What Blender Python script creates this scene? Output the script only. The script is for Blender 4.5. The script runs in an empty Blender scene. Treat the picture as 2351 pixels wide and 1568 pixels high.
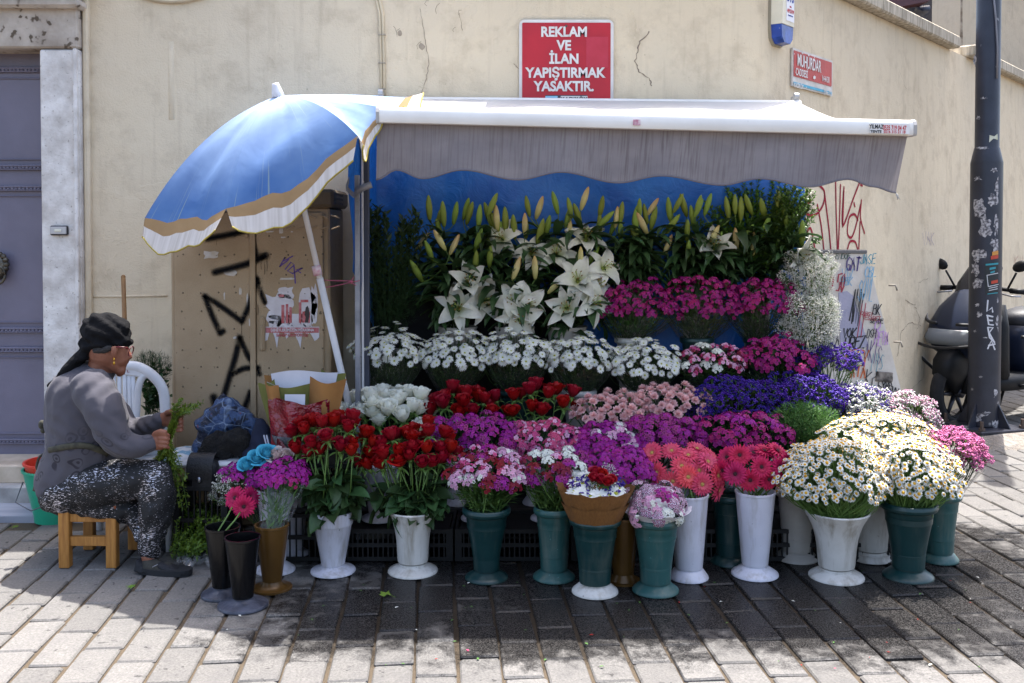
import bpy, math, random
import numpy as np
from mathutils import Vector, Matrix, Quaternion, noise as mnoise

# ------------------------------------------------------------------ camera, sky, sun, exposure
F, H, HOR, CX = 2286.0, 1.48, 530.0, 1175.5          # focal length and horizon of a 2351 x 1568 picture, eye height
PITCH = math.radians(1.5)
YPP = HOR + F * math.tan(PITCH)
scene = bpy.context.scene
col = scene.collection
cam_data = bpy.data.cameras.new('camera')
cam = bpy.data.objects.new('camera', cam_data)
col.objects.link(cam)
cam_data.sensor_width = 36.0
cam_data.lens = F / 2351 * 36
cam_data.shift_y = -(784 - YPP) / 2351
cam_data.clip_start, cam_data.clip_end = 0.05, 500
cam.location = (0, 0, H)
cam.rotation_euler = (math.pi / 2 - PITCH, 0, 0)
scene.camera = cam

SUN_EL = math.radians(72)
SUN_DIR = Vector((0.37 * math.cos(SUN_EL), 0.93 * math.cos(SUN_EL), math.sin(SUN_EL))).normalized()   # towards the sun
world = bpy.data.worlds.new('World')
scene.world = world
world.use_nodes = True
wn = world.node_tree.nodes
sky = wn.new('ShaderNodeTexSky')
sky.sky_type = 'NISHITA'
sky.sun_disc = False
sky.sun_elevation = SUN_EL
sky.sun_rotation = math.atan2(SUN_DIR.x, SUN_DIR.y)
sky.air_density, sky.dust_density, sky.ozone_density = 1.0, 4.5, 1.0
wn['Background'].inputs['Strength'].default_value = 0.15
world.node_tree.links.new(sky.outputs[0], wn['Background'].inputs['Color'])
sun_data = bpy.data.lights.new('sun', 'SUN')
sun_data.energy = 3.5
sun_data.angle = math.radians(0.5)
sun_data.color = (1.0, 0.97, 0.92)
sun = bpy.data.objects.new('sun', sun_data)
col.objects.link(sun)
sun.location = (2, 5, 10)
sun.rotation_euler = SUN_DIR.to_track_quat('Z', 'Y').to_euler()
vs = scene.view_settings
vs.view_transform, vs.look, vs.gamma, vs.exposure = 'Standard', 'None', 1.0, 1.8
vs.use_curve_mapping = False
scene.cycles.use_denoising = True
scene.cycles.max_bounces = 8
scene.cycles.transparent_max_bounces = 16
scene.cycles.sample_clamp_indirect = 6.0

# ------------------------------------------------------------------ helpers
R = random.Random(11)
U = R.uniform

def ray(px, py):
    c, s = math.cos(PITCH), math.sin(PITCH)
    a, b = (px - CX) / F, (YPP - py) / F
    d = Vector((a, c + b * s, -s + b * c))
    return d / d.y

def P(px, py, D):
    return Vector((0, 0, H)) + ray(px, py) * D

def G(px, py, z=0.0):
    d = ray(px, py)
    return Vector((0, 0, H)) + d * ((z - H) / d.z)

def hx(s, k=1.0):
    s = s.lstrip('#')
    o = []
    for i in (0, 2, 4):
        v = int(s[i:i + 2], 16) / 255
        o.append(min(1, k * (v / 12.92 if v <= 0.04045 else ((v + 0.055) / 1.055) ** 2.4)))
    return (o[0], o[1], o[2], 1)

def frame_from(d, up=Vector((0, 0, 1))):
    d = d.normalized()
    x = up.cross(d)
    if x.length < 1e-4:
        x = Vector((1, 0, 0))
    x.normalize()
    return x, d.cross(x), d

class MB:
    """collects shapes and links them as one mesh"""
    def __init__(s):
        s.v, s.f, s.m, s.uv = [], [], [], []
    def add(s, vs_, fs, mat=0, uvs=None):
        o = len(s.v)
        s.v.extend([tuple(p) for p in vs_])
        s.uv.extend(uvs if uvs else [(0.5, 0.5)] * len(vs_))
        for f in fs:
            s.f.append(tuple(i + o for i in f))
            s.m.append(mat)
        return s
    def box(s, c, d, mat=0, rot=None, bev=0.0):
        hx_, hy, hz = d[0] / 2, d[1] / 2, d[2] / 2
        c = Vector(c)
        if bev <= 0:
            vs_ = [Vector((x * hx_, y * hy, z * hz)) for x in (-1, 1) for y in (-1, 1) for z in (-1, 1)]
            fs = [(0, 1, 3, 2), (4, 6, 7, 5), (0, 4, 5, 1), (2, 3, 7, 6), (0, 2, 6, 4), (1, 5, 7, 3)]
        else:
            b = min(bev, hx_ * .9, hy * .9, hz * .9)
            vs_, fs, idx = [], [], {}
            for x in (-1, 1):
                for y in (-1, 1):
                    for z in (-1, 1):
                        for k, q in enumerate(((hx_, hy - b, hz - b), (hx_ - b, hy, hz - b), (hx_ - b, hy - b, hz))):
                            idx[(x, y, z, k)] = len(vs_)
                            vs_.append(Vector((x * q[0], y * q[1], z * q[2])))
            for a in (-1, 1):
                fs.append([idx[(a, y, z, 0)] for y, z in ((-1, -1), (1, -1), (1, 1), (-1, 1))][::a])
                fs.append([idx[(x, a, z, 1)] for x, z in ((-1, -1), (-1, 1), (1, 1), (1, -1))][::a])
                fs.append([idx[(x, y, a, 2)] for x, y in ((-1, -1), (1, -1), (1, 1), (-1, 1))][::a])
            for a in (-1, 1):
                for b2 in (-1, 1):
                    g = a * b2
                    fs.append([idx[(a, b2, -1, 0)], idx[(a, b2, -1, 1)], idx[(a, b2, 1, 1)], idx[(a, b2, 1, 0)]][::g])
                    fs.append([idx[(a, -1, b2, 0)], idx[(a, 1, b2, 0)], idx[(a, 1, b2, 2)], idx[(a, -1, b2, 2)]][::g])
                    fs.append([idx[(-1, a, b2, 1)], idx[(-1, a, b2, 2)], idx[(1, a, b2, 2)], idx[(1, a, b2, 1)]][::g])
            for x in (-1, 1):
                for y in (-1, 1):
                    for z in (-1, 1):
                        fs.append([idx[(x, y, z, k)] for k in range(3)][::x * y * z])
        if rot is not None:
            vs_ = [rot @ p for p in vs_]
        return s.add([p + c for p in vs_], fs, mat)
    def tube(s, pts, rad, n=8, mat=0, cap=True, flat=None):
        """round (or elliptical) tube; rad: number, list of numbers or list of (a, b)"""
        pts = [Vector(p) for p in pts]
        k = len(pts)
        if not isinstance(rad, (list, tuple)):
            rad = [rad] * k
        vs_, fs, uvs = [], [], []
        x = None
        for i, p in enumerate(pts):
            d = (pts[min(i + 1, k - 1)] - pts[max(i - 1, 0)])
            d = d.normalized() if d.length > 1e-9 else Vector((0, 0, 1))
            if x is None:
                x = Vector(flat) if flat is not None else (Vector((0, 1, 0)) if abs(d.y) < .9 else Vector((1, 0, 0)))
            x = (x - d * x.dot(d))
            x = x.normalized() if x.length > 1e-6 else d.orthogonal().normalized()
            y = d.cross(x)
            r = rad[i]
            a, b = r if isinstance(r, (list, tuple)) else (r, r)
            for j in range(n):
                t = 2 * math.pi * j / n
                vs_.append(p + x * (a * math.cos(t)) + y * (b * math.sin(t)))
                uvs.append((j / n, i / max(1, k - 1)))
        for i in range(k - 1):
            for j in range(n):
                j2 = (j + 1) % n
                fs.append((i * n + j, i * n + j2, (i + 1) * n + j2, (i + 1) * n + j))
        if cap:
            fs.append(tuple(range(n))[::-1])
            fs.append(tuple((k - 1) * n + j for j in range(n)))
        return s.add(vs_, fs, mat, uvs)
    def lathe(s, prof, c=(0, 0, 0), n=24, mat=0, axis=None, mod=None):
        """prof: (radius, height) pairs from the start of the outline to its end"""
        c = Vector(c)
        q = axis.to_track_quat('Z', 'Y') if axis is not None else None
        vs_, fs, uvs = [], [], []
        for i, (r, z) in enumerate(prof):
            for j in range(n):
                t = 2 * math.pi * j / n
                rr = r * (mod(t, i / (len(prof) - 1)) if mod else 1)
                p = Vector((rr * math.cos(t), rr * math.sin(t), z))
                vs_.append((q @ p if q else p) + c)
                uvs.append((j / n, i / (len(prof) - 1)))
        for i in range(len(prof) - 1):
            for j in range(n):
                j2 = (j + 1) % n
                fs.append((i * n + j, i * n + j2, (i + 1) * n + j2, (i + 1) * n + j))
        return s.add(vs_, fs, mat, uvs)
    def grid(s, fn, nu, nv, mat=0, flip=False):
        vs_ = [fn(i / nu, j / nv) for j in range(nv + 1) for i in range(nu + 1)]
        uvs = [(i / nu, j / nv) for j in range(nv + 1) for i in range(nu + 1)]
        fs = []
        for j in range(nv):
            for i in range(nu):
                a = j * (nu + 1) + i
                f = (a, a + 1, a + nu + 2, a + nu + 1)
                fs.append(f[::-1] if flip else f)
        return s.add(vs_, fs, mat, uvs)
    def poly(s, pts, th, nrm, mat=0):
        """flat outline given thickness th along -nrm"""
        nrm = Vector(nrm).normalized()
        n = len(pts)
        a = [Vector(p) for p in pts]
        b = [p - nrm * th for p in a]
        fs = [tuple(range(n)), tuple(range(2 * n - 1, n - 1, -1))]
        for i in range(n):
            j = (i + 1) % n
            fs.append((i, i + n, j + n, j))
        return s.add(a + b, fs, mat)
    def ell(s, c, r, mat=0, n=10, m=7, rot=None):
        c = Vector(c)
        vs_, fs = [], []
        for i in range(m + 1):
            a = math.pi * i / m - math.pi / 2
            for j in range(n):
                t = 2 * math.pi * j / n
                p = Vector((r[0] * math.cos(a) * math.cos(t), r[1] * math.cos(a) * math.sin(t), r[2] * math.sin(a)))
                vs_.append((rot @ p if rot else p) + c)
        for i in range(m):
            for j in range(n):
                fs.append((i * n + j, i * n + (j + 1) % n, (i + 1) * n + (j + 1) % n, (i + 1) * n + j))
        return s.add(vs_, fs, mat)
    def mesh(s, name, mats, smooth=True):
        me = bpy.data.meshes.new(name)
        me.from_pydata(s.v, [], s.f)
        if not isinstance(mats, (list, tuple)):
            mats = [mats]
        for m_ in mats:
            me.materials.append(m_)
        n = len(me.polygons)
        if len(mats) > 1:
            me.polygons.foreach_set('material_index', s.m)
        if smooth is True:
            me.polygons.foreach_set('use_smooth', [True] * n)
        elif smooth:
            me.polygons.foreach_set('use_smooth', [True] * n)
            me.set_sharp_from_angle(angle=math.radians(smooth))
        uvl = me.uv_layers.new(name='UVMap')
        li = np.empty(len(me.loops), dtype=np.int32)
        me.loops.foreach_get('vertex_index', li)
        uvl.data.foreach_set('uv', np.array(s.uv, dtype=np.float32)[li].ravel())
        return me

def link(name, me, parent=None, mat4=None, kind=None, label=None):
    """an object; given in world coordinates even when it is the child of a placed thing"""
    o = bpy.data.objects.new(name, me)
    col.objects.link(o)
    if mat4 is not None:
        o.matrix_basis = mat4
    if parent is not None:
        o.parent = parent
        inv = INV.get(parent.name)
        if inv is None:
            m = parent.matrix_basis.copy()
            if parent.parent is not None:
                m = (parent.parent.matrix_basis @ parent.matrix_parent_inverse) @ m
            inv = INV[parent.name] = m.inverted()
        o.matrix_parent_inverse = inv
    if kind:
        o['kind'] = kind
    if label:
        o['label'] = label
    return o
INV = {}

def part(name, mb, mats, parent, smooth=True, **k):
    return link(name, mb.mesh(name, mats, smooth), parent, **k)

def tag(o, label, cat, group=None, kind=None):
    o['label'] = label
    o['category'] = cat
    if group:
        o['group'] = group
    if kind:
        o['kind'] = kind
    return o

def thing(name, label, cat, loc=(0, 0, 0), group=None):
    o = bpy.data.objects.new(name, None)
    o.empty_display_size = 0.05
    col.objects.link(o)
    o.location = loc
    o.matrix_basis = Matrix.Translation(Vector(loc))
    return tag(o, label, cat, group)

def copy_tree(src, mat4, label=None, group=None, kids=None):
    """a copy of a thing modelled at the origin, with its parts and sub-parts"""
    r = src.copy()
    col.objects.link(r)
    r.matrix_basis = mat4
    if label:
        r['label'] = label
    if group:
        r['group'] = group
    def rec(a, b):
        for ch in KIDS.get(a.name, ()):
            c = ch.copy()
            col.objects.link(c)
            c.parent = b
            rec(ch, c)
    rec(src, r)
    return r
KIDS = {}

# ------------------------------------------------------------------ materials
def new_mat(name):
    m = bpy.data.materials.new(name)
    m.use_nodes = True
    nt = m.node_tree
    return m, nt, nt.nodes['Principled BSDF'], nt.nodes['Material Output']

def N(nt, kind, **k):
    n = nt.nodes.new('ShaderNode' + kind)
    for a, b in k.items():
        if a.startswith('i_'):
            key = a[2:]
            key = int(key) if key.isdigit() else key.replace('_', ' ')
            n.inputs[key].default_value = b
        else:
            setattr(n, a, b)
    return n

def ramp(nt, stops, src=None, interp='LINEAR'):
    r = N(nt, 'ValToRGB')
    r.color_ramp.interpolation = interp
    els = r.color_ramp.elements
    while len(els) < len(stops):
        els.new(0.5)
    for e, (p, c) in zip(els, stops):
        e.position = p
        e.color = c if isinstance(c, (tuple, list)) else (c, c, c, 1)
    if src is not None:
        nt.links.new(src, r.inputs[0])
    return r

def mixc(nt, fac, a, b, mode='MIX'):
    m = N(nt, 'Mix', data_type='RGBA', blend_type=mode)
    for sock, v in ((m.inputs[0], fac), (m.inputs[6], a), (m.inputs[7], b)):
        if hasattr(v, 'node'):
            nt.links.new(v, sock)
        else:
            sock.default_value = v
    return m.outputs[2]

def coords(nt, which='Object', scale=(1, 1, 1)):
    tc = N(nt, 'TexCoord')
    mp = N(nt, 'Mapping')
    mp.inputs['Scale'].default_value = scale
    nt.links.new(tc.outputs[which], mp.inputs[0])
    return mp.outputs[0]

def noisen(nt, vec, scale, detail=4, rough=.55, dist=0):
    n = N(nt, 'TexNoise', i_Scale=scale, i_Detail=detail, i_Roughness=rough, i_Distortion=dist)
    nt.links.new(vec, n.inputs['Vector'])
    return n.outputs['Fac']

def bumpn(nt, b, hgt, strength, dist=.01):
    n = N(nt, 'Bump', i_Strength=strength, i_Distance=dist)
    nt.links.new(hgt, n.inputs['Height'])
    nt.links.new(n.outputs[0], b.inputs['Normal'])

def surf(name, c, c2=None, rough=.6, scale=6, lo=.35, hi=.65, bump=.15, bscale=60, spec=.4, metal=0, vec=(1, 1, 1), speck=None, rand=0, space='Object', dist=.01, dirt=None):
    """two-tone mottled surface with fine relief"""
    m, nt, b, out = new_mat(name)
    v = coords(nt, space, vec)
    n1 = noisen(nt, v, scale, 5)
    cc = mixc(nt, ramp(nt, [(lo, 0.0), (hi, 1.0)], n1).outputs[0], c, c2 if c2 else tuple(x * .82 for x in c[:3]) + (1,))
    if speck:
        n2 = noisen(nt, v, speck[1], 2)
        cc = mixc(nt, ramp(nt, [(speck[2], 0.0), (speck[2] + .06, 1.0)], n2).outputs[0], cc, speck[0])
    if dirt:
        n3 = noisen(nt, coords(nt, space, (7, 7, .9)), 3, 5, .65)
        cc = mixc(nt, ramp(nt, [(.48, 0.0), (.72, dirt[1])], n3).outputs[0], cc, dirt[0])
    if rand:
        oi = N(nt, 'ObjectInfo')
        hs = N(nt, 'HueSaturation')
        mr = N(nt, 'MapRange', i_3=1 - rand, i_4=1 + rand)
        nt.links.new(oi.outputs['Random'], mr.inputs[0])
        nt.links.new(mr.outputs[0], hs.inputs['Value'])
        nt.links.new(cc, hs.inputs['Color'])
        cc = hs.outputs[0]
    nt.links.new(cc, b.inputs['Base Color'])
    b.inputs['Roughness'].default_value = rough
    b.inputs['Specular IOR Level'].default_value = spec
    b.inputs['Metallic'].default_value = metal
    if bump:
        bumpn(nt, b, noisen(nt, v, bscale, 4), bump, dist)
    return m

def petal_mat(name, base, tip, mid=None, trans=.3, rough=.55, jit=.12, hue=.01, eye=None):
    """petal tissue: colour runs from the base to the tip, some light passes through"""
    m, nt, b, out = new_mat(name)
    uv = N(nt, 'UVMap')
    sp = N(nt, 'SeparateXYZ')
    nt.links.new(uv.outputs[0], sp.inputs[0])
    stops = [(0.0, base), (1.0, tip)]
    if mid:
        stops = [(0.0, base), (mid[0], mid[1]), (1.0, tip)]
    if eye:
        stops = eye
    c = ramp(nt, stops, sp.outputs[1]).outputs[0]
    nz = noisen(nt, coords(nt, 'Object'), 90, 2)
    c = mixc(nt, nz, c, mixc(nt, 1.0, c, (.82, .82, .82, 1), 'MULTIPLY'))
    oi = N(nt, 'ObjectInfo')
    hs = N(nt, 'HueSaturation')
    mr = N(nt, 'MapRange', i_3=1 - jit, i_4=1 + jit)
    mh = N(nt, 'MapRange', i_3=.5 - hue, i_4=.5 + hue)
    nt.links.new(oi.outputs['Random'], mr.inputs[0])
    nt.links.new(oi.outputs['Random'], mh.inputs[0])
    nt.links.new(mr.outputs[0], hs.inputs['Value'])
    nt.links.new(mh.outputs[0], hs.inputs['Hue'])
    nt.links.new(c, hs.inputs['Color'])
    nt.links.new(hs.outputs[0], b.inputs['Base Color'])
    b.inputs['Roughness'].default_value = rough
    b.inputs['Specular IOR Level'].default_value = .3
    tr = N(nt, 'BsdfTranslucent')
    nt.links.new(hs.outputs[0], tr.inputs['Color'])
    mx = N(nt, 'MixShader')
    mx.inputs[0].default_value = trans
    nt.links.new(b.outputs[0], mx.inputs[1])
    nt.links.new(tr.outputs[0], mx.inputs[2])
    nt.links.new(mx.outputs[0], out.inputs['Surface'])
    return m

def film_mat(name, tint=(1, 1, 1, 1), op=.06, haze=.08):
    """clear wrapping film: mostly see-through with sharp glints"""
    m, nt, b, out = new_mat(name)
    gl = N(nt, 'BsdfGlossy', i_Roughness=.06)
    tr = N(nt, 'BsdfTransparent')
    tr.inputs[0].default_value = tint
    df = N(nt, 'BsdfDiffuse')
    df.inputs[0].default_value = (.8, .8, .82, 1)
    fr = N(nt, 'Fresnel', i_IOR=1.5)
    nz = noisen(nt, coords(nt, 'Object'), 18, 3)
    bp = N(nt, 'Bump', i_Strength=1.0, i_Distance=.01)
    nt.links.new(nz, bp.inputs['Height'])
    nt.links.new(bp.outputs[0], gl.inputs['Normal'])
    nt.links.new(bp.outputs[0], fr.inputs['Normal'])
    m1 = N(nt, 'MixShader')
    m1.inputs[0].default_value = haze
    nt.links.new(tr.outputs[0], m1.inputs[1])
    nt.links.new(df.outputs[0], m1.inputs[2])
    m2 = N(nt, 'MixShader')
    mr = N(nt, 'MapRange', i_3=op, i_4=.45)
    nt.links.new(fr.outputs[0], mr.inputs[0])
    nt.links.new(mr.outputs[0], m2.inputs[0])
    nt.links.new(m1.outputs[0], m2.inputs[1])
    nt.links.new(gl.outputs[0], m2.inputs[2])
    nt.links.new(m2.outputs[0], out.inputs['Surface'])
    return m

def paint_mat(name, c, soft=.35, drop=.12, rough=.9):
    """sprayed or marker line: opaque in the middle of the stroke, speckled towards its edge"""
    m, nt, b, out = new_mat(name)
    uv = N(nt, 'UVMap')
    sp = N(nt, 'SeparateXYZ')
    nt.links.new(uv.outputs[0], sp.inputs[0])
    a = N(nt, 'Math', operation='SUBTRACT')
    a.inputs[1].default_value = .5
    nt.links.new(sp.outputs[0], a.inputs[0])
    ab = N(nt, 'Math', operation='ABSOLUTE')
    nt.links.new(a.outputs[0], ab.inputs[0])
    nz = noisen(nt, coords(nt, 'Object'), 700, 2)
    ad = N(nt, 'Math', operation='MULTIPLY_ADD')
    ad.inputs[1].default_value = soft
    nt.links.new(nz, ad.inputs[0])
    nt.links.new(ab.outputs[0], ad.inputs[2])
    al = ramp(nt, [(.5 + soft * .5 - drop - .08, 1.0), (.5 + soft * .5 - drop + .02, 0.0)], ad.outputs[0])
    nt.links.new(al.outputs[0], b.inputs['Alpha'])
    b.inputs['Base Color'].default_value = c
    b.inputs['Roughness'].default_value = rough
    b.inputs['Specular IOR Level'].default_value = .15
    return m

def plain(name, c, rough=.5, metal=0, spec=.5):
    m, nt, b, out = new_mat(name)
    nz = noisen(nt, coords(nt, 'Object'), 25, 3)
    nt.links.new(mixc(nt, nz, c, tuple(x * .85 for x in c[:3]) + (1,)), b.inputs['Base Color'])
    b.inputs['Roughness'].default_value = rough
    b.inputs['Metallic'].default_value = metal
    b.inputs['Specular IOR Level'].default_value = spec
    return m

def ribbon(mb, pts, w, nrm, mat=0, closed_ends=True):
    """flat stroke of width w along pts lying on a surface with normal nrm"""
    pts = [Vector(p) for p in pts]
    nrm = Vector(nrm).normalized()
    vs_, uvs, fs = [], [], []
    k = len(pts)
    ext = []
    for i, p in enumerate(pts):
        d = (pts[min(i + 1, k - 1)] - pts[max(i - 1, 0)]).normalized()
        sd = nrm.cross(d).normalized()
        ww = w[i] if isinstance(w, (list, tuple)) else w
        vs_ += [p - sd * ww / 2, p + sd * ww / 2]
        uvs += [(0, .5), (1, .5)]
    fs = [(2 * i, 2 * i + 1, 2 * i + 3, 2 * i + 2) for i in range(k - 1)]
    mb.add(vs_, fs, mat, uvs)
    if closed_ends:
        for i, sgn in ((0, -1), (k - 1, 1)):
            d = (pts[min(i + 1, k - 1)] - pts[max(i - 1, 0)]).normalized() * sgn
            sd = nrm.cross(d).normalized()
            ww = (w[i] if isinstance(w, (list, tuple)) else w) / 2
            o = [pts[i] + nrm * 1e-4] + [pts[i] + nrm * 1e-4 + (sd * math.cos(t) + d * math.sin(t)) * ww for t in np.linspace(0, math.pi, 7)]
            mb.add(o, [(0, j, j + 1) for j in range(1, 7)], mat, [(.5, .5)] + [(1, .5)] * 7)

def smooth_line(pts, k=6):
    """Catmull-Rom through the points"""
    pts = [Vector(p) for p in pts]
    if len(pts) < 3:
        return [pts[0].lerp(pts[-1], i / k) for i in range(k + 1)]
    e = [pts[0] * 2 - pts[1]] + pts + [pts[-1] * 2 - pts[-2]]
    o = []
    for i in range(1, len(e) - 2):
        for j in range(k):
            t = j / k
            a, b, c, d = e[i - 1], e[i], e[i + 1], e[i + 2]
            o.append(.5 * ((2 * b) + (c - a) * t + (2 * a - 5 * b + 4 * c - d) * t * t + (3 * b - a - 3 * c + d) * t ** 3))
    o.append(pts[-1])
    return o

GLY = {'A': '00-37-60|15-52', 'B': '00-07-47-55-44-04|44-62-50-00', 'C': '66-37-05-02-30-61', 'D': '00-07-47-65-62-40-00', 'E': '60-00-07-67|04-54',
       'F': '00-07-67|04-54', 'G': '66-37-05-02-30-60-63-33', 'H': '00-07|60-67|04-64', 'I': '30-37', 'J': '67-61-30-01', 'K': '00-07|67-03-60',
       'L': '07-00-60', 'M': '00-07-33-67-60', 'N': '00-07-60-67', 'O': '30-02-05-37-65-62-30', 'P': '00-07-57-65-53-03', 'R': '00-07-57-65-53-03|33-60',
       'S': '66-37-05-33-62-40-01', 'T': '30-37|07-67', 'U': '07-02-30-62-67', 'V': '07-30-67', 'W': '07-10-34-50-67', 'X': '00-67|07-60', 'Y': '07-33-67|33-30',
       'Z': '07-67-00-60', '0': '30-02-05-37-65-62-30', '5': '67-07-04-54-62-40-00', '.': '20-31', ' ': ''}

def tagline(mb, text, org, ux, uz, w, nrm, mat=0, jit=.0):
    """hand lettering: stroke letters of cell ux (advance) by uz (height) from org"""
    o = Vector(org)
    for ch in text:
        for st in GLY.get(ch, '').split('|'):
            if st:
                q = []
                for xy in st.split('-'):
                    a, b = int(xy[0]) / 6 * .78 + U(-jit, jit), int(xy[1]) / 7 + U(-jit, jit)
                    q.append(o + ux * a + uz * b)
                ribbon(mb, q, w, nrm, mat)
        o = o + ux

def text(name, body, loc, size, mat, parent, rot=(math.pi / 2, 0, 0), align='CENTER', bold=.0, sx=1.0, ext=.0006):
    cu = bpy.data.curves.new(name, 'FONT')
    cu.body = body
    cu.size = size
    cu.align_x = align
    cu.align_y = 'CENTER'
    cu.offset = bold
    cu.extrude = ext
    cu.materials.append(mat)
    tmp = bpy.data.objects.new('tmp', cu)
    me = bpy.data.meshes.new_from_object(tmp)
    me.name = name
    bpy.data.objects.remove(tmp)
    if not me.materials:
        me.materials.append(mat)
    e = Matrix.Translation(Vector(loc)) @ (rot if isinstance(rot, Matrix) else Matrix.Rotation(rot[2], 4, 'Z') @ Matrix.Rotation(rot[0], 4, 'X')) @ Matrix.Diagonal((sx, 1, 1, 1))
    return link(name, me, parent, e)

def interp(tab, x):
    xs, ys = zip(*tab)
    return float(np.interp(x, xs, ys))
# ------------------------------------------------------------------ ground and paving
WY = 5.41                                             # the plaster wall's face
def wet_shade_mask(nt, pos, mid, big, fine, rnd=None):
    """where water was splashed: round the flower buckets, thinning out towards the street"""
    sp = N(nt, 'SeparateXYZ')
    nt.links.new(pos, sp.inputs[0])
    def m_(op, a, b_=None):
        q = N(nt, 'Math', operation=op)
        for i, v in enumerate((a, b_)):
            if hasattr(v, 'node'):
                nt.links.new(v, q.inputs[i])
            elif v is not None:
                q.inputs[i].default_value = v
        return q.outputs[0]
    ax = m_('DIVIDE', m_('SUBTRACT', sp.outputs[0], .8), 1.75)
    ay = m_('DIVIDE', m_('SUBTRACT', sp.outputs[1], 4.2), .78)
    dd = m_('SQRT', m_('ADD', m_('POWER', m_('ABSOLUTE', ax), 6.0), m_('POWER', m_('ABSOLUTE', ay), 6.0)))
    wet = m_('SUBTRACT', 1.48, dd)                     # 1.4 under the buckets, 0 about a metre out
    for nz, k in ((mid, 2.4), (big, 1.4), (fine, 2.6)) + (((rnd, .5),) if rnd else ()):
        wet = m_('ADD', wet, m_('MULTIPLY', m_('SUBTRACT', nz, .5), k))
    return wet, m_
def joint_material():
    m, nt, b, out = new_mat('joint_sand')
    pos = N(nt, 'NewGeometry').outputs['Position']
    mid, big, fine = noisen(nt, pos, 13, 5, .65), noisen(nt, pos, 2.2, 3), noisen(nt, pos, 200, 3, .7)
    wet, m_ = wet_shade_mask(nt, pos, mid, big, fine)
    c = mixc(nt, fine, hx('#463d32'), hx('#645849'))
    c = mixc(nt, ramp(nt, [(.0, 0.0), (.8, 1.0)], wet).outputs[0], c, hx('#2a231b'))
    nt.links.new(c, b.inputs['Base Color'])
    b.inputs['Roughness'].default_value = .85
    b.inputs['Specular IOR Level'].default_value = .2
    bumpn(nt, b, fine, .6, .01)
    return m
ground_m = joint_material()
gm = MB()
gm.grid(lambda u, v: Vector((-60 + 120 * u, -40 + 120 * v, -.012)), 8, 8)
ground = link('ground', gm.mesh('ground', ground_m))
ground['kind'] = 'structure'

def paver_material():
    m, nt, b, out = new_mat('paver_stone')
    geo = N(nt, 'NewGeometry')
    pos = geo.outputs['Position']
    oi = N(nt, 'ObjectInfo')
    big = noisen(nt, pos, 2.2, 3)
    mid = noisen(nt, pos, 13, 5, .65)
    fine = noisen(nt, pos, 170, 3, .75)
    grain = ramp(nt, [(.35, 0.0), (.65, 1.0)], noisen(nt, pos, 110, 4, .8)).outputs[0]
    dry = mixc(nt, grain, hx('#595754'), hx('#777471'))
    dry = mixc(nt, ramp(nt, [(.42, 0.0), (.65, .5)], mid).outputs[0], dry, hx('#5f5d5c'))
    hs = N(nt, 'HueSaturation')
    mr = N(nt, 'MapRange', i_3=.85, i_4=1.12)
    nt.links.new(oi.outputs['Random'], mr.inputs[0])
    nt.links.new(mr.outputs[0], hs.inputs['Value'])
    nt.links.new(dry, hs.inputs['Color'])
    wet, m_ = wet_shade_mask(nt, pos, mid, big, fine, oi.outputs['Random'])
    wr = ramp(nt, [(.1, 0.0), (.75, 1.0)], wet)
    # dark drips that dried off between
    drip = noisen(nt, pos, 26, 3, .5, .6)
    dr = ramp(nt, [(.66, 0.0), (.70, .7)], drip)
    w2 = mixc(nt, 1.0, wr.outputs[0], dr.outputs[0], 'LIGHTEN')
    speckle = ramp(nt, [(.46, 0.0), (.6, 1.0)], fine)
    wetc = mixc(nt, speckle.outputs[0], hx('#181717'), hx('#343231'))
    c = mixc(nt, w2, hs.outputs[0], wetc)
    nt.links.new(c, b.inputs['Base Color'])
    rr = mixc(nt, wr.outputs[0], (.8, .8, .8, 1), mixc(nt, speckle.outputs[0], (.16, .16, .16, 1), (.42, .42, .42, 1)))
    nt.links.new(rr, b.inputs['Roughness'])
    b.inputs['Specular IOR Level'].default_value = .3
    hsum = m_('ADD', m_('MULTIPLY', grain, .5), m_('MULTIPLY', mid, .8))
    bumpn(nt, b, hsum, .22, .006)
    df = N(nt, 'BsdfDiffuse')
    nt.links.new(c, df.inputs[0])
    mx = N(nt, 'MixShader')
    mx.inputs[0].default_value = .35
    nt.links.new(b.outputs[0], mx.inputs[1])
    nt.links.new(df.outputs[0], mx.inputs[2])
    nt.links.new(mx.outputs[0], out.inputs['Surface'])
    return m
paver_m = paver_material()

def paver_mesh(k):
    rr = random.Random(k)
    w, l, h = .135 + rr.uniform(-.003, .003), .271, .05
    mb = MB()
    n = 5
    def ring(ins, z, wob):
        pts = []
        cx_, cy_ = w / 2 - ins, l / 2 - ins
        for sx, sy, ax in ((-1, -1, 0), (1, -1, 1), (1, 1, 2), (-1, 1, 3)):
            r_ = .007
            for t in (0, .5, 1):
                a = math.pi + ax * math.pi / 2 + t * math.pi / 2
                pts.append(Vector((sx * (cx_ - r_) + r_ * math.cos(a) + rr.uniform(-wob, wob), sy * (cy_ - r_) + r_ * math.sin(a) + rr.uniform(-wob, wob), z + rr.uniform(-wob, wob) * .4)))
        return pts
    a, b, c = ring(0, -h, 0), ring(0, -.006, .0015), ring(.005, 0, .001)
    k_ = len(a)
    fs = []
    for q in range(2):
        for i in range(k_):
            j = (i + 1) % k_
            fs.append((q * k_ + i, q * k_ + j, (q + 1) * k_ + j, (q + 1) * k_ + i))
    fs.append(tuple(2 * k_ + i for i in range(k_)))
    mb.add(a + b + c, fs)
    return mb
PAV = [paver_mesh(i).mesh('paver', paver_m, 30) for i in range(6)]
PAVB = [paver_mesh(i) for i in range(6)]
pavement = bpy.data.objects.new('pavement', None)
col.objects.link(pavement)
pavement['kind'] = 'structure'
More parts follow.
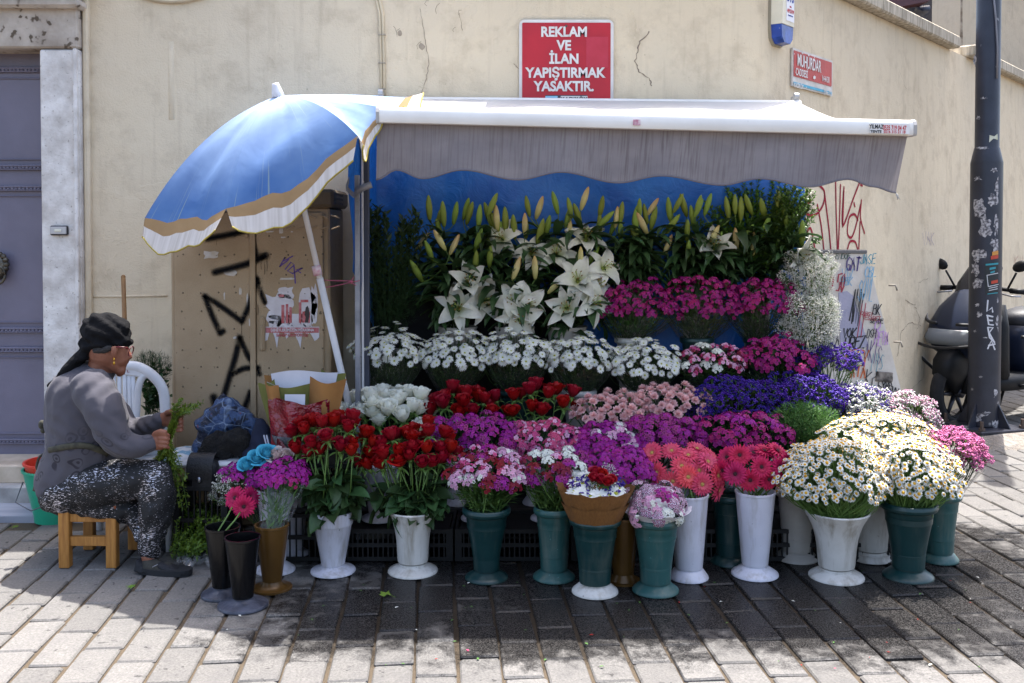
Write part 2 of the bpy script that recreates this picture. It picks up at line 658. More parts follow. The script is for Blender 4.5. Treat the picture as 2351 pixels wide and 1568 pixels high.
cdir = Vector(((1000 - CX) / F, 1, 0)).normalized()
cprp = Vector((cdir.y, -cdir.x, 0))
slots = []
for ci in range(-36, 64):
    off = (ci * .47) % 1 * .283 + U(-.03, .03)
    for ri in range(3, 36):
        p = cprp * (ci * .1475) + cdir * (ri * .283 + off)
        if p.y < 2.3 or p.y > 9.6 or p.x < -3.8 or p.x > 6.6:
            continue
        right = p.x - 1.336 - (p.y - WY) * .833
        if p.y > WY + .1 and right < -.05:
            continue
        if p.x < -1.62 and p.y > 5.02:
            continue
        seen = abs(p.x) < .514 * p.y + .09 and p.y > 3.12
        slots.append((0 if seen else 1, p.y, p))
slots.sort(key=lambda s: (s[0], s[1]))
rest = MB()
for k, (sn, _, p) in enumerate(slots):
    q = R.randrange(6)
    rot = Matrix.Rotation(math.atan2(-cdir.x, cdir.y) + U(-.014, .014), 4, 'Z') @ Matrix.Rotation(U(-.012, .012), 4, 'X') @ Matrix.Rotation(U(-.016, .016), 4, 'Y')
    mm = Matrix.Translation(p + Vector((U(-.004, .004), U(-.003, .003), U(-.004, .002)))) @ rot
    if k < 300:
        link('paver', PAV[q], pavement, mm)
    else:
        rest.add([mm @ Vector(v) for v in PAVB[q].v], PAVB[q].f)
link('far_pavers', rest.mesh('far_pavers', paver_m, 30), pavement, kind='stuff')

# ------------------------------------------------------------------ plaster wall with its receding wing
def plaster(name, c1, c2, c3):
    m, nt, b, out = new_mat(name)
    geo = N(nt, 'NewGeometry')
    pos = geo.outputs['Position']
    n1 = noisen(nt, pos, .9, 4)
    n2 = noisen(nt, pos, 5.5, 6, .65)
    st = N(nt, 'Mapping')
    st.inputs['Scale'].default_value = (6, 6, .5)
    nt.links.new(pos, st.inputs[0])
    n3 = noisen(nt, st.outputs[0], 3, 5, .6)
    c = mixc(nt, ramp(nt, [(.35, 0.0), (.65, 1.0)], n1).outputs[0], c1, c2)
    c = mixc(nt, ramp(nt, [(.5, 0.0), (.72, .5)], n2).outputs[0], c, c3)
    c = mixc(nt, ramp(nt, [(.54, 0.0), (.8, .45)], n3).outputs[0], c, c3)
    sm = noisen(nt, pos, 34, 4, .7)
    c = mixc(nt, ramp(nt, [(.68, 0.0), (.74, .55)], sm).outputs[0], c, tuple(x * .6 for x in c3[:3]) + (1,))
    pe = noisen(nt, pos, 2.6, 6, .62, .4)
    pk = ramp(nt, [(.60, 0.0), (.605, 1.0)], pe)
    c = mixc(nt, mixc(nt, 1.0, pk.outputs[0], (.5, .5, .5, 1), 'MULTIPLY'), c, mixc(nt, .5, c1, c2))
    nt.links.new(c, b.inputs['Base Color'])
    b.inputs['Roughness'].default_value = .88
    b.inputs['Specular IOR Level'].default_value = .2
    a1 = noisen(nt, pos, 130, 4)
    a2 = noisen(nt, pos, 7, 4)
    ad = N(nt, 'Math', operation='MULTIPLY_ADD')
    ad.inputs[1].default_value = .25
    nt.links.new(a1, ad.inputs[0])
    nt.links.new(a2, ad.inputs[2])
    a3 = N(nt, 'Math', operation='MULTIPLY_ADD')
    a3.inputs[1].default_value = .12
    nt.links.new(pk.outputs[0], a3.inputs[0])
    nt.links.new(ad.outputs[0], a3.inputs[2])
    bumpn(nt, b, a3.outputs[0], .55, .02)
    return m
plaster_m = plaster('plaster', hx('#cfc0a7'), hx('#d8c8ac'), hx('#a8977f'))
wall = thing('plaster_wall', 'long cream plaster wall behind the stall, turning back at the street sign', 'wall', (0, WY, 0))
WD = Vector((.64, .7684, 0)); WNR = Vector((.7684, -.64, 0))
CXW = 1.336
line = [Vector((-2.36, WY, 0)), Vector((CXW - .09, WY, 0))]
for t in (.2, .4, .6, .8, 1):
    a = line[1].lerp(Vector((CXW, WY, 0)), t); b2 = Vector((CXW, WY, 0)).lerp(Vector((CXW, WY, 0)) + WD * .09, t)
    line.append(a.lerp(b2, t))
line.append(Vector((CXW, WY, 0)) + WD * 9)
WT = 2.93
def WTOP(p):
    return WT if p.x > -.04 else 2.77
line[1:1] = [Vector((-.05, WY, 0)), Vector((-.03, WY, 0))]
mb = MB()
k_ = len(line)
nz_ = 12
vs_ = []
for p in line:
    for j in range(nz_ + 1):
        vs_.append(p + Vector((0, 0, -.05 + (WTOP(p) + .05) * j / nz_)))
fs = [(i * (nz_ + 1) + j, (i + 1) * (nz_ + 1) + j, (i + 1) * (nz_ + 1) + j + 1, i * (nz_ + 1) + j + 1) for i in range(k_ - 1) for j in range(nz_)]
mb.add(vs_, fs)
bk = [p + (Vector((0, .3, 0)) if i < 4 else Vector((-.25, .3, 0))) for i, p in enumerate(line)]
vs_ = [p + Vector((0, 0, WTOP(p))) for p in line] + [p + Vector((0, 0, WTOP(p))) for p in bk] + [p - Vector((0, 0, .05)) for p in bk]
fs = [(i, i + 1, k_ + i + 1, k_ + i) for i in range(k_ - 1)] + [(k_ + i, k_ + i + 1, 2 * k_ + i + 1, 2 * k_ + i) for i in range(k_ - 1)]
mb.add(vs_, fs)
part('wall_face', mb, plaster_m, wall, 40)
coping_m = surf('coping_concrete', hx('#c6bba8'), hx('#8d8474'), .9, 7, vec=(5, 5, .6), bump=.5, bscale=40)
t = -.1
k = 0
while t < 8.6:
    L = U(.75, 1.1)
    if 3.62 < t + L / 2 < 4.0:
        t += .42
        continue
    a = Vector((CXW, WY, 0)) + WD * (t + L / 2) + WNR * (.02 - .12)
    rz = Matrix.Rotation(math.atan2(WD.y, WD.x), 3, 'Z')
    mb = MB().box(a + Vector((0, 0, WT + .052 - (.015 if t > 4 else 0))), (L - .006, .36, .095), 0, rz, .012)
    part('coping_stone', mb, coping_m, wall, False)
    t += L
mb = MB().box((.62, WY - .1 + .16, WT + .052), (1.3, .36, .095), 0, None, .012)
part('coping_stone', mb, coping_m, wall, False)
mb = MB()
for (x0, y0, x1, y1) in ((205, 681, 384, 679), (197, 30, 203, 1010)):
    a, b2 = P(x0, y0, WY), P(x1, y1, WY)
    mb.tube([a, b2], .007, 6)
part('render_ridge', mb, plaster_m, wall)
patch_m = plaster('patch_plaster', hx('#c2b19b'), hx('#cbbaa3'), hx('#a8967f'))
mb = MB()
a, b2 = P(386, 95, WY - .002), P(400, 275, WY - .002)
mb.box((a + b2) / 2 + Vector((0, .004, 0)), (.033, .01, a.z - b2.z), 0, None, .004)
part('plaster_patch', mb, plaster_m, wall)
crack_m = surf('crack_shadow', hx('#75675a'), hx('#8d7e6e'), .95, 30)
mb = MB()
def wcrack(pts, w, D=WY, n=Vector((0, -1, 0))):
    q = []
    for i in range(len(pts) - 1):
        for t_ in np.linspace(0, 1, 6)[:-1]:
            q.append((pts[i][0] + (pts[i + 1][0] - pts[i][0]) * t_ + U(-2.0, 2.0), pts[i][1] + (pts[i + 1][1] - pts[i][1]) * t_))
    q.append(pts[-1])
    ribbon(mb, [P(x, y, D) + n * .0015 for x, y in q], [U(.2, .75) * w for _ in q], n, closed_ends=False)
for pts, w in (([(1492, 72), (1470, 95), (1463, 120), (1458, 140), (1468, 165), (1490, 180), (1496, 197)], .011), ([(965, 20), (970, 60), (978, 100), (984, 140), (980, 180), (968, 215)], .005),
               ([(1248, 60), (1230, 68), (1220, 80)], .004), ([(1055, 30), (1062, 70)], .004), ([(905, 60), (912, 85)], .004), ([(1180, 145), (1190, 158)], .006)):
    wcrack(pts, w)
for (x, y, r_) in ((967, 105, 11), (918, 75, 12), (1010, 22, 14), (985, 8, 12), (1060, 30, 12), (1046, 70, 8)):
    c = P(x, y, WY - .0015)
    pts = [c + Vector((math.cos(a_) * r_ * U(.5, 1) / 422, 0, math.sin(a_) * r_ * U(.5, 1.1) / 422)) for a_ in np.linspace(0, 2 * math.pi, 9)[:-1]]
    ribbon(mb, pts[2:6], .002, (0, -1, 0), closed_ends=False)
part('crack', mb, crack_m, wall, False)
chip_m = surf('bare_render', hx('#a39582'), hx('#8a7c6b'), .95, 20)
mb = MB()
for (x, y, r_) in ((968, 107, 9), (918, 77, 7), (1347, 160, 4)):
    c = P(x, y, WY - .001)
    mb.add([c + Vector((math.cos(a_) * r_ * U(.5, 1) / 422, 0, math.sin(a_) * r_ * U(.6, 1.2) / 422)) for a_ in np.linspace(0, 2 * math.pi, 10)[:-1]], [tuple(range(9))])
part('plaster_chip', mb, chip_m, wall, False)

def W2(px, py, off=.0):
    """point on the receding wing seen at px, py"""
    d = ray(px, py)
    o = Vector((0, 0, H))
    c = Vector((CXW, WY, 0)) + WNR * off
    t_ = (c - o).dot(WNR) / d.dot(WNR)
    return o + d * t_
red_spray = paint_mat('red_spray', hx('#8e2233'), .3, .1)
mb = MB()
tags = [[(1880, 424), (1893, 440), (1890, 470), (1872, 493), (1850, 490), (1846, 470), (1862, 462)], [(1893, 440), (1898, 480), (1904, 530), (1908, 575)], [(1877, 470), (1886, 520), (1892, 575)],
        [(1919, 418), (1920, 480), (1923, 575)], [(1930, 425), (1928, 500), (1925, 575)], [(1974, 418), (1958, 460), (1938, 515), (1934, 500), (1937, 440)],
        [(1938, 430), (1935, 520)], [(1978, 460), (1976, 500), (1985, 535)], [(1976, 470), (1965, 520), (1955, 545), (1946, 535), (1950, 500), (1962, 492), (1970, 505)], [(1975, 510), (1972, 575)],
        [(1856, 575), (1852, 540), (1862, 525), (1872, 575)], [(1945, 575), (1952, 555), (1964, 556), (1970, 575)], [(1976, 424), (1980, 426)], [(1961, 466), (1963, 474)]]
for s_ in tags:
    ribbon(mb, [W2(x, y, .003) for x, y in smooth_line([(a_, b_, 0) for a_, b_ in s_], 6) for x, y in [(x, y)]] if False else [W2(v.x, v.y, .003) for v in smooth_line([(a_, b_, 0) for a_, b_ in s_], 6)], .022, WNR)
part('red_graffiti', mb, red_spray, wall, False)
mb = MB()
u_ = (W2(2131, 560) - W2(2110, 560)) * .42
tagline(mb, 'VAK', W2(2118, 562, .003), u_ * 1.1, Vector((0, 0, .095)), .005, WNR, 0, .08)
part('purple_graffiti', mb, plain('purple_marker', hx('#7b6a9a')), wall, False)
mb = MB()
tagline(mb, 'KILER', W2(2330, 612, .003), (W2(2351, 612) - W2(2330, 612)) * .42, Vector((0, 0, .1)), .006, WNR, 0, .08)
part('red_marker_graffiti', mb, plain('red_marker', hx('#a04a44')), wall, False)
mb = MB()
for (pts, w) in (([(2080, 690), (2100, 700), (2112, 730), (2105, 760)], .012), ([(2175, 640), (2180, 680), (2160, 700)], .01), ([(2060, 820), (2070, 760), (2090, 740), (2120, 750)], .012), ([(2075, 905), (2120, 870), (2125, 800)], .01),
                 ([(2130, 640), (2110, 650), (2105, 690)], .008), ([(1905, 430), (1900, 300)], .004), ([(2080, 205), (2060, 150)], .004), ([(2150, 790), (2165, 760)], .008)):
    q = []
    for i in range(len(pts) - 1):
        for t_ in np.linspace(0, 1, 8)[:-1]:
            q.append((pts[i][0] + (pts[i + 1][0] - pts[i][0]) * t_ + U(-2, 2), pts[i][1] + (pts[i + 1][1] - pts[i][1]) * t_ + U(-2, 2)))
    ribbon(mb, [W2(x, y, .0025) for x, y in q], [U(.1, .55) * w for _ in q], WNR, closed_ends=False)
part('crack', mb, crack_m, wall, False)

# ------------------------------------------------------------------ stone doorway, door, steps
stone_m = surf('grey_marble', hx('#dedad6'), hx('#b9b3ad'), .8, 9, bump=.45, bscale=70, speck=(hx('#a39d97'), 55, .66))
stone_top = surf('stained_marble', hx('#bdb2a5'), hx('#8d8174'), .85, 5, bump=.5, bscale=40, speck=(hx('#5c5043'), 20, .62))
DJ = 5.34
doorway = thing('stone_doorway', 'weathered grey marble door surround at the wall edge', 'doorway', (P(140, 1000, DJ).x, DJ, 0))
xl, xr = P(96, 600, DJ).x, P(186, 600, DJ).x
zt = P(100, 113, DJ).z
mb = MB()
mb.box(((xl + xr) / 2, DJ + .14, (zt + .16) / 2), (xr - xl, .28, zt - .16), 0, None, .008)
mb.box((xr - .012, DJ - .012, (zt + .16) / 2), (.02, .03, zt - .16), 0, None, .004)
part('jamb', mb, stone_m, doorway, 30)
mb = MB()
mb.box((xr - 1.2, DJ + .14, zt + .16), (2.4, .3, .31), 0, None, .01)
mb.box((xr - 1.19, DJ + .06, zt + .235), (2.44, .24, .05), 0, None, .015)
mb.box((xr - 1.18, DJ + .05, zt + .33), (2.5, .3, .08), 0, None, .02)
part('lintel', mb, stone_top, doorway, 30)
mb = MB().box((xr + .018, WY - .012, 1.45), (.034, .05, 2.75), 0, None, .01)
part('edge_strip', mb, plaster_m, doorway, 30)
door_m = surf('violet_door_paint', hx('#6f6b7c'), hx('#636070'), .42, 3, bump=.12, bscale=160, spec=.45)
DD = 5.5
door = thing('metal_door', 'violet grey metal door with ornamental bands in the doorway', 'door', (P(20, 900, DD).x, DD, .24))
zb, ztd = P(50, 1046, DD).z, P(50, 118, DD).z
mb = MB().box((xl - .55, DD + .03, (zb + ztd) / 2), (1.14, .05, ztd - zb), 0)
part('leaf_panel', mb, door_m, door, False)
for y in (160, 384, 432, 757, 802, 1012):
    z = P(50, y, DD).z
    mb = MB()
    mb.box((xl - .55, DD - .004, z + .008), (1.12, .024, .012), 0, None, .003)
    mb.box((xl - .55, DD - .004, z - .012), (1.12, .02, .008), 0, None, .003)
    x = xl - .02
    i = 0
    while x > xl - .6:
        mb.ell((x, DD - .005, z - .003), (.011, .012, .008 if i % 2 else .011), n=8, m=5)
        mb.ell((x - .008, DD - .006, z + .01 - .02 * (i % 2)), (.006, .008, .006), n=6, m=4)
        x -= .021
        i += 1
    part('moulding', mb, door_m, door)
mb = MB()
for y in (180, 366, 450, 740, 820, 995):
    z = P(50, y, DD).z
    mb.box((xl - .55, DD + .002, z), (1.1, .014, .006), 0, None, .002)
part('panel_bead', mb, door_m, door, False)
kn_m = surf('aged_bronze', hx('#6d675c'), hx('#3a3630'), .35, 20, metal=.8, bump=.6, bscale=60)
c = P(-2, 612, DD - .03)
mb = MB().ell(c, (.05, .03, .075))
for a_ in np.linspace(0, 2 * math.pi, 15)[:-1]:
    mb.ell(c + Vector((.045 * math.cos(a_), -.008, .012 + .055 * math.sin(a_))), (.017, .018, .017), n=7, m=5)
mb.ell(c + Vector((0, -.03, -.01)), (.014, .02, .02), n=8, m=5)
mb.tube([c + Vector((.042 * math.cos(a_), -.02, -.045 + .05 * math.sin(a_))) for a_ in np.linspace(0, 2 * math.pi, 17)], .008, 6)
part('knocker', mb, kn_m, door)
bell = thing('door_bell', 'small silver and black door bell on the marble jamb', 'door bell', P(137, 528, DJ))
c = P(138, 529, DJ - .004)
mb = MB().box(c + Vector((0, -.008, 0)), (.094, .024, .052), 0, None, .006)
part('housing', mb, plain('black_plastic', hx('#1c1c20'), .4), bell, False)
part('face_plate', MB().box(c + Vector((0, -.022, 0)), (.088, .006, .04), 0, None, .003), plain('brushed_steel', hx('#b9b9bd'), .35, .6), bell, False)
part('button', MB().box(c + Vector((0, -.0265, 0)), (.036, .005, .014), 0, None, .002), plain('cream_plastic', hx('#d8d6c4'), .4), bell, False)
step_m = surf('step_stone', hx('#a9a6a4'), hx('#8a8684'), .75, 8, bump=.3, bscale=60, vec=(1, 6, 1))
ramp_m = surf('worn_marble', hx('#9a9ca6'), hx('#84868f'), .6, 4, bump=.2, bscale=40, vec=(.4, 6, 1))
step = thing('door_step', 'two grey marble steps below the metal door', 'step', (-2.3, 5.25, 0))
xs = -1.64
part('threshold', MB().box((xs - 1.0, 5.42, .19), (1.9, .36, .1), 0, None, .008), surf('threshold_stone', hx('#c9b9a6'), hx('#ab9b88'), .7, 8), step, 30)
part('upper_step', MB().box((xs - 1.0, 5.33, .07), (2.0, .3, .15), 0, None, .012), step_m, step, 30)
mb = MB().add([(xs - 2, 5.05, -.03), (xs + .02, 5.05, -.03), (xs + .02, 5.05, .022), (xs - 2, 5.05, .022), (xs + .02, 5.2, .06), (xs - 2, 5.2, .06), (xs + .02, 5.2, -.03), (xs - 2, 5.2, -.03)],
              [(0, 1, 2, 3), (3, 2, 4, 5), (5, 4, 6, 7), (1, 6, 4, 2), (0, 3, 5, 7)])
part('ramp_slab', mb, ramp_m, step, False)

# ------------------------------------------------------------------ house, eave and sheet behind the wall
D2 = 12.0
house = thing('cream_house', 'cream house corner rising behind the coping, right of the tarpaulin', 'house', (P(2200, 200, D2).x, D2, 0))
hm = plaster('house_plaster', hx('#c4b6a0'), hx('#cdbea6'), hx('#a99a86'))
a, b2, c2 = P(2131, 100, D2 + .5), P(2205, 100, D2), P(2560, 100, D2 + 2.2)
mb = MB()
pl = [a, b2, c2, c2 + Vector((0, 4, 0)), a + Vector((0, 5, 0))]
n_ = len(pl)
mb.add([(p.x, p.y, 0) for p in pl] + [(p.x, p.y, 6.5) for p in pl], [(i, (i + 1) % n_, n_ + (i + 1) % n_, n_ + i) for i in range(n_)] + [tuple(range(n_, 2 * n_))])
part('wall', mb, hm, house, False)
part('roof', MB().box(((a.x + c2.x) / 2, D2 + 3, 6.6), (abs(c2.x - a.x) + 1, 7, .2), 0, None, .03), plain('roof_slab', hx('#5c2f2c')), house, False)
mb = MB().tube([b2 + Vector((0, -.02, z)) for z in (-1.2, 0, .3, 1.2)], [.012, .02, .012, .01], 6)
part('stained_corner', mb, surf('corner_stain', hx('#6f604f'), hx('#b0a28e'), .95, 12), house)
shed = thing('lean_to_roof', 'dark maroon roof eave with navy sheeting seen above the coping', 'roof', (P(2050, 20, 10.5).x, 10.5, 0))
D3 = 10.5
q = [P(1900, 40, D3), P(2160, -8, D3)]
mb = MB()
mb.poly([P(1940, -30, D3), P(1965, 3, D3), P(2035, 22, D3), P(2135, 2, D3), P(2135, -60, D3)], .4, (0, -1, 0))
part('eave', mb, plain('maroon_paint', hx('#4a2a30'), .5), shed, False)
mb = MB()
def sheet(u, v):
    p = P(2010 + 122 * u, 12 + 10 * (1 - u) + (78 - 10 * (1 - u)) * v, D3 + .25)
    p.y += .04 * math.sin(u * 17 + v * 9) + .03 * math.sin(u * 7 - v * 13)
    return p
mb.grid(sheet, 14, 10)
part('navy_sheet', mb, plain('navy_sheet', hx('#2c3448'), .35), shed)
mb = MB()
for x in (1990, 2125):
    mb.box(P(x, 60, D3 + .8) * 1 + Vector((0, 0, -1.5)), (.1, .1, 4.2))
part('post', mb, plain('dark_timber', hx('#3a302c')), shed, False)
# ------------------------------------------------------------------ signs and fittings on the wall
white_p = surf('sign_white', hx('#dcd8d4'), hx('#c9c4be'), .4, 6, bump=.05)
red_p = surf('sign_red', hx('#b3202e'), hx('#a31d2b'), .38, 5, bump=.04)
DS = WY - .018
sign = thing('red_notice_sign', 'red notice sign with white Turkish capitals above the awning', 'sign', P(1300, 230, WY))
a, b2 = P(1192, 45, DS), P(1408, 330, DS)
w_, h_ = b2.x - a.x, a.z - b2.z
def rrect(c, w, h, r, y):
    o = []
    for sx, sz, a0 in ((1, 1, 0), (-1, 1, 1), (-1, -1, 2), (1, -1, 3)):
        for t in np.linspace(0, math.pi / 2, 5):
            ang = a0 * math.pi / 2 + t
            o.append(Vector((c.x + sx * (w / 2 - r) + r * math.cos(ang), y, c.z + sz * (h / 2 - r) + r * math.sin(ang))))
    return o[::-1]
c = (a + b2) / 2
part('white_plate', MB().poly(rrect(c, w_, h_, .03, DS), .012, (0, -1, 0)), white_p, sign, False)
part('red_field', MB().poly(rrect(c + Vector((0, 0, 0)), w_ - .032, h_ - .034, .006, DS - .003), .002, (0, -1, 0)), red_p, sign, False)
for s_, y, wd in (('REKLAM', 73, 103), ('VE', 104, 31), ('İLAN', 135, 56), ('YAPIŞTIRMAK', 167, 163), ('YASAKTIR.', 198, 128)):
    text('lettering', s_, P(1295 if s_ != 'YAPIŞTIRMAK' else 1298, y + 1, DS - .0065), .073, white_p, sign, bold=.0026, sx=.93)
part('faded_patch', MB().poly(rrect(P(1371, 120, DS), .118, .165, .004, DS - .0052), .0008, (0, -1, 0)), surf('faded_red', hx('#b53345'), hx('#ad2c3c'), .5, 8), sign, False)
part('screw', MB().ell(P(1300, 60, DS - .005), (.007, .004, .007), n=8, m=5), plain('rusty_screw', hx('#6a5a54'), .5, .5), sign)
part('emblem_plate', MB().poly(rrect(P(1300, 240, DS), .225, .1, .003, DS - .0055), .001, (0, -1, 0)), plain('dark_outline', hx('#3a3c48')), sign, False)
part('emblem_field', MB().poly(rrect(P(1318, 240, DS), .145, .09, .003, DS - .0072), .001, (0, -1, 0)), white_p, sign, False)
part('emblem_blue', MB().poly(rrect(P(1266, 240, DS), .066, .09, .003, DS - .0072), .001, (0, -1, 0)), plain('light_blue', hx('#8fc3dd')), sign, False)
text('lettering', 'KADIKÖY', P(1318, 228, DS - .0095), .032, plain('black_ink', hx('#22242a')), sign, bold=.0005)

# street name plate on the wing
plate = thing('street_name_plate', 'faded red and blue street name plate on the receding wall', 'sign', W2(1866, 165))
def wq(px0, py0, px1, py1, off, th, m, name, tl=None):
    A, B = W2(px0, py0, off), W2(px1, py1, off)
    zt_, zb_ = A.z, B.z
    pts = [Vector((A.x, A.y, zt_)), Vector((A.x, A.y, zb_)), Vector((B.x, B.y, zb_)), Vector((B.x, B.y, zt_))]
    return part(name, MB().poly(pts, th, WNR), m, plate, False)
red_f = surf('faded_sign_red', hx('#b5423c'), hx('#a63b36'), .5, 9, speck=(hx('#d8d0c8'), 26, .70))
wq(1820, 109, 1911, 221, .016, .012, surf('plate_white', hx('#cfc9c2'), hx('#b9b1a8'), .5, 12), 'base_plate')
wq(1823, 115, 1909.5, 199, .019, .002, red_f, 'red_field')
wq(1823, 187.5, 1909.5, 217, .0195, .002, surf('plate_blue', hx('#4da3bf'), hx('#4596b1'), .5, 9, speck=(hx('#d8d4cc'), 30, .68)), 'blue_band')
rotw = Matrix.Rotation(math.atan2(WD.y, WD.x), 4, 'Z') @ Matrix.Rotation(math.pi / 2, 4, 'X')
text('lettering', 'MÜHÜRDAR', W2(1858.5, 147, .0225), .098, white_p, plate, rotw, bold=.001, sx=.62)
text('lettering', 'CADDESİ', W2(1841, 168.5, .0225), .058, white_p, plate, rotw, bold=.0006, sx=.68)
text('lettering', '1↔131', W2(1896, 182.5, .0225), .05, white_p, plate, rotw, bold=.001, sx=.7)
text('lettering', 'KADIKÖY', W2(1834, 198, .0225), .036, white_p, plate, rotw, bold=.0004, sx=.8)
text('lettering', '[TNo: 7.]', W2(1900, 213, .0225), .036, white_p, plate, rotw, bold=.0004, sx=.8)
part('scraped_emblem', MB().add([W2(1870 + 4 * math.cos(t) * (1 if i % 2 else .6), 178 + 5 * math.sin(t) * (1 if i % 2 else .6), .0226) for i, t in enumerate(np.linspace(0, 2 * math.pi, 13)[:-1])], [tuple(range(12))[::-1]]), white_p, plate, False)

# burglar alarm
alarm = thing('alarm_box', 'cream burglar alarm box with blue tip above the street plate', 'alarm box', W2(1780, 60))
bo = W2(1781, 40, .0)
ux = WD; 
def ab(u, v, o):                                      # metres along the wall, up, out
    return bo + ux * u + Vector((0, 0, v)) + WNR * o
def shell(us, o0, o1, mats, nm, inset=.85):
    n = len(us)
    A = [ab(u, v, o0) for u, v in us]
    B = [ab(u * inset, v * .97, o1) for u, v in us]
    mb = MB().add(A + B, [(i, (i + 1) % n, n + (i + 1) % n, n + i) for i in range(n)] + [tuple(range(n, 2 * n))])
    return part(nm, mb, mats, alarm, False)
cream_p = surf('aged_cream_plastic', hx('#d6cdb6'), hx('#c7bda4'), .4, 6, speck=(hx('#7d7460'), 18, .72))
shell([(-.09, .35), (-.098, -.08), (-.088, -.135), (-.05, -.165), (.05, -.165), (.088, -.135), (.098, -.08), (.09, .35)], -.002, .016, plain('alarm_back', hx('#8f8672')), 'back_plate', .98)
shell([(-.085, .34), (-.093, -.055), (.093, -.055), (.085, .34)], .016, .075, cream_p, 'cover', .82)
shell([(-.093, -.0555), (-.083, -.125), (-.045, -.155), (.045, -.155), (.083, -.125), (.093, -.0555)], .016, .07, surf('blue_lens', hx('#2a4aa0'), hx('#1f3670'), .25, 14, speck=(hx('#9c96a0'), 40, .7)), 'blue_lens', .82)
part('sticker', MB().poly([ab(-.03, -.03, .077), ab(.07, -.03, .077), ab(.07, .26, .077), ab(-.03, .26, .077)], .0015, WNR), plain('sticker_white', hx('#e4e2e6')), alarm, False)
ink = plain('blue_ink', hx('#2b3c94')); ink2 = plain('red_ink', hx('#c23a3c'))
text('lettering', 'STS', ab(.018, .1, .0782), .075, ink, alarm, rotw, bold=.002, sx=.75)
text('lettering', '449 53 99', ab(.02, .025, .0782), .03, ink2, alarm, rotw, bold=.0006, sx=.7)
text('lettering', '0216', ab(.02, .05, .0782), .014, ink2, alarm, rotw, sx=.8)
text('lettering', 'stsguvenlik.com', ab(.02, .002, .0782), .012, ink, alarm, rotw, sx=.8)
mb = MB()
for r_ in (.022, .034, .046):
    ribbon(mb, [ab(-.012 + r_ * math.cos(t), .128 + r_ * math.sin(t), .0782) for t in np.linspace(1.5, 3.2, 8)], .006, WNR)
part('wave_mark', mb, ink2, alarm, False)

# conduit down the wall
cond = thing('wall_conduit', 'thin cream cable conduit running down the plaster to the awning', 'conduit', P(878, 230, WY - .01))
mb = MB()
for off in (0, 7):
    mb.tube([P(858 + off, -30, WY - .008), P(864 + off, 0, WY - .008), P(871 + off, 30, WY - .008), P(874 + off, 120, WY - .008), P(876 + off, 232, WY - .008)], .008, 7)
part('cable', mb, surf('cream_conduit', hx('#cabb9f'), hx('#b5a68b'), .6, 9), cond)
mb = MB()
for y in (80, 145, 205):
    mb.box(P(877, y, WY - .01), (.04, .018, .008), 0, None, .002)
part('clip', mb, plain('grey_clip', hx('#9b917f')), cond, False)
cab2 = thing('sagging_cable', 'cream cable sagging along the top of the wall by the doorway', 'cable', P(390, 0, WY - .02))
part('cable', MB().tube([P(x, 3 - 14 * ((x - 395) / 75) ** 2, WY - .012) for x in range(300, 500, 10)], .012, 7), surf('cream_cable', hx('#c3b49a'), hx('#a89a82'), .6, 9), cab2)

# ------------------------------------------------------------------ awning
fab_white = surf('awning_white', hx('#d2d0cc'), hx('#c6c3be'), .7, 4, bump=.08, bscale=300)
nt_ = fab_white.node_tree
tr_ = N(nt_, 'BsdfTranslucent')
tr_.inputs[0].default_value = hx('#d6d4d0')
mx_ = N(nt_, 'MixShader')
mx_.inputs[0].default_value = .3
nt_.links.new(nt_.nodes['Principled BSDF'].outputs[0], mx_.inputs[1])
nt_.links.new(tr_.outputs[0], mx_.inputs[2])
nt_.links.new(mx_.outputs[0], nt_.nodes['Material Output'].inputs['Surface'])
alu_white = surf('white_aluminium', hx('#e6e4df'), hx('#dcd9d3'), .3, 5, bump=.02, speck=(hx('#8e887e'), 70, .75))
def valance_mat():
    m, nt, b, out = new_mat('valance_cloth')
    uv = coords(nt, 'UV')
    st = N(nt, 'Mapping')
    st.inputs['Scale'].default_value = (260, 1.0, 1)
    nt.links.new(uv, st.inputs[0])
    s1 = noisen(nt, st.outputs[0], 1, 3)
    st2 = N(nt, 'Mapping')
    st2.inputs['Scale'].default_value = (9, 1.6, 1)
    nt.links.new(uv, st2.inputs[0])
    s2 = noisen(nt, st2.outputs[0], 1, 4)
    st3 = N(nt, 'Mapping')
    st3.inputs['Scale'].default_value = (3, .4, 1)
    nt.links.new(uv, st3.inputs[0])
    s3 = ramp(nt, [(.3, .35), (.6, 1.0)], noisen(nt, st3.outputs[0], 1, 2))
    c = mixc(nt, ramp(nt, [(.3, 0.0), (.7, 1.0)], s2).outputs[0], hx('#7d797e'), hx('#8f8a8c'))
    str_ = mixc(nt, 1.0, ramp(nt, [(.48, 0.0), (.66, .6)], s1).outputs[0], s3.outputs[0], 'MULTIPLY')
    c = mixc(nt, str_, c, hx('#5c5254'))
    nt.links.new(c, b.inputs['Base Color'])
    b.inputs['Roughness'].default_value = .8
    b.inputs['Specular IOR Level'].default_value = .15
    tr = N(nt, 'BsdfTranslucent')
    nt.links.new(c, tr.inputs[0])
    mx = N(nt, 'MixShader')
    mx.inputs[0].default_value = .12
    nt.links.new(b.outputs[0], mx.inputs[1])
    nt.links.new(tr.outputs[0], mx.inputs[2])
    nt.links.new(mx.outputs[0], out.inputs['Surface'])
    bumpn(nt, b, noisen(nt, uv, 900, 2), .1, .002)
    return m
val_m = valance_mat()
DB = 4.2
BL, BR = P(873, 266, DB), P(2090, 296, DB)
KL, KR = P(872, 231, 5.32), P(1832, 240, 5.32)
awn = thing('shop_awning', 'white folding awning with scalloped grey valance over the flower stall', 'awning', P(1450, 240, 5.3))
mb = MB()
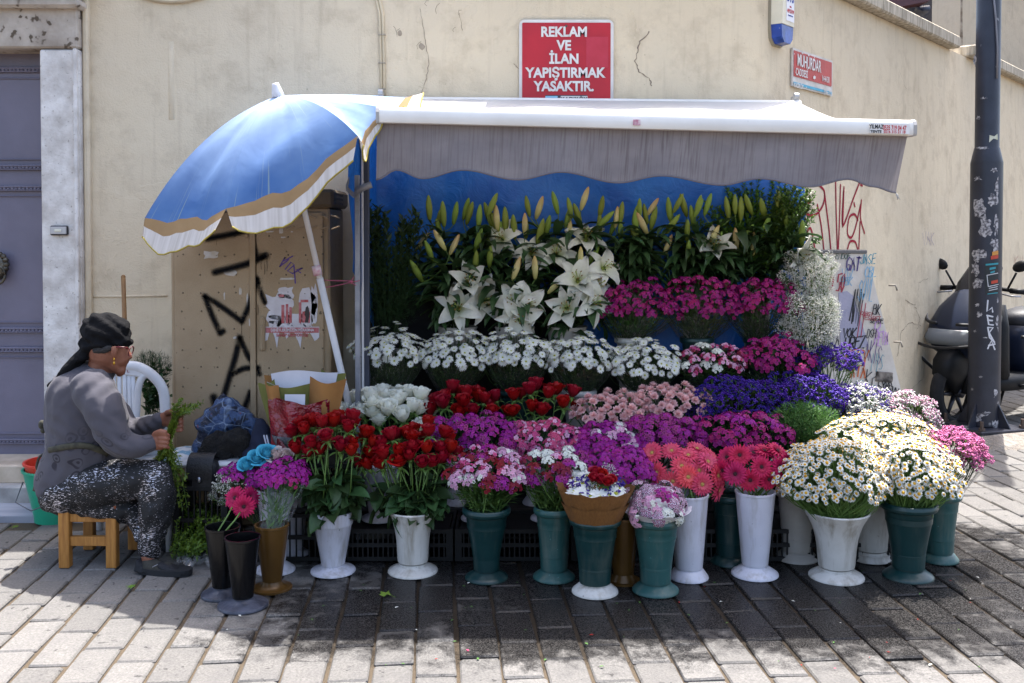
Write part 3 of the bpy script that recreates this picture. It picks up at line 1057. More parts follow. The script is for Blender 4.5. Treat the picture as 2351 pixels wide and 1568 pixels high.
def fabric(u, v):
    p = KL.lerp(KR, u).lerp(BL.lerp(BR, u), v)
    p.z += .012 - .03 * math.sin(math.pi * v) * (1 - .4 * u) + .006 * math.sin(u * 21) * v * (1 - v) * 4
    if u > .9:
        p.z -= .03 * math.sin(math.pi * v) * (u - .9) * 10
    return p
mb.grid(fabric, 40, 10)
part('canopy', mb, fab_white, awn)
d = (BR - BL).normalized()
rb = Matrix.Rotation(math.asin(-d.z), 3, 'Y')
mb = MB()
L = (BR - BL).length
prof = [(-.03, -.03), (-.034, -.022), (-.036, .012), (-.028, .028), (-.008, .036), (.03, .036), (.036, .02), (.036, -.03)]
vs_, n = [], len(prof)
for s_ in (0, 1):
    for y, z in prof:
        vs_.append(BL.lerp(BR, s_) + Vector((0, y, z)))
mb.add(vs_, [(i, n + i, n + (i + 1) % n, (i + 1) % n) for i in range(n)])
part('front_bar', mb, alu_white, awn, 35)
for p_, s_ in ((BL, -1), (BR, 1)):
    mb = MB()
    vs_ = []
    for e in (-.0, .014):
        for y, z in prof:
            vs_.append(p_ + Vector((s_ * e, y * 1.04, z * 1.06)))
    mb.add(vs_, [(i, n + i, n + (i + 1) % n, (i + 1) % n) for i in range(n)] + [tuple(range(n)), tuple(range(2 * n - 1, n - 1, -1))])
    part('end_cap', mb, plain('cap_grey', hx('#a8a5a2'), .4), awn, False)
bot = [(863, 412), (909, 389), (970, 409), (1062, 390), (1189, 412), (1288, 395), (1421, 418.5), (1517, 403), (1660, 424), (1740, 410), (1859, 428.5), (1949, 411), (2010, 428), (2068, 441)]
bx, by = [b_[0] for b_ in bot], [b_[1] for b_ in bot]
def botpx(x):
    i = max(0, min(len(bx) - 2, int(np.searchsorted(bx, x)) - 1))
    t = (x - bx[i]) / (bx[i + 1] - bx[i])
    t = (1 - math.cos(math.pi * max(0, min(1, t)))) / 2
    return by[i] + (by[i + 1] - by[i]) * t
def valance(u, v):
    x = 866 + (2084 - 866) * u
    top = P(x, 281 + 30 * u - 4, DB + .01)
    xb = 863 + (2068 - 863) * u
    lo = P(xb, botpx(xb), DB + .035)
    p = top.lerp(lo, v)
    p.y += v * (.012 * math.sin(u * 31) + .01 * math.sin(u * 13 + 1)) + (.05 * (u - .9) * 10 * v if u > .9 else 0)
    return p
mb = MB()
mb.grid(valance, 110, 12)
part('valance', mb, val_m, awn)
mb = MB()
mb.tube([valance(i / 110, 1) for i in range(111)], .0045, 6)
part('valance_hem', mb, plain('hem_piping', hx('#726d72'), .7), awn)
mb = MB()
e = valance(1, 1)
for k in range(9):
    mb.tube([e, e + Vector((U(0, .012), 0, -.012)), e + Vector((U(.0, .022), U(-.01, .01), -.02 - U(0, .012)))], .0012, 3)
part('frayed_thread', mb, plain('pale_thread', hx('#b9b7b4')), awn)
mb = MB()
mb.tube([KL + Vector((-.02, .03, -.005)), KR + Vector((.02, .03, -.005))], .032, 12)
part('roller', mb, alu_white, awn)
mb = MB()
for q in (KL + Vector((.0, .045, 0)), KR + Vector((.0, .045, 0))):
    mb.box(q + Vector((0, .012, .01)), (.03, .07, .09), 0, None, .006)
    mb.tube([q + Vector((-.012, -.01, .045)), q + Vector((.012, -.01, .045))], .022, 12)
part('wall_bracket', mb, plain('bracket_grey', hx('#b6b4b2'), .35, .3), awn, 40)
for sx in (.3, 1.0):
    mb = MB()
    A_ = KL.lerp(KR, .25 if sx < .5 else .75) + Vector((0, .05, -.03)); C_ = BL.lerp(BR, .08 if sx < .5 else .92) + Vector((0, .03, -.005))
    B_ = (A_ + C_) / 2 + Vector((.3 if sx < .5 else -.3, .05, -.02))
    mb.tube([A_, B_], .018, 8).tube([B_, C_], .015, 8).ell(B_, (.03, .03, .03))
    part('folding_arm', mb, alu_white, awn)
rb4 = Matrix.Rotation(math.asin(-d.z), 4, 'Y')
st = P(2043, 295, DB - .0395)
part('phone_sticker', MB().box(st, (.165, .0015, .042), 0, rb), plain('sticker_paper', hx('#e4e2e0')), awn, False)
rt = rb4 @ Matrix.Rotation(math.pi / 2, 4, 'X')
blk = plain('sticker_black', hx('#26262c'))
text('lettering', 'YILMAZ', P(2012, 291, DB - .0408), .024, blk, awn, rt, bold=.0005, sx=.72)
text('lettering', 'TENTE', P(2011, 302, DB - .0408), .015, blk, awn, rt, bold=.0005, sx=1.05)
text('lettering', '0535 719 04 47', P(2054, 294, DB - .0408), .028, plain('sticker_red', hx('#c2343c')), awn, rt, bold=.0005, sx=.55)
text('lettering', '0216 315 21 18', P(2054, 303, DB - .0408), .016, bpy.data.materials['sticker_red'], awn, rt, bold=.0003, sx=.9)
part('small_sticker', MB().box(P(1462, 281, DB - .0395), (.03, .0015, .024), 0, rb), surf('scuffed_sticker', hx('#d8c4c8'), hx('#b06a80'), .5, 60), awn, False)

# ------------------------------------------------------------------ blue tarpaulin behind the flowers
def tarp_mat():
    m, nt, b, out = new_mat('blue_tarp')
    v = coords(nt, 'Object')
    n1 = noisen(nt, v, 3.5, 5, .6, .4)
    c = mixc(nt, ramp(nt, [(.3, 0.0), (.7, 1.0)], n1).outputs[0], hx('#1058b4'), hx('#2a78d0'))
    nt.links.new(c, b.inputs['Base Color'])
    b.inputs['Roughness'].default_value = .38
    tr = N(nt, 'BsdfTranslucent')
    nt.links.new(c, tr.inputs[0])
    mx = N(nt, 'MixShader')
    mx.inputs[0].default_value = .3
    nt.links.new(b.outputs[0], mx.inputs[1])
    nt.links.new(tr.outputs[0], mx.inputs[2])
    nt.links.new(mx.outputs[0], out.inputs['Surface'])
    bumpn(nt, b, noisen(nt, v, 9, 5, .6, 1.0), .5, .03)
    return m
tarp_m = tarp_mat()
tarp = thing('blue_tarpaulin', 'bright blue plastic tarpaulin hung behind the lilies', 'tarpaulin', (.4, 5.36, 0))
mb = MB()
TL, TR_ = P(846, 300, 5.33).x, P(1850, 300, 5.33).x
def tarpf(u, v):
    x = TL + (TR_ - TL) * u
    z = 2.12 - v * 1.75
    y = 5.33 + .018 * math.sin(x * 9 + z * 3) + .012 * math.sin(x * 23 - z * 5) + .01 * math.sin(z * 11 + x * 4)
    return Vector((x, y, z))
mb.grid(tarpf, 60, 24)
part('back_sheet', mb, tarp_m, tarp)
mb = MB()
mb.grid(lambda u, v: Vector((TL + .005 + .03 * (1 - u) + .012 * math.sin(u * 9 + v * 6), 5.32 - .62 * u, 2.1 - .16 * u - v * (1.2 - .55 * u))), 12, 16)
part('side_sheet', mb, tarp_m, tarp)
# ------------------------------------------------------------------ display rack
steel_m = surf('galvanised_steel', hx('#8d9099'), hx('#70737c'), .45, 12, metal=.35, bump=.1, bscale=80)
dark_wood = surf('dark_boards', hx('#2c2a2a'), hx('#1d1b1c'), .8, 8, vec=(.4, 6, 6), bump=.3)
shade_sheet_m = surf('shade_sheet', hx('#17171a'), hx('#0f0f12'), .9, 10)
rack = thing('display_rack', 'tiered dark rack carrying the flower buckets under the awning', 'rack', (.4, 5.0, 0))
xp = P(821, 600, 4.72).x
zp = P(821, 402, 4.72).z
part('upright', MB().box((xp, 4.72, zp / 2), (.024, .03, zp), 0, None, .003), steel_m, rack, False)
part('upright', MB().box((P(838, 400, 4.9).x, 4.9, 1.0), (.04, .04, 2.0), 0, None, .003), plain('dark_post', hx('#3c4150'), .5), rack, False)
part('upright', MB().box((P(833, 400, 4.88).x, 4.86, 1.05), (.01, .012, 1.95), 0, None, .002), plain('white_batten', hx('#c9c9cc'), .5), rack, False)
for x in (.45, 1.62):
    part('upright', MB().box((x, 5.29, .41), (.03, .03, .82), 0, None, .003), steel_m, rack, False)
xl_, xr_ = -.80, 1.72
for y, z, d_, x0, x1 in ((4.86, .135, .27, xl_, xr_), (5.03, .305, .16, xl_, 1.7), (5.175, .585, .15, xl_, 1.66), (5.27, .83, .09, .38, 1.6)):
    part('shelf_board', MB().box(((x0 + x1) / 2, y, z), (x1 - x0, d_, .026), 0, None, .003), dark_wood, rack, False)
for y, z0, z1, x0, x1 in ((5.29, .6, 1.14, xl_, .36), (4.945, .148, .29, xl_, 1.68), (5.108, .318, .57, xl_, 1.66), (5.262, .6, .81, xl_, 1.6)):
    part('shade_backing', MB().box(((x0 + x1) / 2, y, (z0 + z1) / 2), (x1 - x0 - .02, .012, z1 - z0), 0), shade_sheet_m, rack, False)  # black sheets added to block light and darken the gaps between tiers
for x in (xl_ + .02, .42, xr_ - .06):
    part('leg', MB().box((x, 4.99, .06), (.04, .04, .124)), dark_wood, rack, False)
    part('leg', MB().box((x, 5.1, .14), (.035, .035, .3)), dark_wood, rack, False)
    part('leg', MB().box((x, 5.24, .28), (.035, .035, .58)), dark_wood, rack, False)
mb = MB()
c = P(822, 440, 4.70)
mb.box(c + Vector((.028, .0, .02)), (.075, .025, .03), 0, Matrix.Rotation(-.35, 3, 'Y'))
for i in range(7):
    o = Vector((-.02, -.01 * 1, -.004 * i))
    mb.tube([c + o + Vector(q) for q in ((-.02, 0, .07), (-.035, 0, .03), (0, 0, -.005), (.04, 0, .02), (.05, 0, .05))], .0016, 4)
part('wire_hanger', mb, steel_m, rack)
rope_m = plain('pink_string', hx('#a8506a'), .8)
rope = thing('pink_string', 'pink string tying the parasol pole to the rack upright', 'string', P(780, 650, 4.7))
mb = MB()
for a_, b_ in (((733, 642), (806, 645)), ((735, 662), (806, 648)), ((806, 646), (812, 635)), ((806, 648), (818, 655)), ((800, 648), (826, 644))):
    mb.tube([P(*a_, 4.69), P((a_[0] + b_[0]) / 2, (a_[1] + b_[1]) / 2 + 1, 4.69), P(*b_, 4.69)], .0022, 5)
mb.ell(P(806, 647, 4.69), (.008, .008, .008), n=6, m=4)
part('string_line', mb, rope_m, rope)

# black crates under the buckets
crate_m = surf('black_crate_plastic', hx('#0d0d0f'), hx('#141416'), .6, 10, bump=.1)
def crate_mesh(w, d_, h_, nb):
    mb = MB()
    for z in (.012, h_ - .012, h_ * .5):
        for s_ in (-1, 1):
            mb.box((0, s_ * d_ / 2, z), (w, .012, .018)).box((s_ * w / 2, 0, z), (.012, d_, .018))
    for sx in (-1, 1):
        for sy in (-1, 1):
            mb.box((sx * (w / 2 - .01), sy * (d_ / 2 - .01), h_ / 2), (.03, .03, h_ - .004))
    for i in range(nb):
        x = -w / 2 + w * (i + .5) / nb
        for s_ in (-1, 1):
            mb.box((x, s_ * d_ / 2, h_ / 2), (.006, .008, h_ - .03))
    for i in range(int(nb * d_ / w)):
        y = -d_ / 2 + d_ * (i + .5) / int(nb * d_ / w)
        for s_ in (-1, 1):
            mb.box((s_ * w / 2, y, h_ / 2), (.008, .006, h_ - .03))
    mb.box((0, 0, .006), (w - .02, d_ - .02, .01))
    mb.box((0, 0, h_ - .016), (w - .03, d_ - .03, .006))
    return mb.mesh('crate', crate_m, False)
CR1 = crate_mesh(.5, .3, .148, 22)
crates = [(-.52, 'behind the two white rose vases'), (.0, 'behind the first green sweet william vase'), (.52, 'behind the brown wrapped bouquet'), (1.04, 'behind the tall white gerbera vases'), (1.56, 'beside the dark green chamomile vase')]
for x, w in crates:
    o = link('plastic_crate', CR1, None, Matrix.Translation((x, 4.575, .0)))
    tag(o, 'low black slatted plastic crate on the paving ' + w, 'crate', 'black crates under the front buckets')

# ------------------------------------------------------------------ utility cabinet
cab_m = surf('beige_cabinet_paint', hx('#a58f72'), hx('#988265'), .55, 5, bump=.35, bscale=170, speck=(hx('#5d4e3a'), 26, .70))
cab_dark = surf('cabinet_side_paint', hx('#6b5c48'), hx('#5b4e3d'), .6, 7, bump=.3, bscale=120)
DC = 4.95
cx0, cx1 = P(391, 700, DC).x, P(757, 700, DC).x
ztop = P(700, 476, DC).z
cab = thing('utility_cabinet', 'beige steel street cabinet sprayed with black letters, behind the parasol', 'cabinet', ((cx0 + cx1) / 2, DC + .2, 0))
part('body', MB().box(((cx0 + cx1) / 2, DC + .205, ztop / 2), (cx1 - cx0, .39, ztop), 0, None, .01), cab_m, cab, False)
part('cap', MB().box(((cx0 + cx1) / 2, DC + .2, ztop + .045), (cx1 - cx0 + .05, .44, .09), 0, None, .015), cab_dark, cab, False)
mb = MB()
for i in range(9):
    for j in range(3):
        mb.box((cx1 + .0262, DC + .02 + i * .028, ztop + .022 + j * .022), (.003, .016, .011))
part('vent_hole', mb, plain('vent_dark', hx('#2a251f')), cab, False)
xm = P(588, 800, DC).x
zd0, zd1 = .12, P(600, 488, DC).z
for x0, x1 in ((cx0 + .025, xm - .004), (xm + .004, cx1 - .03)):
    cdoor = part('door', MB().box(((x0 + x1) / 2, DC + .002, (zd0 + zd1) / 2), (x1 - x0, .02, zd1 - zd0), 0, None, .004), cab_m, cab, False)
DF = DC - .0085
part('door_lip', MB().box((xm - .012, DF - .003, (zd0 + zd1) / 2), (.028, .01, zd1 - zd0), 0, None, .003), cab_m, cab, False)
mb = MB()
mb.box(P(602, 766, DF - .008), (.028, .018, .17), 0, None, .009)
mb.box(P(602, 776, DF - .018), (.02, .018, .13), 0, None, .008)
part('handle', mb, cab_m, cdoor, False)
mb = MB()
for row in range(2):
    for i in range(6):
        c = P(640 + i * 26, 497 + row * 26, DF - .002)
        mb.box(c, (.045, .012, .007), 0, Matrix.Rotation(-.35 if row else .35, 3, 'Y'), .002)
part('louvre', mb, cab_m, cdoor, False)
mb = MB()
for i in range(9):
    for j in range(14):
        if U(0, 1) < .1:
            continue
        mb.ell(P(420 + i * 40 + U(-3, 3), 500 + j * 43 + U(-3, 3), DF + .001), (.005, .0035, .005), n=6, m=4)
part('rivet_bump', mb, cab_dark, cab, kind='stuff')
black_spray = paint_mat('black_spray', hx('#0c0c0f'), .9, .3)
mb = MB()
def cp(pts, w, k=6):
    ribbon(mb, [P(v.x, v.y, DF - .003) for v in smooth_line([(a_, b_, 0) for a_, b_ in pts], k)], w * 1.45 if w > .01 else w, (0, -1, 0))
for pts, w in (([(475, 548), (520, 540), (570, 528), (612, 512)], .055), ([(575, 535), (582, 560), (592, 595)], .042), ([(493, 625), (530, 616), (575, 603), (610, 586)], .058),
               ([(470, 680), (485, 720), (505, 765)], .05), ([(470, 680), (510, 705), (555, 738)], .05), ([(555, 738), (572, 700), (590, 640)], .05), ([(590, 640), (598, 670), (608, 695)], .042), ([(505, 765), (512, 760)], .05),
               ([(550, 775), (540, 820), (528, 860), (515, 905)], .055), ([(550, 775), (568, 815), (595, 858)], .05), ([(533, 860), (560, 846), (592, 845)], .05), ([(490, 912), (500, 950)], .065), ([(575, 900), (560, 940)], .05), ([(610, 505), (616, 508)], .06), ([(600, 590), (608, 588)], .065)):
    cp(pts, w)
for x, y0, y1 in ((579, 515, 552), (568, 518, 545), (607, 600, 630), (613, 600, 622), (600, 600, 618), (555, 745, 768), (481, 705, 725), (617, 860, 890), (622, 858, 880), (497, 550, 562), (585, 610, 632), (592, 700, 722)):
    cp([(x, y0), (x + U(-1, 1), (y0 + y1) / 2), (x, y1)], .006, 3)
part('black_graffiti', mb, black_spray, cab, False)
mb = MB()
for pts in ([(642, 612), (655, 590), (650, 600), (672, 588)], [(642, 612), (658, 600), (662, 596)], [(655, 618), (668, 602), (676, 608), (660, 622), (672, 628)], [(672, 628), (695, 615), (680, 620), (690, 626)], [(675, 612), (678, 650)]):
    ribbon(mb, [P(a_, b_, DF - .002) for a_, b_ in pts], .006, (0, -1, 0))
part('purple_tag', mb, plain('violet_marker', hx('#5a3c8c')), cab, False)
mb = MB()
for pts in ([(612, 880), (622, 872), (630, 884), (616, 888), (632, 876)], [(606, 890), (636, 886)]):
    ribbon(mb, [P(a_, b_, DF - .002) for a_, b_ in pts], .005, (0, -1, 0))
part('blue_tag', mb, plain('cyan_marker', hx('#4c98b4')), cab, False)
# torn poster: ragged scraps of white paper with print
paper_m = surf('poster_paper', hx('#cfcbd0'), hx('#c2bcc0'), .75, 20)
def scrap(c, w, h, k, drip=0, seed=0):
    rr = random.Random(seed)
    o = []
    for i in range(k):
        t = 2 * math.pi * i / k
        q = 1 / max(abs(math.cos(t)), abs(math.sin(t)))
        j = rr.uniform(.7, 1.05)
        dz = (-drip * rr.random() if math.sin(t) < -.5 else 0)
        o.append(P(c[0] + w / 2 * math.cos(t) * q * j, c[1] - h / 2 * math.sin(t) * q * j - dz, DF - .0015))
    return o
poster = thing('torn_poster', 'torn white and red poster remnants pasted on the cabinet door', 'poster', P(672, 790, DF))
mb = MB()
for c, w, h, k, dr_, sd in (((642, 712), 66, 84, 26, 0, 1), ((706, 705), 44, 92, 18, 0, 2), ((665, 740), 96, 40, 20, 0, 5), ((655, 672), 40, 30, 16, 0, 7), ((722, 700), 18, 100, 14, 0, 9)):
    pts = scrap(c, w, h, k, dr_, sd)
    mb.add([P(*c, DF - .0015)] + pts, [(0, i + 1, (i + 1) % k + 1) for i in range(k)][::1])
pts = [(610, 752), (733, 752), (733, 792), (727, 806), (722, 790), (716, 785), (706, 790), (700, 779), (690, 782), (685, 812), (682, 786), (672, 800), (668, 783), (660, 798), (655, 780), (650, 785), (645, 770), (637, 778), (634, 812), (628, 806), (626, 780), (620, 775), (616, 812), (609, 800)]
top = [P(610 + (733 - 610) * i / 23, 750, DF - .0016) for i in range(24)]
low = [(609 + (733 - 609) * i / 23, (795, 806, 770, 772, 800, 812, 772, 770, 775, 790, 798, 772, 770, 800, 795, 812, 778, 776, 780, 790, 784, 795, 806, 786)[i]) for i in range(24)]
lowp = [P(a_, b_ - (26 if i % 3 == 1 else 12), DF - .0016) for i, (a_, b_) in enumerate(low)]
mb.add(top + lowp, [(i, i + 24, i + 25, i + 1) for i in range(23)])
part('white_scraps', mb, paper_m, poster, False)
redp = surf('poster_red', hx('#a23a3c'), hx('#b9777a'), .7, 30)
mb = MB()
def qd(x0, y0, x1, y1, o=.0024):
    mb.add([P(x0, y0, DF - o), P(x0, y1, DF - o), P(x1, y1, DF - o), P(x1, y0, DF - o)], [(0, 1, 2, 3)])
qd(610, 752, 732, 764); qd(646, 700, 653, 742); qd(656, 698, 662, 742); qd(664, 705, 670, 742); qd(690, 688, 708, 694); qd(686, 694, 692, 744); qd(640, 676, 652, 682); qd(694, 715, 712, 742, .0022)
part('red_print', mb, redp, poster, False)
mb = MB()
mb.add([P(a_, b_, DF - .0028) for a_, b_ in ((702, 706), (706, 702), (709, 708), (711, 722), (707, 742), (699, 743), (702, 728), (699, 722))], [tuple(range(8))[::-1]])
part('figure_print', mb, plain('poster_black', hx('#2c2428')), poster, False)
text('lettering', "MART'TA", P(691, 746, DF - .0032), .026, paper_m, poster, bold=.0008)
text('lettering', 'ŞEHİTLERİMİZİN MİRASINA', P(671, 758, DF - .0032), .0195, paper_m, poster, bold=.0006, sx=.86)
text('lettering', 'SAHİP ÇIKIYORUZ!', P(671, 769.5, DF - .0032), .0205, redp, poster, bold=.0008, sx=.9)
mb = MB()
for i, (x, y, w, h) in enumerate(((575, 548, 6, 20), (620, 532, 20, 4), (645, 528, 10, 20), (650, 545, 12, 4), (670, 532, 6, 3), (484, 585, 36, 18), (529, 625, 32, 18), (515, 680, 4, 20), (568, 690, 5, 40), (660, 640, 40, 5), (552, 668, 8, 18), (540, 775, 12, 6), (573, 740, 4, 18))):
    k = 11
    pts = scrap((x, y), w, h, k, 0, 20 + i)
    mb.add([P(x, y, DF - .002)] + pts, [(0, j + 1, (j + 1) % k + 1) for j in range(k)])
part('paper_scrap', mb, surf('old_paper', hx('#b5aa9b'), hx('#c4bfbc'), .8, 30), cab, False)

# ------------------------------------------------------------------ parasol
def parasol_mat(name='parasol_cloth', ca='#41659c', cb='#6484b0'):
    m, nt, b, out = new_mat(name)
    uv = N(nt, 'UVMap')
    sp = N(nt, 'SeparateXYZ')
    nt.links.new(uv.outputs[0], sp.inputs[0])
    pos = coords(nt, 'Object')
    n1 = noisen(nt, pos, 3, 4)
    blue = mixc(nt, ramp(nt, [(.3, 0.0), (.7, 1.0)], n1).outputs[0], hx(ca), hx(cb))
    st = N(nt, 'Mapping')
    st.inputs['Scale'].default_value = (26, 1.2, 1)
    nt.links.new(uv.outputs[0], st.inputs[0])
    s1 = ramp(nt, [(.62, 0.0), (.72, .4)], noisen(nt, st.outputs[0], 1.5, 3))
    blue = mixc(nt, s1.outputs[0], blue, hx('#a9b48f'))
    lit_fade = N(nt, 'MapRange', i_1=.0, i_2=.75, i_3=.75, i_4=0.0)
    nt.links.new(sp.outputs[1], lit_fade.inputs[0])
    blue = mixc(nt, lit_fade.outputs[0], blue, hx('#b9c8dc'))  # paler towards the apex: faded cloth plus sunlight painted in
    tan = mixc(nt, noisen(nt, pos, 9, 4), hx('#8a7050'), hx('#a98d6a'))
    wht = mixc(nt, ramp(nt, [(.4, 0.0), (.75, .8)], noisen(nt, st.outputs[0], 1, 4)).outputs[0], hx('#cfc9c4'), hx('#a79f95'))
    k1 = ramp(nt, [(.0, 0.0), (.8, 1.0)], sp.outputs[1], 'CONSTANT')
    k2 = ramp(nt, [(.0, 0.0), (.885, 1.0)], sp.outputs[1], 'CONSTANT')
    c = mixc(nt, k2.outputs[0], mixc(nt, k1.outputs[0], blue, tan), wht)
    nt.links.new(c, b.inputs['Base Color'])
    b.inputs['Roughness'].default_value = 1.0
    b.inputs['Specular IOR Level'].default_value = .05
    tr = N(nt, 'BsdfTranslucent')
    nt.links.new(c, tr.inputs[0])
    mx = N(nt, 'MixShader')
    mx.inputs[0].default_value = .12
    nt.links.new(b.outputs[0], mx.inputs[1])
    nt.links.new(tr.outputs[0], mx.inputs[2])
    nt.links.new(mx.outputs[0], out.inputs['Surface'])
    bumpn(nt, b, noisen(nt, pos, 6, 3, .5, .5), .22, .02)
    return m
para_m = parasol_mat()
para_sunlit = parasol_mat('sunlit_parasol_cloth', '#7f98bc', '#a3b6d0')  # paler copy of the cloth with direct sunlight painted into its colour
para = thing('beach_parasol', 'faded blue beach parasol with tan and white fringe above the woman', 'parasol', (-.663, 4.875, 0))
APX = Vector((-1.065, 4.55, 2.095))
tips = [Vector(q) for q in ((-1.629, 4.42, 1.538), (-1.204, 4.2, 1.575), (-.628, 4.06, 1.867), (-.545, 4.22, 2.0), (-.5, 4.66, 2.1), (-.82, 5.08, 2.05), (-1.3, 5.18, 1.80), (-1.6, 4.85, 1.63))]
def rib(i, t):
    p = APX.lerp(tips[i], t)
    b_ = .34 if i in (0, 1, 6, 7) else (.2 if i == 2 else .05)
    p.z += b_ * .62 * t * (1 - t) * 1.35
    o = (tips[i] - APX); o.z = 0
    p += o.normalized() * (b_ * .35 * t * (1 - t))
    return p
for i in range(8):
    j = (i + 1) % 8
    mb = MB()
    flat_on_awning = i in (3,)
    def pan(u, v, i=i, j=j):
        vv = min(v / .8, 1.0)
        p = rib(i, vv).lerp(rib(j, vv), u)
        sag = math.sin(math.pi * u)
        p.z -= .075 * sag * vv * vv
        p -= (p - APX) * (.075 * sag * vv)
        wr = .014 * math.sin(u * 11 + i * 2 + vv * 9) * vv * sag + .006 * math.sin(u * 27 + vv * 5) * vv * sag + (.02 * math.sin(vv * 15 + u * 3 + i) * sag * vv if i == 1 else 0)
        p.z += wr
        if v > .8:
            f = (v - .8) / .2
            out_ = (rib(i, 1).lerp(rib(j, 1), .5) - APX); out_.z = 0; out_.normalize()
            ln = .09 + .045 * sag + (.02 * math.sin(u * 6.28 * 1.0) if i < 3 else 0)
            if i == 2:
                ln *= .6
            if i in (3, 4):
                p += out_ * (ln * f) + Vector((0, 0, .02 * math.sin(u * 8) * f))
            else:
                p += Vector((0, 0, -ln * f)) + out_ * (ln * .30 * f)
                e_ = (tips[j] - tips[i]).normalized()
                p += e_ * (.028 * f * ((1 if u < .5 else -1) * (abs(u - .5) * 2) ** 6))
        return p
    mb.grid(pan, 14, 20)
    part('canopy_panel', mb, para_sunlit if i in (2, 3, 4) else para_m, para)
    mb = MB()
    mb.tube([pan(k / 14, 1) for k in range(15)], .004, 5)
    part('hem_binding', mb, plain('gold_binding', hx('#a08f3c'), .7), para)
    part('rib', MB().tube([rib(i, t) - Vector((0, 0, .012)) for t in np.linspace(.02, 1, 9)], .004, 5), steel_m, para)
white_pole = surf('white_pole_paint', hx('#d4d2d4'), hx('#c2c0c2'), .4, 6)
pb, pt_ = Vector((-.663, 4.875, 0.0)), APX
dpole = (pt_ - pb).normalized()
mid = pb + dpole * ((pt_ - pb).length * .60)
part('pole', MB().tube([mid, pt_ - dpole * .02], .0135, 12), white_pole, para)
part('pole', MB().tube([pb, mid], .0165, 12), white_pole, para)
mb = MB()
mb.lathe([(.0, .0), (.03, .0), (.026, .02), (.018, .05), (.015, .062), (0, .064)], APX + dpole * -.005, 14, 0, dpole)
part('finial', mb, white_pole, para)
mb = MB()
cc_ = P(728, 622, 4.665)
mb.tube([cc_ - dpole * .02, cc_ + dpole * .025], .021, 10)
part('joint_collar', mb, surf('pink_tape', hx('#b8788a'), hx('#cfc4c6'), .5, 40), para)
part('base_block', MB().lathe([(0, .12), (.03, .12), (.035, .06), (.16, .05), (.17, 0), (0, 0)], pb, 20), plain('concrete_base', hx('#6b6864'), .9), para)

# ------------------------------------------------------------------ lamp post
post_m = surf('dark_post_paint', hx('#2d2f3a'), hx('#23252e'), .42, 6, bump=.12, bscale=50, speck=(hx('#8d8a8c'), 9, .70))
DP = 6.95
pc = P(2259, 900, DP + .12)
r1, r2 = .107, .081
lamp = thing('lamp_post', 'dark painted steel lamp post plastered with torn stickers by the scooter', 'lamp post', (pc.x, pc.y, 0))
zc0, zc1 = P(2261, 372, DP).z, P(2261, 335, DP).z
mb = MB()
mb.lathe([(r1, .1), (r1, zc0), (r1 * .98, zc0 + .012), (r2 + .004, zc1 - .01), (r2, zc1), (r2, 4.2), (0, 4.2)], (pc.x, pc.y, 0), 32)
part('shaft', mb, post_m, lamp, 40)
for a_ in (0.6, 2.2, 3.7, 5.3):
    d_ = Vector((math.cos(a_), math.sin(a_), 0))
    mb = MB().poly([Vector((pc.x, pc.y, .09)) + d_ * .1, Vector((pc.x, pc.y, .09)) + d_ * .2, Vector((pc.x, pc.y, .27)) + d_ * .1], .012, d_.cross(Vector((0, 0, 1))))
    part('gusset', mb, post_m, lamp, False)
part('base_plate', MB().box((pc.x, pc.y, .085), (.42, .42, .02), 0, Matrix.Rotation(.3, 3, 'Z'), .004), post_m, lamp, False)
mb = MB()
for sx in (-1, 1):
    for sy in (-1, 1):
        q = Matrix.Rotation(.3, 3, 'Z') @ Vector((sx * .175, sy * .175, 0))
        mb.tube([Vector((pc.x, pc.y, .09)) + q, Vector((pc.x, pc.y, .16)) + q], .012, 8)
        mb.tube([Vector((pc.x, pc.y, .095)) + q, Vector((pc.x, pc.y, .115)) + q], .022, 6)
part('anchor_bolt', mb, plain('rusty_bolt', hx('#5a4c44'), .7, .4), lamp, 40)
mb = MB()
k = 26
ring0, ring1 = [], []
for i in range(k):
    a_ = 2 * math.pi * i / k
    ring0.append((pc.x + math.cos(a_) * U(.42, .5), pc.y + math.sin(a_) * U(.38, .46), -.01))
    ring1.append((pc.x + math.cos(a_) * U(.28, .33), pc.y + math.sin(a_) * U(.27, .32), U(.06, .08)))
mb.add(ring0 + ring1, [(i, (i + 1) % k, k + (i + 1) % k, k + i) for i in range(k)] + [tuple(range(k, 2 * k))])
part('concrete_footing', mb, surf('rough_concrete', hx('#8d857c'), hx('#6f675f'), .95, 9, bump=.8, bscale=30, dist=.03), lamp)
def onpost(px, py, o=.002):
    r_ = (r1 if py > 372 else (r2 if py < 335 else r2 + (r1 - r2) * (py - 335) / 37)) + o
    d_ = ray(px, py); o_ = Vector((0, 0, H))
    ex, ey = o_.x - pc.x, o_.y - pc.y
    A_ = d_.x ** 2 + d_.y ** 2; B_ = 2 * (ex * d_.x + ey * d_.y); C_ = ex ** 2 + ey ** 2 - r_ ** 2
    ds = B_ * B_ - 4 * A_ * C_
    t_ = (-B_ - math.sqrt(ds)) / (2 * A_) if ds > 0 else -B_ / (2 * A_)
    return o_ + d_ * t_
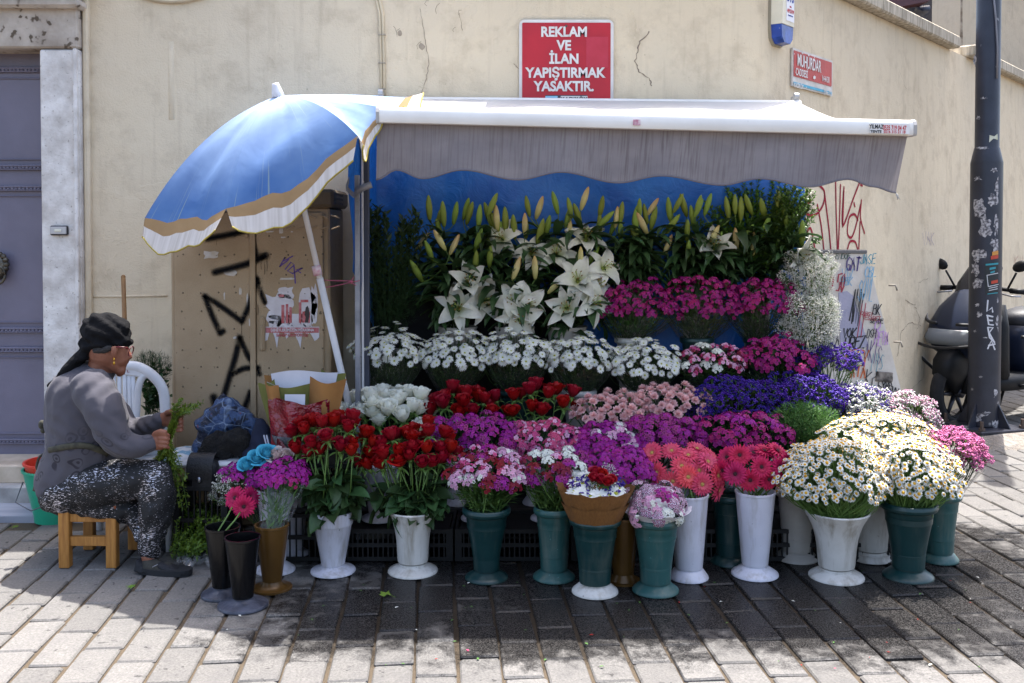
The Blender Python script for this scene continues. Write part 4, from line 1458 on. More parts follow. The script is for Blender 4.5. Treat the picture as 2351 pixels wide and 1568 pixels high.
def postpatch(mb, c, w, h, seed, rag=.55, o=.002):
    rr = random.Random(seed)
    nr, k = 3, 16
    pts = [onpost(c[0], c[1], o)]
    js = [rr.uniform(rag, 1) for _ in range(k)]
    for q in range(1, nr + 1):
        for i in range(k):
            t = 2 * math.pi * i / k
            x = min(max(c[0] + w / 2 * math.cos(t) * js[i] * q / nr, 2225.5), 2292)
            pts.append(onpost(x, c[1] + h / 2 * math.sin(t) * js[i] * q / nr, o))
    fs = [(0, 1 + (i + 1) % k, 1 + i) for i in range(k)]
    for q in range(nr - 1):
        fs += [(1 + q * k + i, 1 + q * k + (i + 1) % k, 1 + (q + 1) * k + (i + 1) % k, 1 + (q + 1) * k + i) for i in range(k)]
    mb.add(pts, fs)
torn_m = surf('torn_paper', hx('#b5b2b4'), hx('#4d4b50'), .8, 60, lo=.4, hi=.6, bump=.3)
for i, (x, y, w, h) in enumerate(((2248, 478, 36, 60), (2262, 520, 40, 70), (2246, 585, 40, 40), (2240, 620, 26, 40), (2246, 650, 30, 40), (2285, 560, 26, 40), (2280, 460, 30, 40), (2290, 430, 20, 60), (2245, 410, 24, 16), (2244, 700, 16, 12), (2248, 722, 22, 16), (2238, 760, 10, 8), (2262, 775, 14, 6), (2290, 740, 14, 60), (2292, 690, 10, 20),
                                  (2252, 865, 10, 8), (2262, 950, 30, 16), (2285, 980, 26, 50), (2245, 960, 30, 30), (2285, 900, 14, 30), (2246, 270, 10, 12), (2258, 225, 26, 8), (2238, 140, 10, 36), (2270, 645, 14, 20), (2255, 340, 40, 8), (2282, 390, 20, 14), (2288, 520, 18, 60))):
    mb = MB()
    postpatch(mb, (x, y), w, h, i, .45 if i < 8 else .3)
    part('torn_paper', mb, torn_m, lamp)
mb = MB()
def pq(x0, y0, x1, y1, o):
    n_ = 6
    mb.add([onpost(x0 + (x1 - x0) * i / n_, y, o) for i in range(n_ + 1) for y in (y0 + (-3 * i / n_), y1 + (-3 * i / n_))], [(2 * i, 2 * i + 1, 2 * i + 3, 2 * i + 2) for i in range(n_)])
pq(2262, 604, 2292, 676, .004)
part('poster', mb, plain('sticker_navy', hx('#1c2226')), lamp)
mb = MB()
pq(2263, 606, 2292, 610, .005); pq(2272, 615, 2286, 620, .005); pq(2274, 624, 2284, 628, .005); pq(2267, 674, 2291, 676, .005)
part('teal_print', mb, plain('teal_ink', hx('#2f8f9c')), lamp)
mb = MB()
pq(2276, 645, 2291, 652, .006); pq(2275, 588, 2292, 596, .005)
part('red_print', mb, plain('orange_ink', hx('#b8402c')), lamp)
mb = MB()
pq(2278, 578, 2292, 587, .005)
part('orange_print', mb, plain('amber_ink', hx('#c88a3c')), lamp)
mb = MB()
for (a_, b_) in (((2266, 632), (2291, 627)), ((2266, 632), (2269, 658)), ((2269, 658), (2292, 653)), ((2271, 662), (2290, 658)), ((2271, 667), (2290, 663))):
    ribbon(mb, [onpost(a_[0] + (b_[0] - a_[0]) * t, a_[1] + (b_[1] - a_[1]) * t, .0065) for t in (0, .33, .67, 1)], .005, (0, -1, 0))
part('white_print', mb, plain('print_white', hx('#c9c9cc')), lamp)
mb = MB()
for st_ in ([(2268, 690), (2266, 715), (2278, 706), (2279, 716)], [(2266, 724), (2279, 727)], [(2267, 725), (2270, 745), (2280, 746)], [(2268, 735), (2278, 736)], [(2268, 752), (2272, 775), (2283, 785)], [(2268, 752), (2280, 752), (2271, 764), (2283, 786)], [(2268, 800), (2276, 782), (2284, 802)], [(2270, 793), (2284, 790)]):
    ribbon(mb, [onpost(x, y, .003) for x, y in st_], .011, (0, -1, 0))
part('white_lettering', mb, plain('white_marker', hx('#c9c9ce')), lamp)
mb = MB()
mb.add([onpost(x, y, .003) for x, y in ((2272, 310), (2283, 313), (2290, 307), (2291, 321), (2281, 318), (2271, 327))], [(0, 5, 4, 1), (1, 4, 3, 2)])
part('white_sticker', mb, surf('peeled_sticker', hx('#d0d0c4'), hx('#b9b99c'), .6, 30), lamp)
mb = MB()
mb.tube([onpost(x, y, .01) for x, y in ((2280, -20), (2286, 40), (2290, 110), (2289, 180))], .006, 6)
part('cable', mb, plain('grey_cable', hx('#77757a')), lamp)

# ------------------------------------------------------------------ tagged panel against the wing
DBD = 6.0
board_m = surf('white_board_paint', hx('#d8d0c6'), hx('#cac1b5'), .6, 6, bump=.15, speck=(hx('#8d8378'), 40, .72))
board = thing('tagged_panel', 'white slanted metal panel covered in marker tags beside the gypsophila', 'panel', (P(1990, 1090, DBD).x, DBD + .1, 0))
NB = Vector((0, -1, 0))
outl = [(1800, 582), (1990, 582), (2118, 1092), (1800, 1092)]
part('panel_body', MB().poly([P(x, y, DBD) for x, y in outl][::-1], .16, NB), board_m, board, False)
mb = MB()
a, b2 = P(1800, 578, DBD), P(1990, 578, DBD)
mb.box((a + b2) / 2 + Vector((0, .08, 0)), (b2.x - a.x, .18, .022), 0, None, .004)
part('top_rail', mb, plain('grey_rail', hx('#6d6a68'), .6), board, False)
mb = MB()
mb.poly([P(x, y, DBD - .004) for x, y in ((1925, 672), (1945, 668), (1960, 680), (1995, 795), (1930, 808))][::-1], .003, NB)
part('grey_sheet', mb, surf('lilac_sheet', hx('#a9a6b8'), hx('#9b99ac'), .5, 8), board, False)
mb = MB()
for x, y in ((2050, 655), (2062, 785)):
    mb.tube([P(x - 10, y, DBD - .01), P(x + 6, y, DBD - .03), P(x + 10, y + 12, DBD - .03)], .006, 6)
part('hook', mb, plain('hook_grey', hx('#8d8578'), .6), board)
mb = MB()
mb.box(P(2030, 865, DBD - .004), (.1, .012, .06), 0, Matrix.Rotation(.08, 3, 'Y'), .003)
part('lock_plate', mb, surf('scorched_plate', hx('#9a9086'), hx('#3c3632'), .8, 20), board, False)
B_ = DBD - .006
def btag(nm, txt, x, y, adv, hgt, w, colr, sl=.0, o=.0):
    mb = MB()
    ux = P(x + adv, y + sl * adv, B_) - P(x, y, B_)
    tagline(mb, txt, P(x, y, B_ - o), ux, Vector((hgt * .15, 0, hgt)), w, NB, 0, .07)
    part('marker_tag', mb, MK[colr], board, False)
MK = {k: plain('marker_' + k, hx(c_)) for k, c_ in dict(black='#2a2a30', purple='#4c3a78', blue='#7fb2d0', red='#a83c4c', orange='#cc6a3c', pink='#c79ad0', teal='#5f9aa8', green='#3f5a52').items()}
for a_ in (('', 'ENDOF', 1918, 594, 7, .03, .004, 'green'), ('', 'GAT', 1942, 620, 11, .075, .008, 'purple'), ('', 'JASE', 1974, 606, 9, .06, .006, 'teal'), ('', 'CBL', 1985, 636, 9, .06, .006, 'blue'), ('', '0750', 1902, 668, 9, .1, .009, 'red'),
           ('', 'PBK', 1930, 655, 9, .05, .005, 'blue'), ('', 'SOVL', 1968, 690, 9, .13, .005, 'blue'), ('', 'ANV', 1950, 735, 8, .2, .008, 'black', .6), ('', 'KARSI', 1975, 722, 6, .02, .004, 'red', .1), ('', 'YESARET', 1980, 733, 6, .025, .004, 'red', .1),
           ('', 'BK', 2004, 720, 9, .06, .006, 'black', .2), ('', 'SEVDE', 1998, 742, 6, .025, .005, 'black'), ('', 'VOK', 1935, 775, 10, .055, .008, 'black'), ('', 'UREZ', 1938, 802, 12, .07, .009, 'black', -.1), ('', 'DEFY', 1940, 838, 13, .09, .009, 'orange', .0),
           ('', 'ATA', 1952, 866, 12, .07, .009, 'orange'), ('', 'TIA', 1895, 800, 11, .06, .006, 'black', -.3), ('', 'DE', 1880, 838, 11, .06, .006, 'black'), ('', 'PEVA', 2007, 792, 8, .08, .007, 'pink'), ('', 'O', 2008, 758, 14, .06, .007, 'pink'), ('', 'DSH', 1990, 775, 7, .05, .005, 'black'),
           ('', 'KCHN', 1986, 880, 14, .09, .006, 'black', .9), ('', 'DSG', 1970, 900, 14, .07, .005, 'teal', .3), ('', 'OUR', 2025, 885, 8, .05, .006, 'black'), ('', 'DEMY', 2030, 905, 8, .06, .006, 'black', .3), ('', 'NIS', 2000, 850, 9, .1, .004, 'teal'), ('', 'AKIS', 1985, 820, 9, .12, .004, 'purple', .6), ('', 'VW', 1930, 640, 14, .06, .004, 'blue'), ('', 'AKV', 1905, 845, 14, .08, .004, 'black', .2), ('', 'II', 1965, 770, 8, .2, .005, 'red', .4)):
    btag(*a_)

# ------------------------------------------------------------------ motor scooter parked along the wing
sc_blue = surf('scooter_blue', hx('#1b2336'), hx('#182032'), .3, 4, bump=.0, spec=.4)
sc_black = surf('scooter_black', hx('#101114'), hx('#17181b'), .55, 8, bump=.08, spec=.25)
sc_screen = plain('dark_screen', hx('#15151b'), .2)
tyre_m = surf('tyre_rubber', hx('#1a1a1c'), hx('#232325'), .85, 20)
sco = G(2192, 983)
scooter = thing('motor_scooter', 'dark blue motor scooter parked along the wall behind the lamp post', 'scooter', sco)
FW = Vector((-.85, -.527, 0)).normalized()
SD = Vector((-FW.y, FW.x, 0))
def S(f, s_, z):
    return sco + FW * f + SD * s_ + Vector((0, 0, z))
def wheel(f, nm):
    mb = MB()
    c = S(f, 0, .27)
    q = SD.to_track_quat('Z', 'Y')
    vs_, fs = [], []
    nu, nv = 28, 10
    for i in range(nu):
        for j in range(nv):
            a_, b_ = 2 * math.pi * i / nu, 2 * math.pi * j / nv
            r_ = .225 + .048 * math.cos(b_)
            vs_.append(q @ Vector((r_ * math.cos(a_), r_ * math.sin(a_), .05 * math.sin(b_))) + c)
    for i in range(nu):
        for j in range(nv):
            fs.append((i * nv + j, ((i + 1) % nu) * nv + j, ((i + 1) % nu) * nv + (j + 1) % nv, i * nv + (j + 1) % nv))
    mb.add(vs_, fs)
    w_ = part('wheel', mb, tyre_m, scooter)
    mb = MB()
    for i in range(6):
        a_ = math.pi * i / 3
        e_ = q @ Vector((math.cos(a_), math.sin(a_), 0))
        mb.tube([c + e_ * .03, c + e_ * .19], [.018, .012], 6)
    mb.tube([c - SD * .06, c + SD * .06], .035, 12)
    mb.lathe([(.185, -.035), (.195, 0), (.185, .035)], c, 24, 0, SD)
    part('rim', mb, plain('rim_dark', hx('#3a3a40'), .4, .5), w_)
wheel(0, 'front'); wheel(-1.3, 'rear')
def loft(secs, m, nm, n=16, cap=True, sm=True):
    """sections: (centre f, half length in f, half width, z, power)"""
    mb = MB()
    vs_, fs = [], []
    for (f, hl, hw_, z) in secs:
        for i in range(n):
            t = 2 * math.pi * i / n
            cx_, sx_ = math.cos(t), math.sin(t)
            pw = .6
            vs_.append(S(f + hl * math.copysign(abs(cx_) ** pw, cx_), hw_ * math.copysign(abs(sx_) ** pw, sx_), z))
    k = len(secs)
    for i in range(k - 1):
        for j in range(n):
            fs.append((i * n + j, i * n + (j + 1) % n, (i + 1) * n + (j + 1) % n, (i + 1) * n + j))
    if cap:
        fs.append(tuple(range(n))[::-1]); fs.append(tuple((k - 1) * n + j for j in range(n)))
    mb.add(vs_, fs)
    return part(nm, mb, m, scooter, sm)
loft([(.0, .06, .05, .27), (.02, .2, .085, .42), (.0, .2, .095, .52), (-.04, .16, .09, .6)], sc_black, 'front_fender')
mb = MB()
for s_ in (-.075, .075):
    mb.tube([S(0, s_, .27), S(-.12, s_, .62)], .025, 8)
part('fork', mb, sc_black, scooter)
loft([(-.12, .08, .12, .5), (-.08, .14, .2, .58), (-.06, .17, .235, .68), (-.1, .17, .24, .78), (-.17, .15, .215, .9), (-.26, .11, .17, 1.0), (-.32, .06, .12, 1.06)], sc_blue, 'front_fairing')
loft([(-.16, .03, .15, .84), (-.2, .035, .165, .95), (-.27, .03, .17, 1.08), (-.36, .02, .14, 1.2), (-.41, .012, .09, 1.25)], sc_screen, 'windscreen')
loft([(.06, .055, .19, .63), (.075, .06, .2, .68), (.04, .06, .19, .745)], plain('headlight_lens', hx('#7d8288'), .08), 'headlight')
mb = MB()
for s_ in (-1, 1):
    ribbon(mb, [S(.1, s_ * .07, .665), S(.06, s_ * .17, .70), S(.0, s_ * .215, .78)], .02, FW)
part('headlight_strip', mb, plain('lens_bright', hx('#b9bcc2'), .2), scooter)
mb = MB().tube([S(-.3, -.32, 1.03), S(-.32, -.2, 1.04), S(-.3, 0, 1.06), S(-.32, .2, 1.04), S(-.3, .32, 1.03)], .016, 8)
part('handlebar', mb, sc_black, scooter)
for s_ in (-1, 1):
    mb = MB().tube([S(-.3, s_ * .24, 1.035), S(-.31, s_ * .35, 1.03)], .021, 10).ell(S(-.31, s_ * .355, 1.03), (.02, .02, .02))
    part('grip', mb, sc_black, scooter)
    mb = MB().tube([S(-.24, s_ * .2, 1.015), S(-.22, s_ * .3, 1.0), S(-.24, s_ * .36, 1.0)], .007, 6)
    part('brake_lever', mb, plain('lever_silver', hx('#a9a9ad'), .3, .7), scooter)
    st_ = part('mirror', MB().ell(S(-.28, s_ * .33, 1.22), (.068, .026, .042), rot=Matrix.Rotation(math.atan2(SD.y, SD.x), 3, 'Z') @ Matrix.Rotation(-.35 * s_, 3, 'Y')), sc_black, scooter)
    part('mirror_stem', MB().tube([S(-.3, s_ * .22, 1.05), S(-.29, s_ * .29, 1.17)], .008, 6), sc_black, st_)
loft([(-.38, .07, .18, .36), (-.34, .07, .2, .55), (-.34, .06, .2, .75), (-.36, .05, .16, .92)], sc_black, 'leg_shield')
loft([(-.6, .3, .19, .27), (-.6, .32, .21, .33), (-.6, .3, .2, .38)], sc_black, 'floorboard')
loft([(-1.1, .36, .15, .34), (-1.12, .42, .2, .5), (-1.15, .48, .215, .62), (-1.18, .5, .19, .74)], sc_blue, 'rear_body')
loft([(-1.12, .42, .155, .73), (-1.12, .44, .17, .79), (-1.14, .42, .16, .84), (-1.2, .34, .12, .87)], surf('seat_vinyl', hx('#33343a'), hx('#2b2c31'), .55, 10), 'seat')
loft([(-1.25, .28, .12, .2), (-1.25, .32, .14, .3), (-1.2, .3, .13, .38)], plain('engine_grey', hx('#3d3e44'), .5, .4), 'engine')
mb = MB().tube([S(-.75, .2, .24), S(-1.1, .22, .26), S(-1.5, .23, .34)], [.04, .055, .06], 10)
part('exhaust', mb, plain('exhaust_black', hx('#26262a'), .4, .5), scooter)
bar_m = surf('bar_black', hx('#191a1e'), hx('#4a3528'), .4, 5, lo=.62, hi=.75)
for s_ in (-1, 1):
    for q in ([S(.0, s_ * .12, .38), S(.14, s_ * .24, .56), S(.14, s_ * .34, .66), S(.04, s_ * .37, .82), S(-.04, s_ * .3, .88), S(.06, s_ * .2, .80), S(.12, s_ * .08, .79)], [S(-.5, s_ * .2, .3), S(-.55, s_ * .33, .36), S(-.62, s_ * .34, .55), S(-.56, s_ * .3, .66), S(-.48, s_ * .22, .68)], [S(-.62, s_ * .34, .5), S(-.8, s_ * .33, .3), S(-.95, s_ * .24, .26)]):
        part('crash_bar', MB().tube(smooth_line(q, 5), .012, 8), bar_m, scooter)
part('crash_bar', MB().tube(smooth_line([S(.14, -.33, .66), S(.24, 0, .62), S(.14, .33, .66)], 6), .012, 8), bar_m, scooter)
mb = MB()
for s_, z in ((.06, .0),):
    ribbon(mb, [S(-.135, -.02, .865), S(-.13, .1, .865)], .016, FW)
part('badge', mb, plain('badge_silver', hx('#c4c4c8'), .3, .5), scooter)
mb = MB().tube([S(-.85, -.12, .28), S(-.95, -.26, .0)], .012, 6)
part('side_stand', mb, sc_black, scooter)
# ------------------------------------------------------------------ wooden stool, pails, chairs and belongings
wood_m = surf('orange_wood', hx('#b07a3a'), hx('#8f5d28'), .5, 5, vec=(14, 14, 1.5), bump=.2, bscale=30)
ST = G(150, 1310)
stool = thing('wooden_stool', 'small orange wooden stool under the seated woman', 'stool', (P(205, 1200, 4.46).x, 4.46, 0))
sx0, sx1 = P(150, 1200, 4.35).x, P(258, 1200, 4.35).x
yf, yb = 4.35, 4.6
hz = P(150, 1168, 4.35).z
for x in (sx0, sx1):
    for y in (yf, yb):
        part('leg', MB().box((x, y, hz / 2), (.046, .042, hz), 0, None, .003), wood_m, stool, False)
for y in (yf, yb):
    part('apron', MB().box(((sx0 + sx1) / 2, y + .005, hz - .03), (sx1 - sx0 - .046, .024, .055), 0, None, .002), wood_m, stool, False)
    part('stretcher', MB().box(((sx0 + sx1) / 2, y + .005, .115 if y == yf else .15), (sx1 - sx0 - .046, .024, .042), 0, None, .002), wood_m, stool, False)
for x in (sx0, sx1):
    part('apron', MB().box((x, (yf + yb) / 2, hz - .03), (.024, yb - yf - .042, .055), 0, None, .002), wood_m, stool, False)
part('seat', MB().box(((sx0 + sx1) / 2, (yf + yb) / 2, hz + .012), (sx1 - sx0 + .06, yb - yf + .05, .024), 0, None, .006), surf('red_pattern_cloth', hx('#7a3a2c'), hx('#a8724a'), .8, 40), stool, False)

def pail(c, h, r0, r1, t=.004, n=28):
    mb = MB()
    return mb.lathe([(0, .004), (r0, 0), (r0 + .002, .03), (r1, h - .012), (r1 + .008, h - .01), (r1 + .008, h), (r1 - t, h), (r0 - t, .01), (0, .01)], c, n)
g = G(130, 1192)
pl_ = thing('green_pail', 'green plastic pail behind the wooden stool', 'pail', g)
part('bucket', pail(g, .27, .105, .155), surf('green_plastic', hx('#2a9a78'), hx('#248a6a'), .35, 5), pl_, 40)
mb = MB().tube([g + Vector((-.155, -.03, .2)), g + Vector((-.15, -.12, .12)), g + Vector((-.05, -.165, .09)), g + Vector((.06, -.15, .13))], .003, 5)
part('wire_handle', mb, plain('wire_grey', hx('#5a5a60'), .5, .4), pl_)
rp = thing('red_pail', 'red plastic pail nested inside the green pail', 'pail', g + Vector((0, 0, .03)))
part('bucket', pail(g + Vector((0, 0, .03)), .275, .098, .148), surf('red_plastic', hx('#c8402e'), hx('#b83828'), .35, 5), rp, 40)

white_pl = surf('white_chair_plastic', hx('#cfd0d4'), hx('#bfc0c5'), .4, 7, bump=.05)
DCH = 4.88
ch = thing('plastic_chair', 'white plastic garden chair with slatted back behind the woman', 'chair', (P(310, 1100, DCH).x, DCH, 0))
def cpx(l, D=DCH):
    return [P(x, y, D) for x, y in l]
part('back_frame', MB().tube(smooth_line(cpx([(232, 1030), (236, 900), (252, 858), (285, 842), (318, 843), (350, 862), (372, 890), (379, 930), (381, 1030)]), 6), (lambda n_: [(.018, .026)] * n_)(49), 10, flat=(0, 1, 0)), white_pl, ch)
part('back_frame', MB().tube(smooth_line(cpx([(312, 1030), (314, 940), (318, 890), (328, 865), (345, 858)]), 6), [(.014, .018)] * 25, 8, flat=(0, 1, 0)), white_pl, ch)
part('top_rail', MB().box(P(300, 853, DCH), (.16, .022, .045), 0, Matrix.Rotation(.12, 3, 'Y'), .008), white_pl, ch, False)
for x0, x1 in ((262, 262), (274, 275), (286, 288), (296, 300), (305, 311)):
    part('slat', MB().tube(cpx([(x0, 850), ((x0 + x1) / 2, 940), (x1, 1030)]), [(.006, .011)] * 3, 8, flat=(0, 1, 0)), white_pl, ch)
sxa, sxb = P(232, 1030, DCH).x, P(383, 1030, DCH).x
part('seat', MB().box(((sxa + sxb) / 2, DCH - .17, .40), (sxb - sxa + .06, .38, .03), 0, None, .012), white_pl, ch, False)
for x in (sxa, sxb):
    for y in (DCH + .0, DCH - .33):
        part('leg', MB().tube([(x, y, .39), (x + (.02 if x > -1.8 else -.02), y + (.02 if y > 4.8 else -.02), 0)], [(.02, .024), (.016, .018)], 8), white_pl, ch)
text('scratched_letters', 'A L', P(288, 851, DCH - .012), .028, plain('scratched_red', hx('#8d4a58')), ch)

seat2 = thing('plastic_stool', 'grey white plastic stool carrying the cushion and bags', 'stool', (P(520, 1100, 4.72).x, 4.72, 0))
D4 = 4.72
za = .405
x0, x1 = P(392, 1050, D4).x, P(660, 1050, D4).x
part('seat', MB().box(((x0 + x1) / 2, D4, za), (x1 - x0, .36, .03), 0, None, .012), white_pl, seat2, False)
for x in (x0 + .04, x1 - .04):
    for y in (D4 - .15, D4 + .14):
        part('leg', MB().tube([(x, y, za - .012), (x + (.03 if x > -1.4 else -.0), y, 0)], [(.026, .02), (.018, .015)], 8), white_pl, seat2)
cu = thing('seat_cushion', 'small white cushion with blue pattern on the plastic stool', 'cushion', P(418, 1050, D4 - .05))
part('pad', MB().ell(P(415, 1048, D4 - .03) + Vector((0, 0, .004)), (.08, .15, .033), n=20, m=10), surf('blue_print_cloth', hx('#c9ccd0'), hx('#6f9ab4'), .85, 22, lo=.48, hi=.56), cu)

# things on the plastic stool
def blob(name, chains, mat, parent, vox=.012, amp=.0, sc=8.0, smooth=4, seed=0, extra=None):
    """one continuous skin grown over a set of tapered chains / ellipsoids"""
    mb = MB()
    for ch_ in chains:
        if ch_[0] == 'e':
            mb.ell(ch_[1], ch_[2], n=20, m=12, rot=ch_[3] if len(ch_) > 3 else None)
        else:
            pts, rad = ch_[0], ch_[1]
            k = ch_[2] if len(ch_) > 2 else 5
            pp = smooth_line(pts, k)
            rr = []
            m_ = len(pts)
            for i in range(len(pp)):
                t = i / (len(pp) - 1) * (m_ - 1)
                a0, f_ = int(min(t, m_ - 2)), t - int(min(t, m_ - 2))
                ra, rb_ = rad[a0], rad[a0 + 1]
                ra = ra if isinstance(ra, tuple) else (ra, ra)
                rb_ = rb_ if isinstance(rb_, tuple) else (rb_, rb_)
                rr.append((ra[0] + (rb_[0] - ra[0]) * f_, ra[1] + (rb_[1] - ra[1]) * f_))
            # rounded ends
            d0 = (pp[0] - pp[1]).normalized(); d1 = (pp[-1] - pp[-2]).normalized()
            m0, m1 = min(rr[0]), min(rr[-1])
            pre = [pp[0] + d0 * m0 * s_ for s_ in (.95, .8, .5)]
            post_ = [pp[-1] + d1 * m1 * s_ for s_ in (.5, .8, .95)]
            kk = (.25, .6, .87)
            pp = pre + pp + post_
            rr = [(rr[0][0] * q, rr[0][1] * q) for q in kk] + rr + [(rr[-1][0] * q, rr[-1][1] * q) for q in kk[::-1]]
            mb.tube(pp, rr, 16, flat=ch_[3] if len(ch_) > 3 else (0, 1, 0))
    tmp = bpy.data.objects.new('tmp', mb.mesh('tmp', mat))
    col.objects.link(tmp)
    rm = tmp.modifiers.new('r', 'REMESH')
    rm.mode = 'VOXEL'
    rm.voxel_size = vox
    sm = tmp.modifiers.new('s', 'SMOOTH')
    sm.iterations = smooth
    sm.factor = .5
    dg = bpy.context.evaluated_depsgraph_get()
    me = bpy.data.meshes.new_from_object(tmp.evaluated_get(dg))
    bpy.data.objects.remove(tmp)
    me.name = name
    n = len(me.vertices)
    co = np.empty(n * 3, dtype=np.float32); me.vertices.foreach_get('co', co); co = co.reshape(-1, 3)
    no = np.empty(n * 3, dtype=np.float32); me.vertex_normals.foreach_get('vector', no); no = no.reshape(-1, 3)
    if amp:
        dsp = np.array([mnoise.noise(Vector((c[0] * sc + seed, c[1] * sc, c[2] * sc))) + .5 * mnoise.noise(Vector((c[0] * sc * 2.3, c[1] * sc * 2.3 + seed, c[2] * sc * 2.3))) for c in co.tolist()], dtype=np.float32)
        co = co + no * (dsp * amp)[:, None]
    if extra:
        co = extra(co, no)
    me.vertices.foreach_set('co', co.astype(np.float32).ravel())
    me.polygons.foreach_set('use_smooth', [True] * len(me.polygons))
    me.materials.clear()
    me.materials.append(mat)
    me.update()
    return link(name, me, parent)

def pv(x, y, D):
    return P(x, y, D)
def plaid():
    m, nt, b, out = new_mat('plaid_plastic')
    v = coords(nt, 'Object')
    vo = N(nt, 'TexVoronoi', feature='DISTANCE_TO_EDGE', i_Scale=11.0)
    nt.links.new(v, vo.inputs['Vector'])
    c = mixc(nt, ramp(nt, [(.46, 0.0), (.5, 1.0)], noisen(nt, v, 16, 3)).outputs[0], hx('#141d33'), hx('#30486f'))
    c = mixc(nt, ramp(nt, [(.0, .8), (.035, 0.0)], vo.outputs['Distance']).outputs[0], c, hx('#7f90a8'))
    c = mixc(nt, ramp(nt, [(.70, 0.0), (.74, .8)], noisen(nt, v, 18, 2)).outputs[0], c, hx('#7d4038'))
    nt.links.new(c, b.inputs['Base Color'])
    b.inputs['Roughness'].default_value = .35
    bumpn(nt, b, noisen(nt, v, 28, 4, .6, 1.5), .7, .02)
    return m
bag = thing('plaid_bag', 'crumpled blue plaid plastic bag on the plastic stool', 'bag', P(520, 1040, 4.74))
blob('sack', [([pv(480, 990, 4.74), pv(520, 960, 4.76), pv(575, 985, 4.74)], [.06, .1, .06]), ([pv(515, 980, 4.76), pv(517, 930, 4.78), pv(513, 902, 4.79)], [.09, .045, .012]),
              ([pv(455, 975, 4.7), pv(480, 975, 4.72)], [.03, .05]), ([pv(470, 1030, 4.72), pv(530, 1020, 4.74)], [.06, .08])], plaid(), bag, .012, .022, 14, 2, 3)
cl = thing('black_scarf', 'dark knitted cloth heaped on the plastic stool before the plaid bag', 'cloth', P(530, 1040, 4.62))
blob('knit', [([pv(510, 1035, 4.62), pv(540, 1010, 4.62), pv(565, 1030, 4.62)], [.05, .055, .05]), ([pv(480, 1035, 4.63), pv(500, 1015, 4.63)], [.05, .05])], surf('dark_knit', hx('#23201d'), hx('#161518'), .95, 30, bump=.9, bscale=90, dist=.02), cl, .01, .012, 20, 2)
jk = thing('navy_jacket', 'navy tracksuit jacket with white stripe piled beside the red cellophane', 'jacket', P(605, 1050, 4.6))
blob('fabric', [([pv(597, 975, 4.62), pv(605, 1020, 4.6), pv(620, 1062, 4.58)], [.03, .06, .06]), ([pv(580, 1050, 4.58), pv(640, 1055, 4.58)], [.05, .05])], surf('navy_fabric', hx('#141a2e'), hx('#1a2138'), .85, 12, bump=.3), jk, .01, .014, 14, 2)
mb = MB()
for dx in (0, 6):
    ribbon(mb, [pv(606 + dx, 1000, 4.515), pv(611 + dx, 1020, 4.51), pv(606 + dx, 1050, 4.505)], .007, (0, -1, 0))
part('stripe', mb, plain('stripe_white', hx('#b9bccb')), jk)
CR2 = crate_mesh(.4, .28, .22, 14)
c2 = link('plastic_crate', crate_mesh(.24, .24, .315, 9), None, Matrix.Translation((P(478, 1150, 4.64).x, 4.64, 0)))
tag(c2, 'taller black plastic crate on the paving under the leather bag', 'crate')
lb = thing('leather_bag', 'black leather shoulder bag on the crate beside the cut greens', 'bag', P(470, 1110, 4.56))
leather = surf('black_leather', hx('#232327'), hx('#1a1a1d'), .38, 10, bump=.4, bscale=140)
c = P(472, 1080, 4.56)
part('body', MB().box(c + Vector((0, 0, -.015)), (.125, .09, .15), 0, Matrix.Rotation(.12, 3, 'Y'), .02), leather, lb, 40)
mb = MB().grid(lambda u, v: c + Vector((-.062 + .118 * u - .012 * v, -.0 - .05 * math.sin(v * 2.0) - .008, .085 - .115 * v * v)), 6, 8)
part('flap', mb, leather, lb)
part('clasp', MB().ell(c + Vector((-.012, -.062, -.03)), (.012, .006, .016), n=8, m=5), plain('clasp_steel', hx('#8d8d94'), .25, .9), lb)
mb = MB().tube([c + Vector((.06, -.02, .05)), c + Vector((.085, -.03, -.05)), c + Vector((.08, -.03, -.12))], .004, 6)
part('strap', mb, leather, lb)

# bucket of wrapping paper
pbx = P(690, 1010, 4.5)
for k, z in enumerate((0, .221)):
    o = link('plastic_crate', CR2, None, Matrix.Translation((pbx.x + .01, 4.56, z)) @ Matrix.Rotation(.05 * k, 4, 'Z'))
    tag(o, ('lower' if k == 0 else 'upper') + ' black plastic crate of the stack under the wrapping paper pot', 'crate', 'crates stacked under the wrapping paper')
pot = thing('silver_pot', 'crumpled silver foil pot holding the wrapping papers', 'pot', (pbx.x, 4.54, .443))
pzx, pzy = pbx.x, 4.54
mb = MB().lathe([(0, .446), (.1, .445), (.125, .5), (.14, .56), (.137, .56), (.11, .5), (.0, .455)], (pzx, pzy, 0), 26, mod=lambda t, q: 1 + .04 * math.sin(t * 7) * q)
part('foil_wall', mb, surf('dull_foil', hx('#77777a'), hx('#2e2e30'), .3, 12, metal=.75, bump=.8, bscale=24, dist=.03), pot)
redfilm = surf('red_cellophane', hx('#8d1626'), hx('#5c0c18'), .18, 10, bump=.9, bscale=22, dist=.03, spec=.7)
rc = thing('red_cellophane', 'sheet of crinkled red cellophane standing in the silver pot', 'cellophane', (pzx, pzy - .02, .5))
mb = MB().grid(lambda u, v: Vector((pzx - .13 + .26 * u + .02 * (u - .5) * v, pzy - .06 - .07 * math.sin(math.pi * u) + .012 * math.sin(u * 19 + v * 5), .478 + .24 * v + .012 * math.sin(u * 7))), 20, 10)
part('sheet', mb, redfilm, rc)
kraft = surf('kraft_paper', hx('#9a6c3a'), hx('#8a5f32'), .85, 8, bump=.1)
olive = surf('olive_paper', hx('#6f7038'), hx('#646532'), .85, 8, bump=.1)
whitep = surf('white_paper', hx('#d4d2d8'), hx('#c6c4cc'), .85, 8, bump=.1)
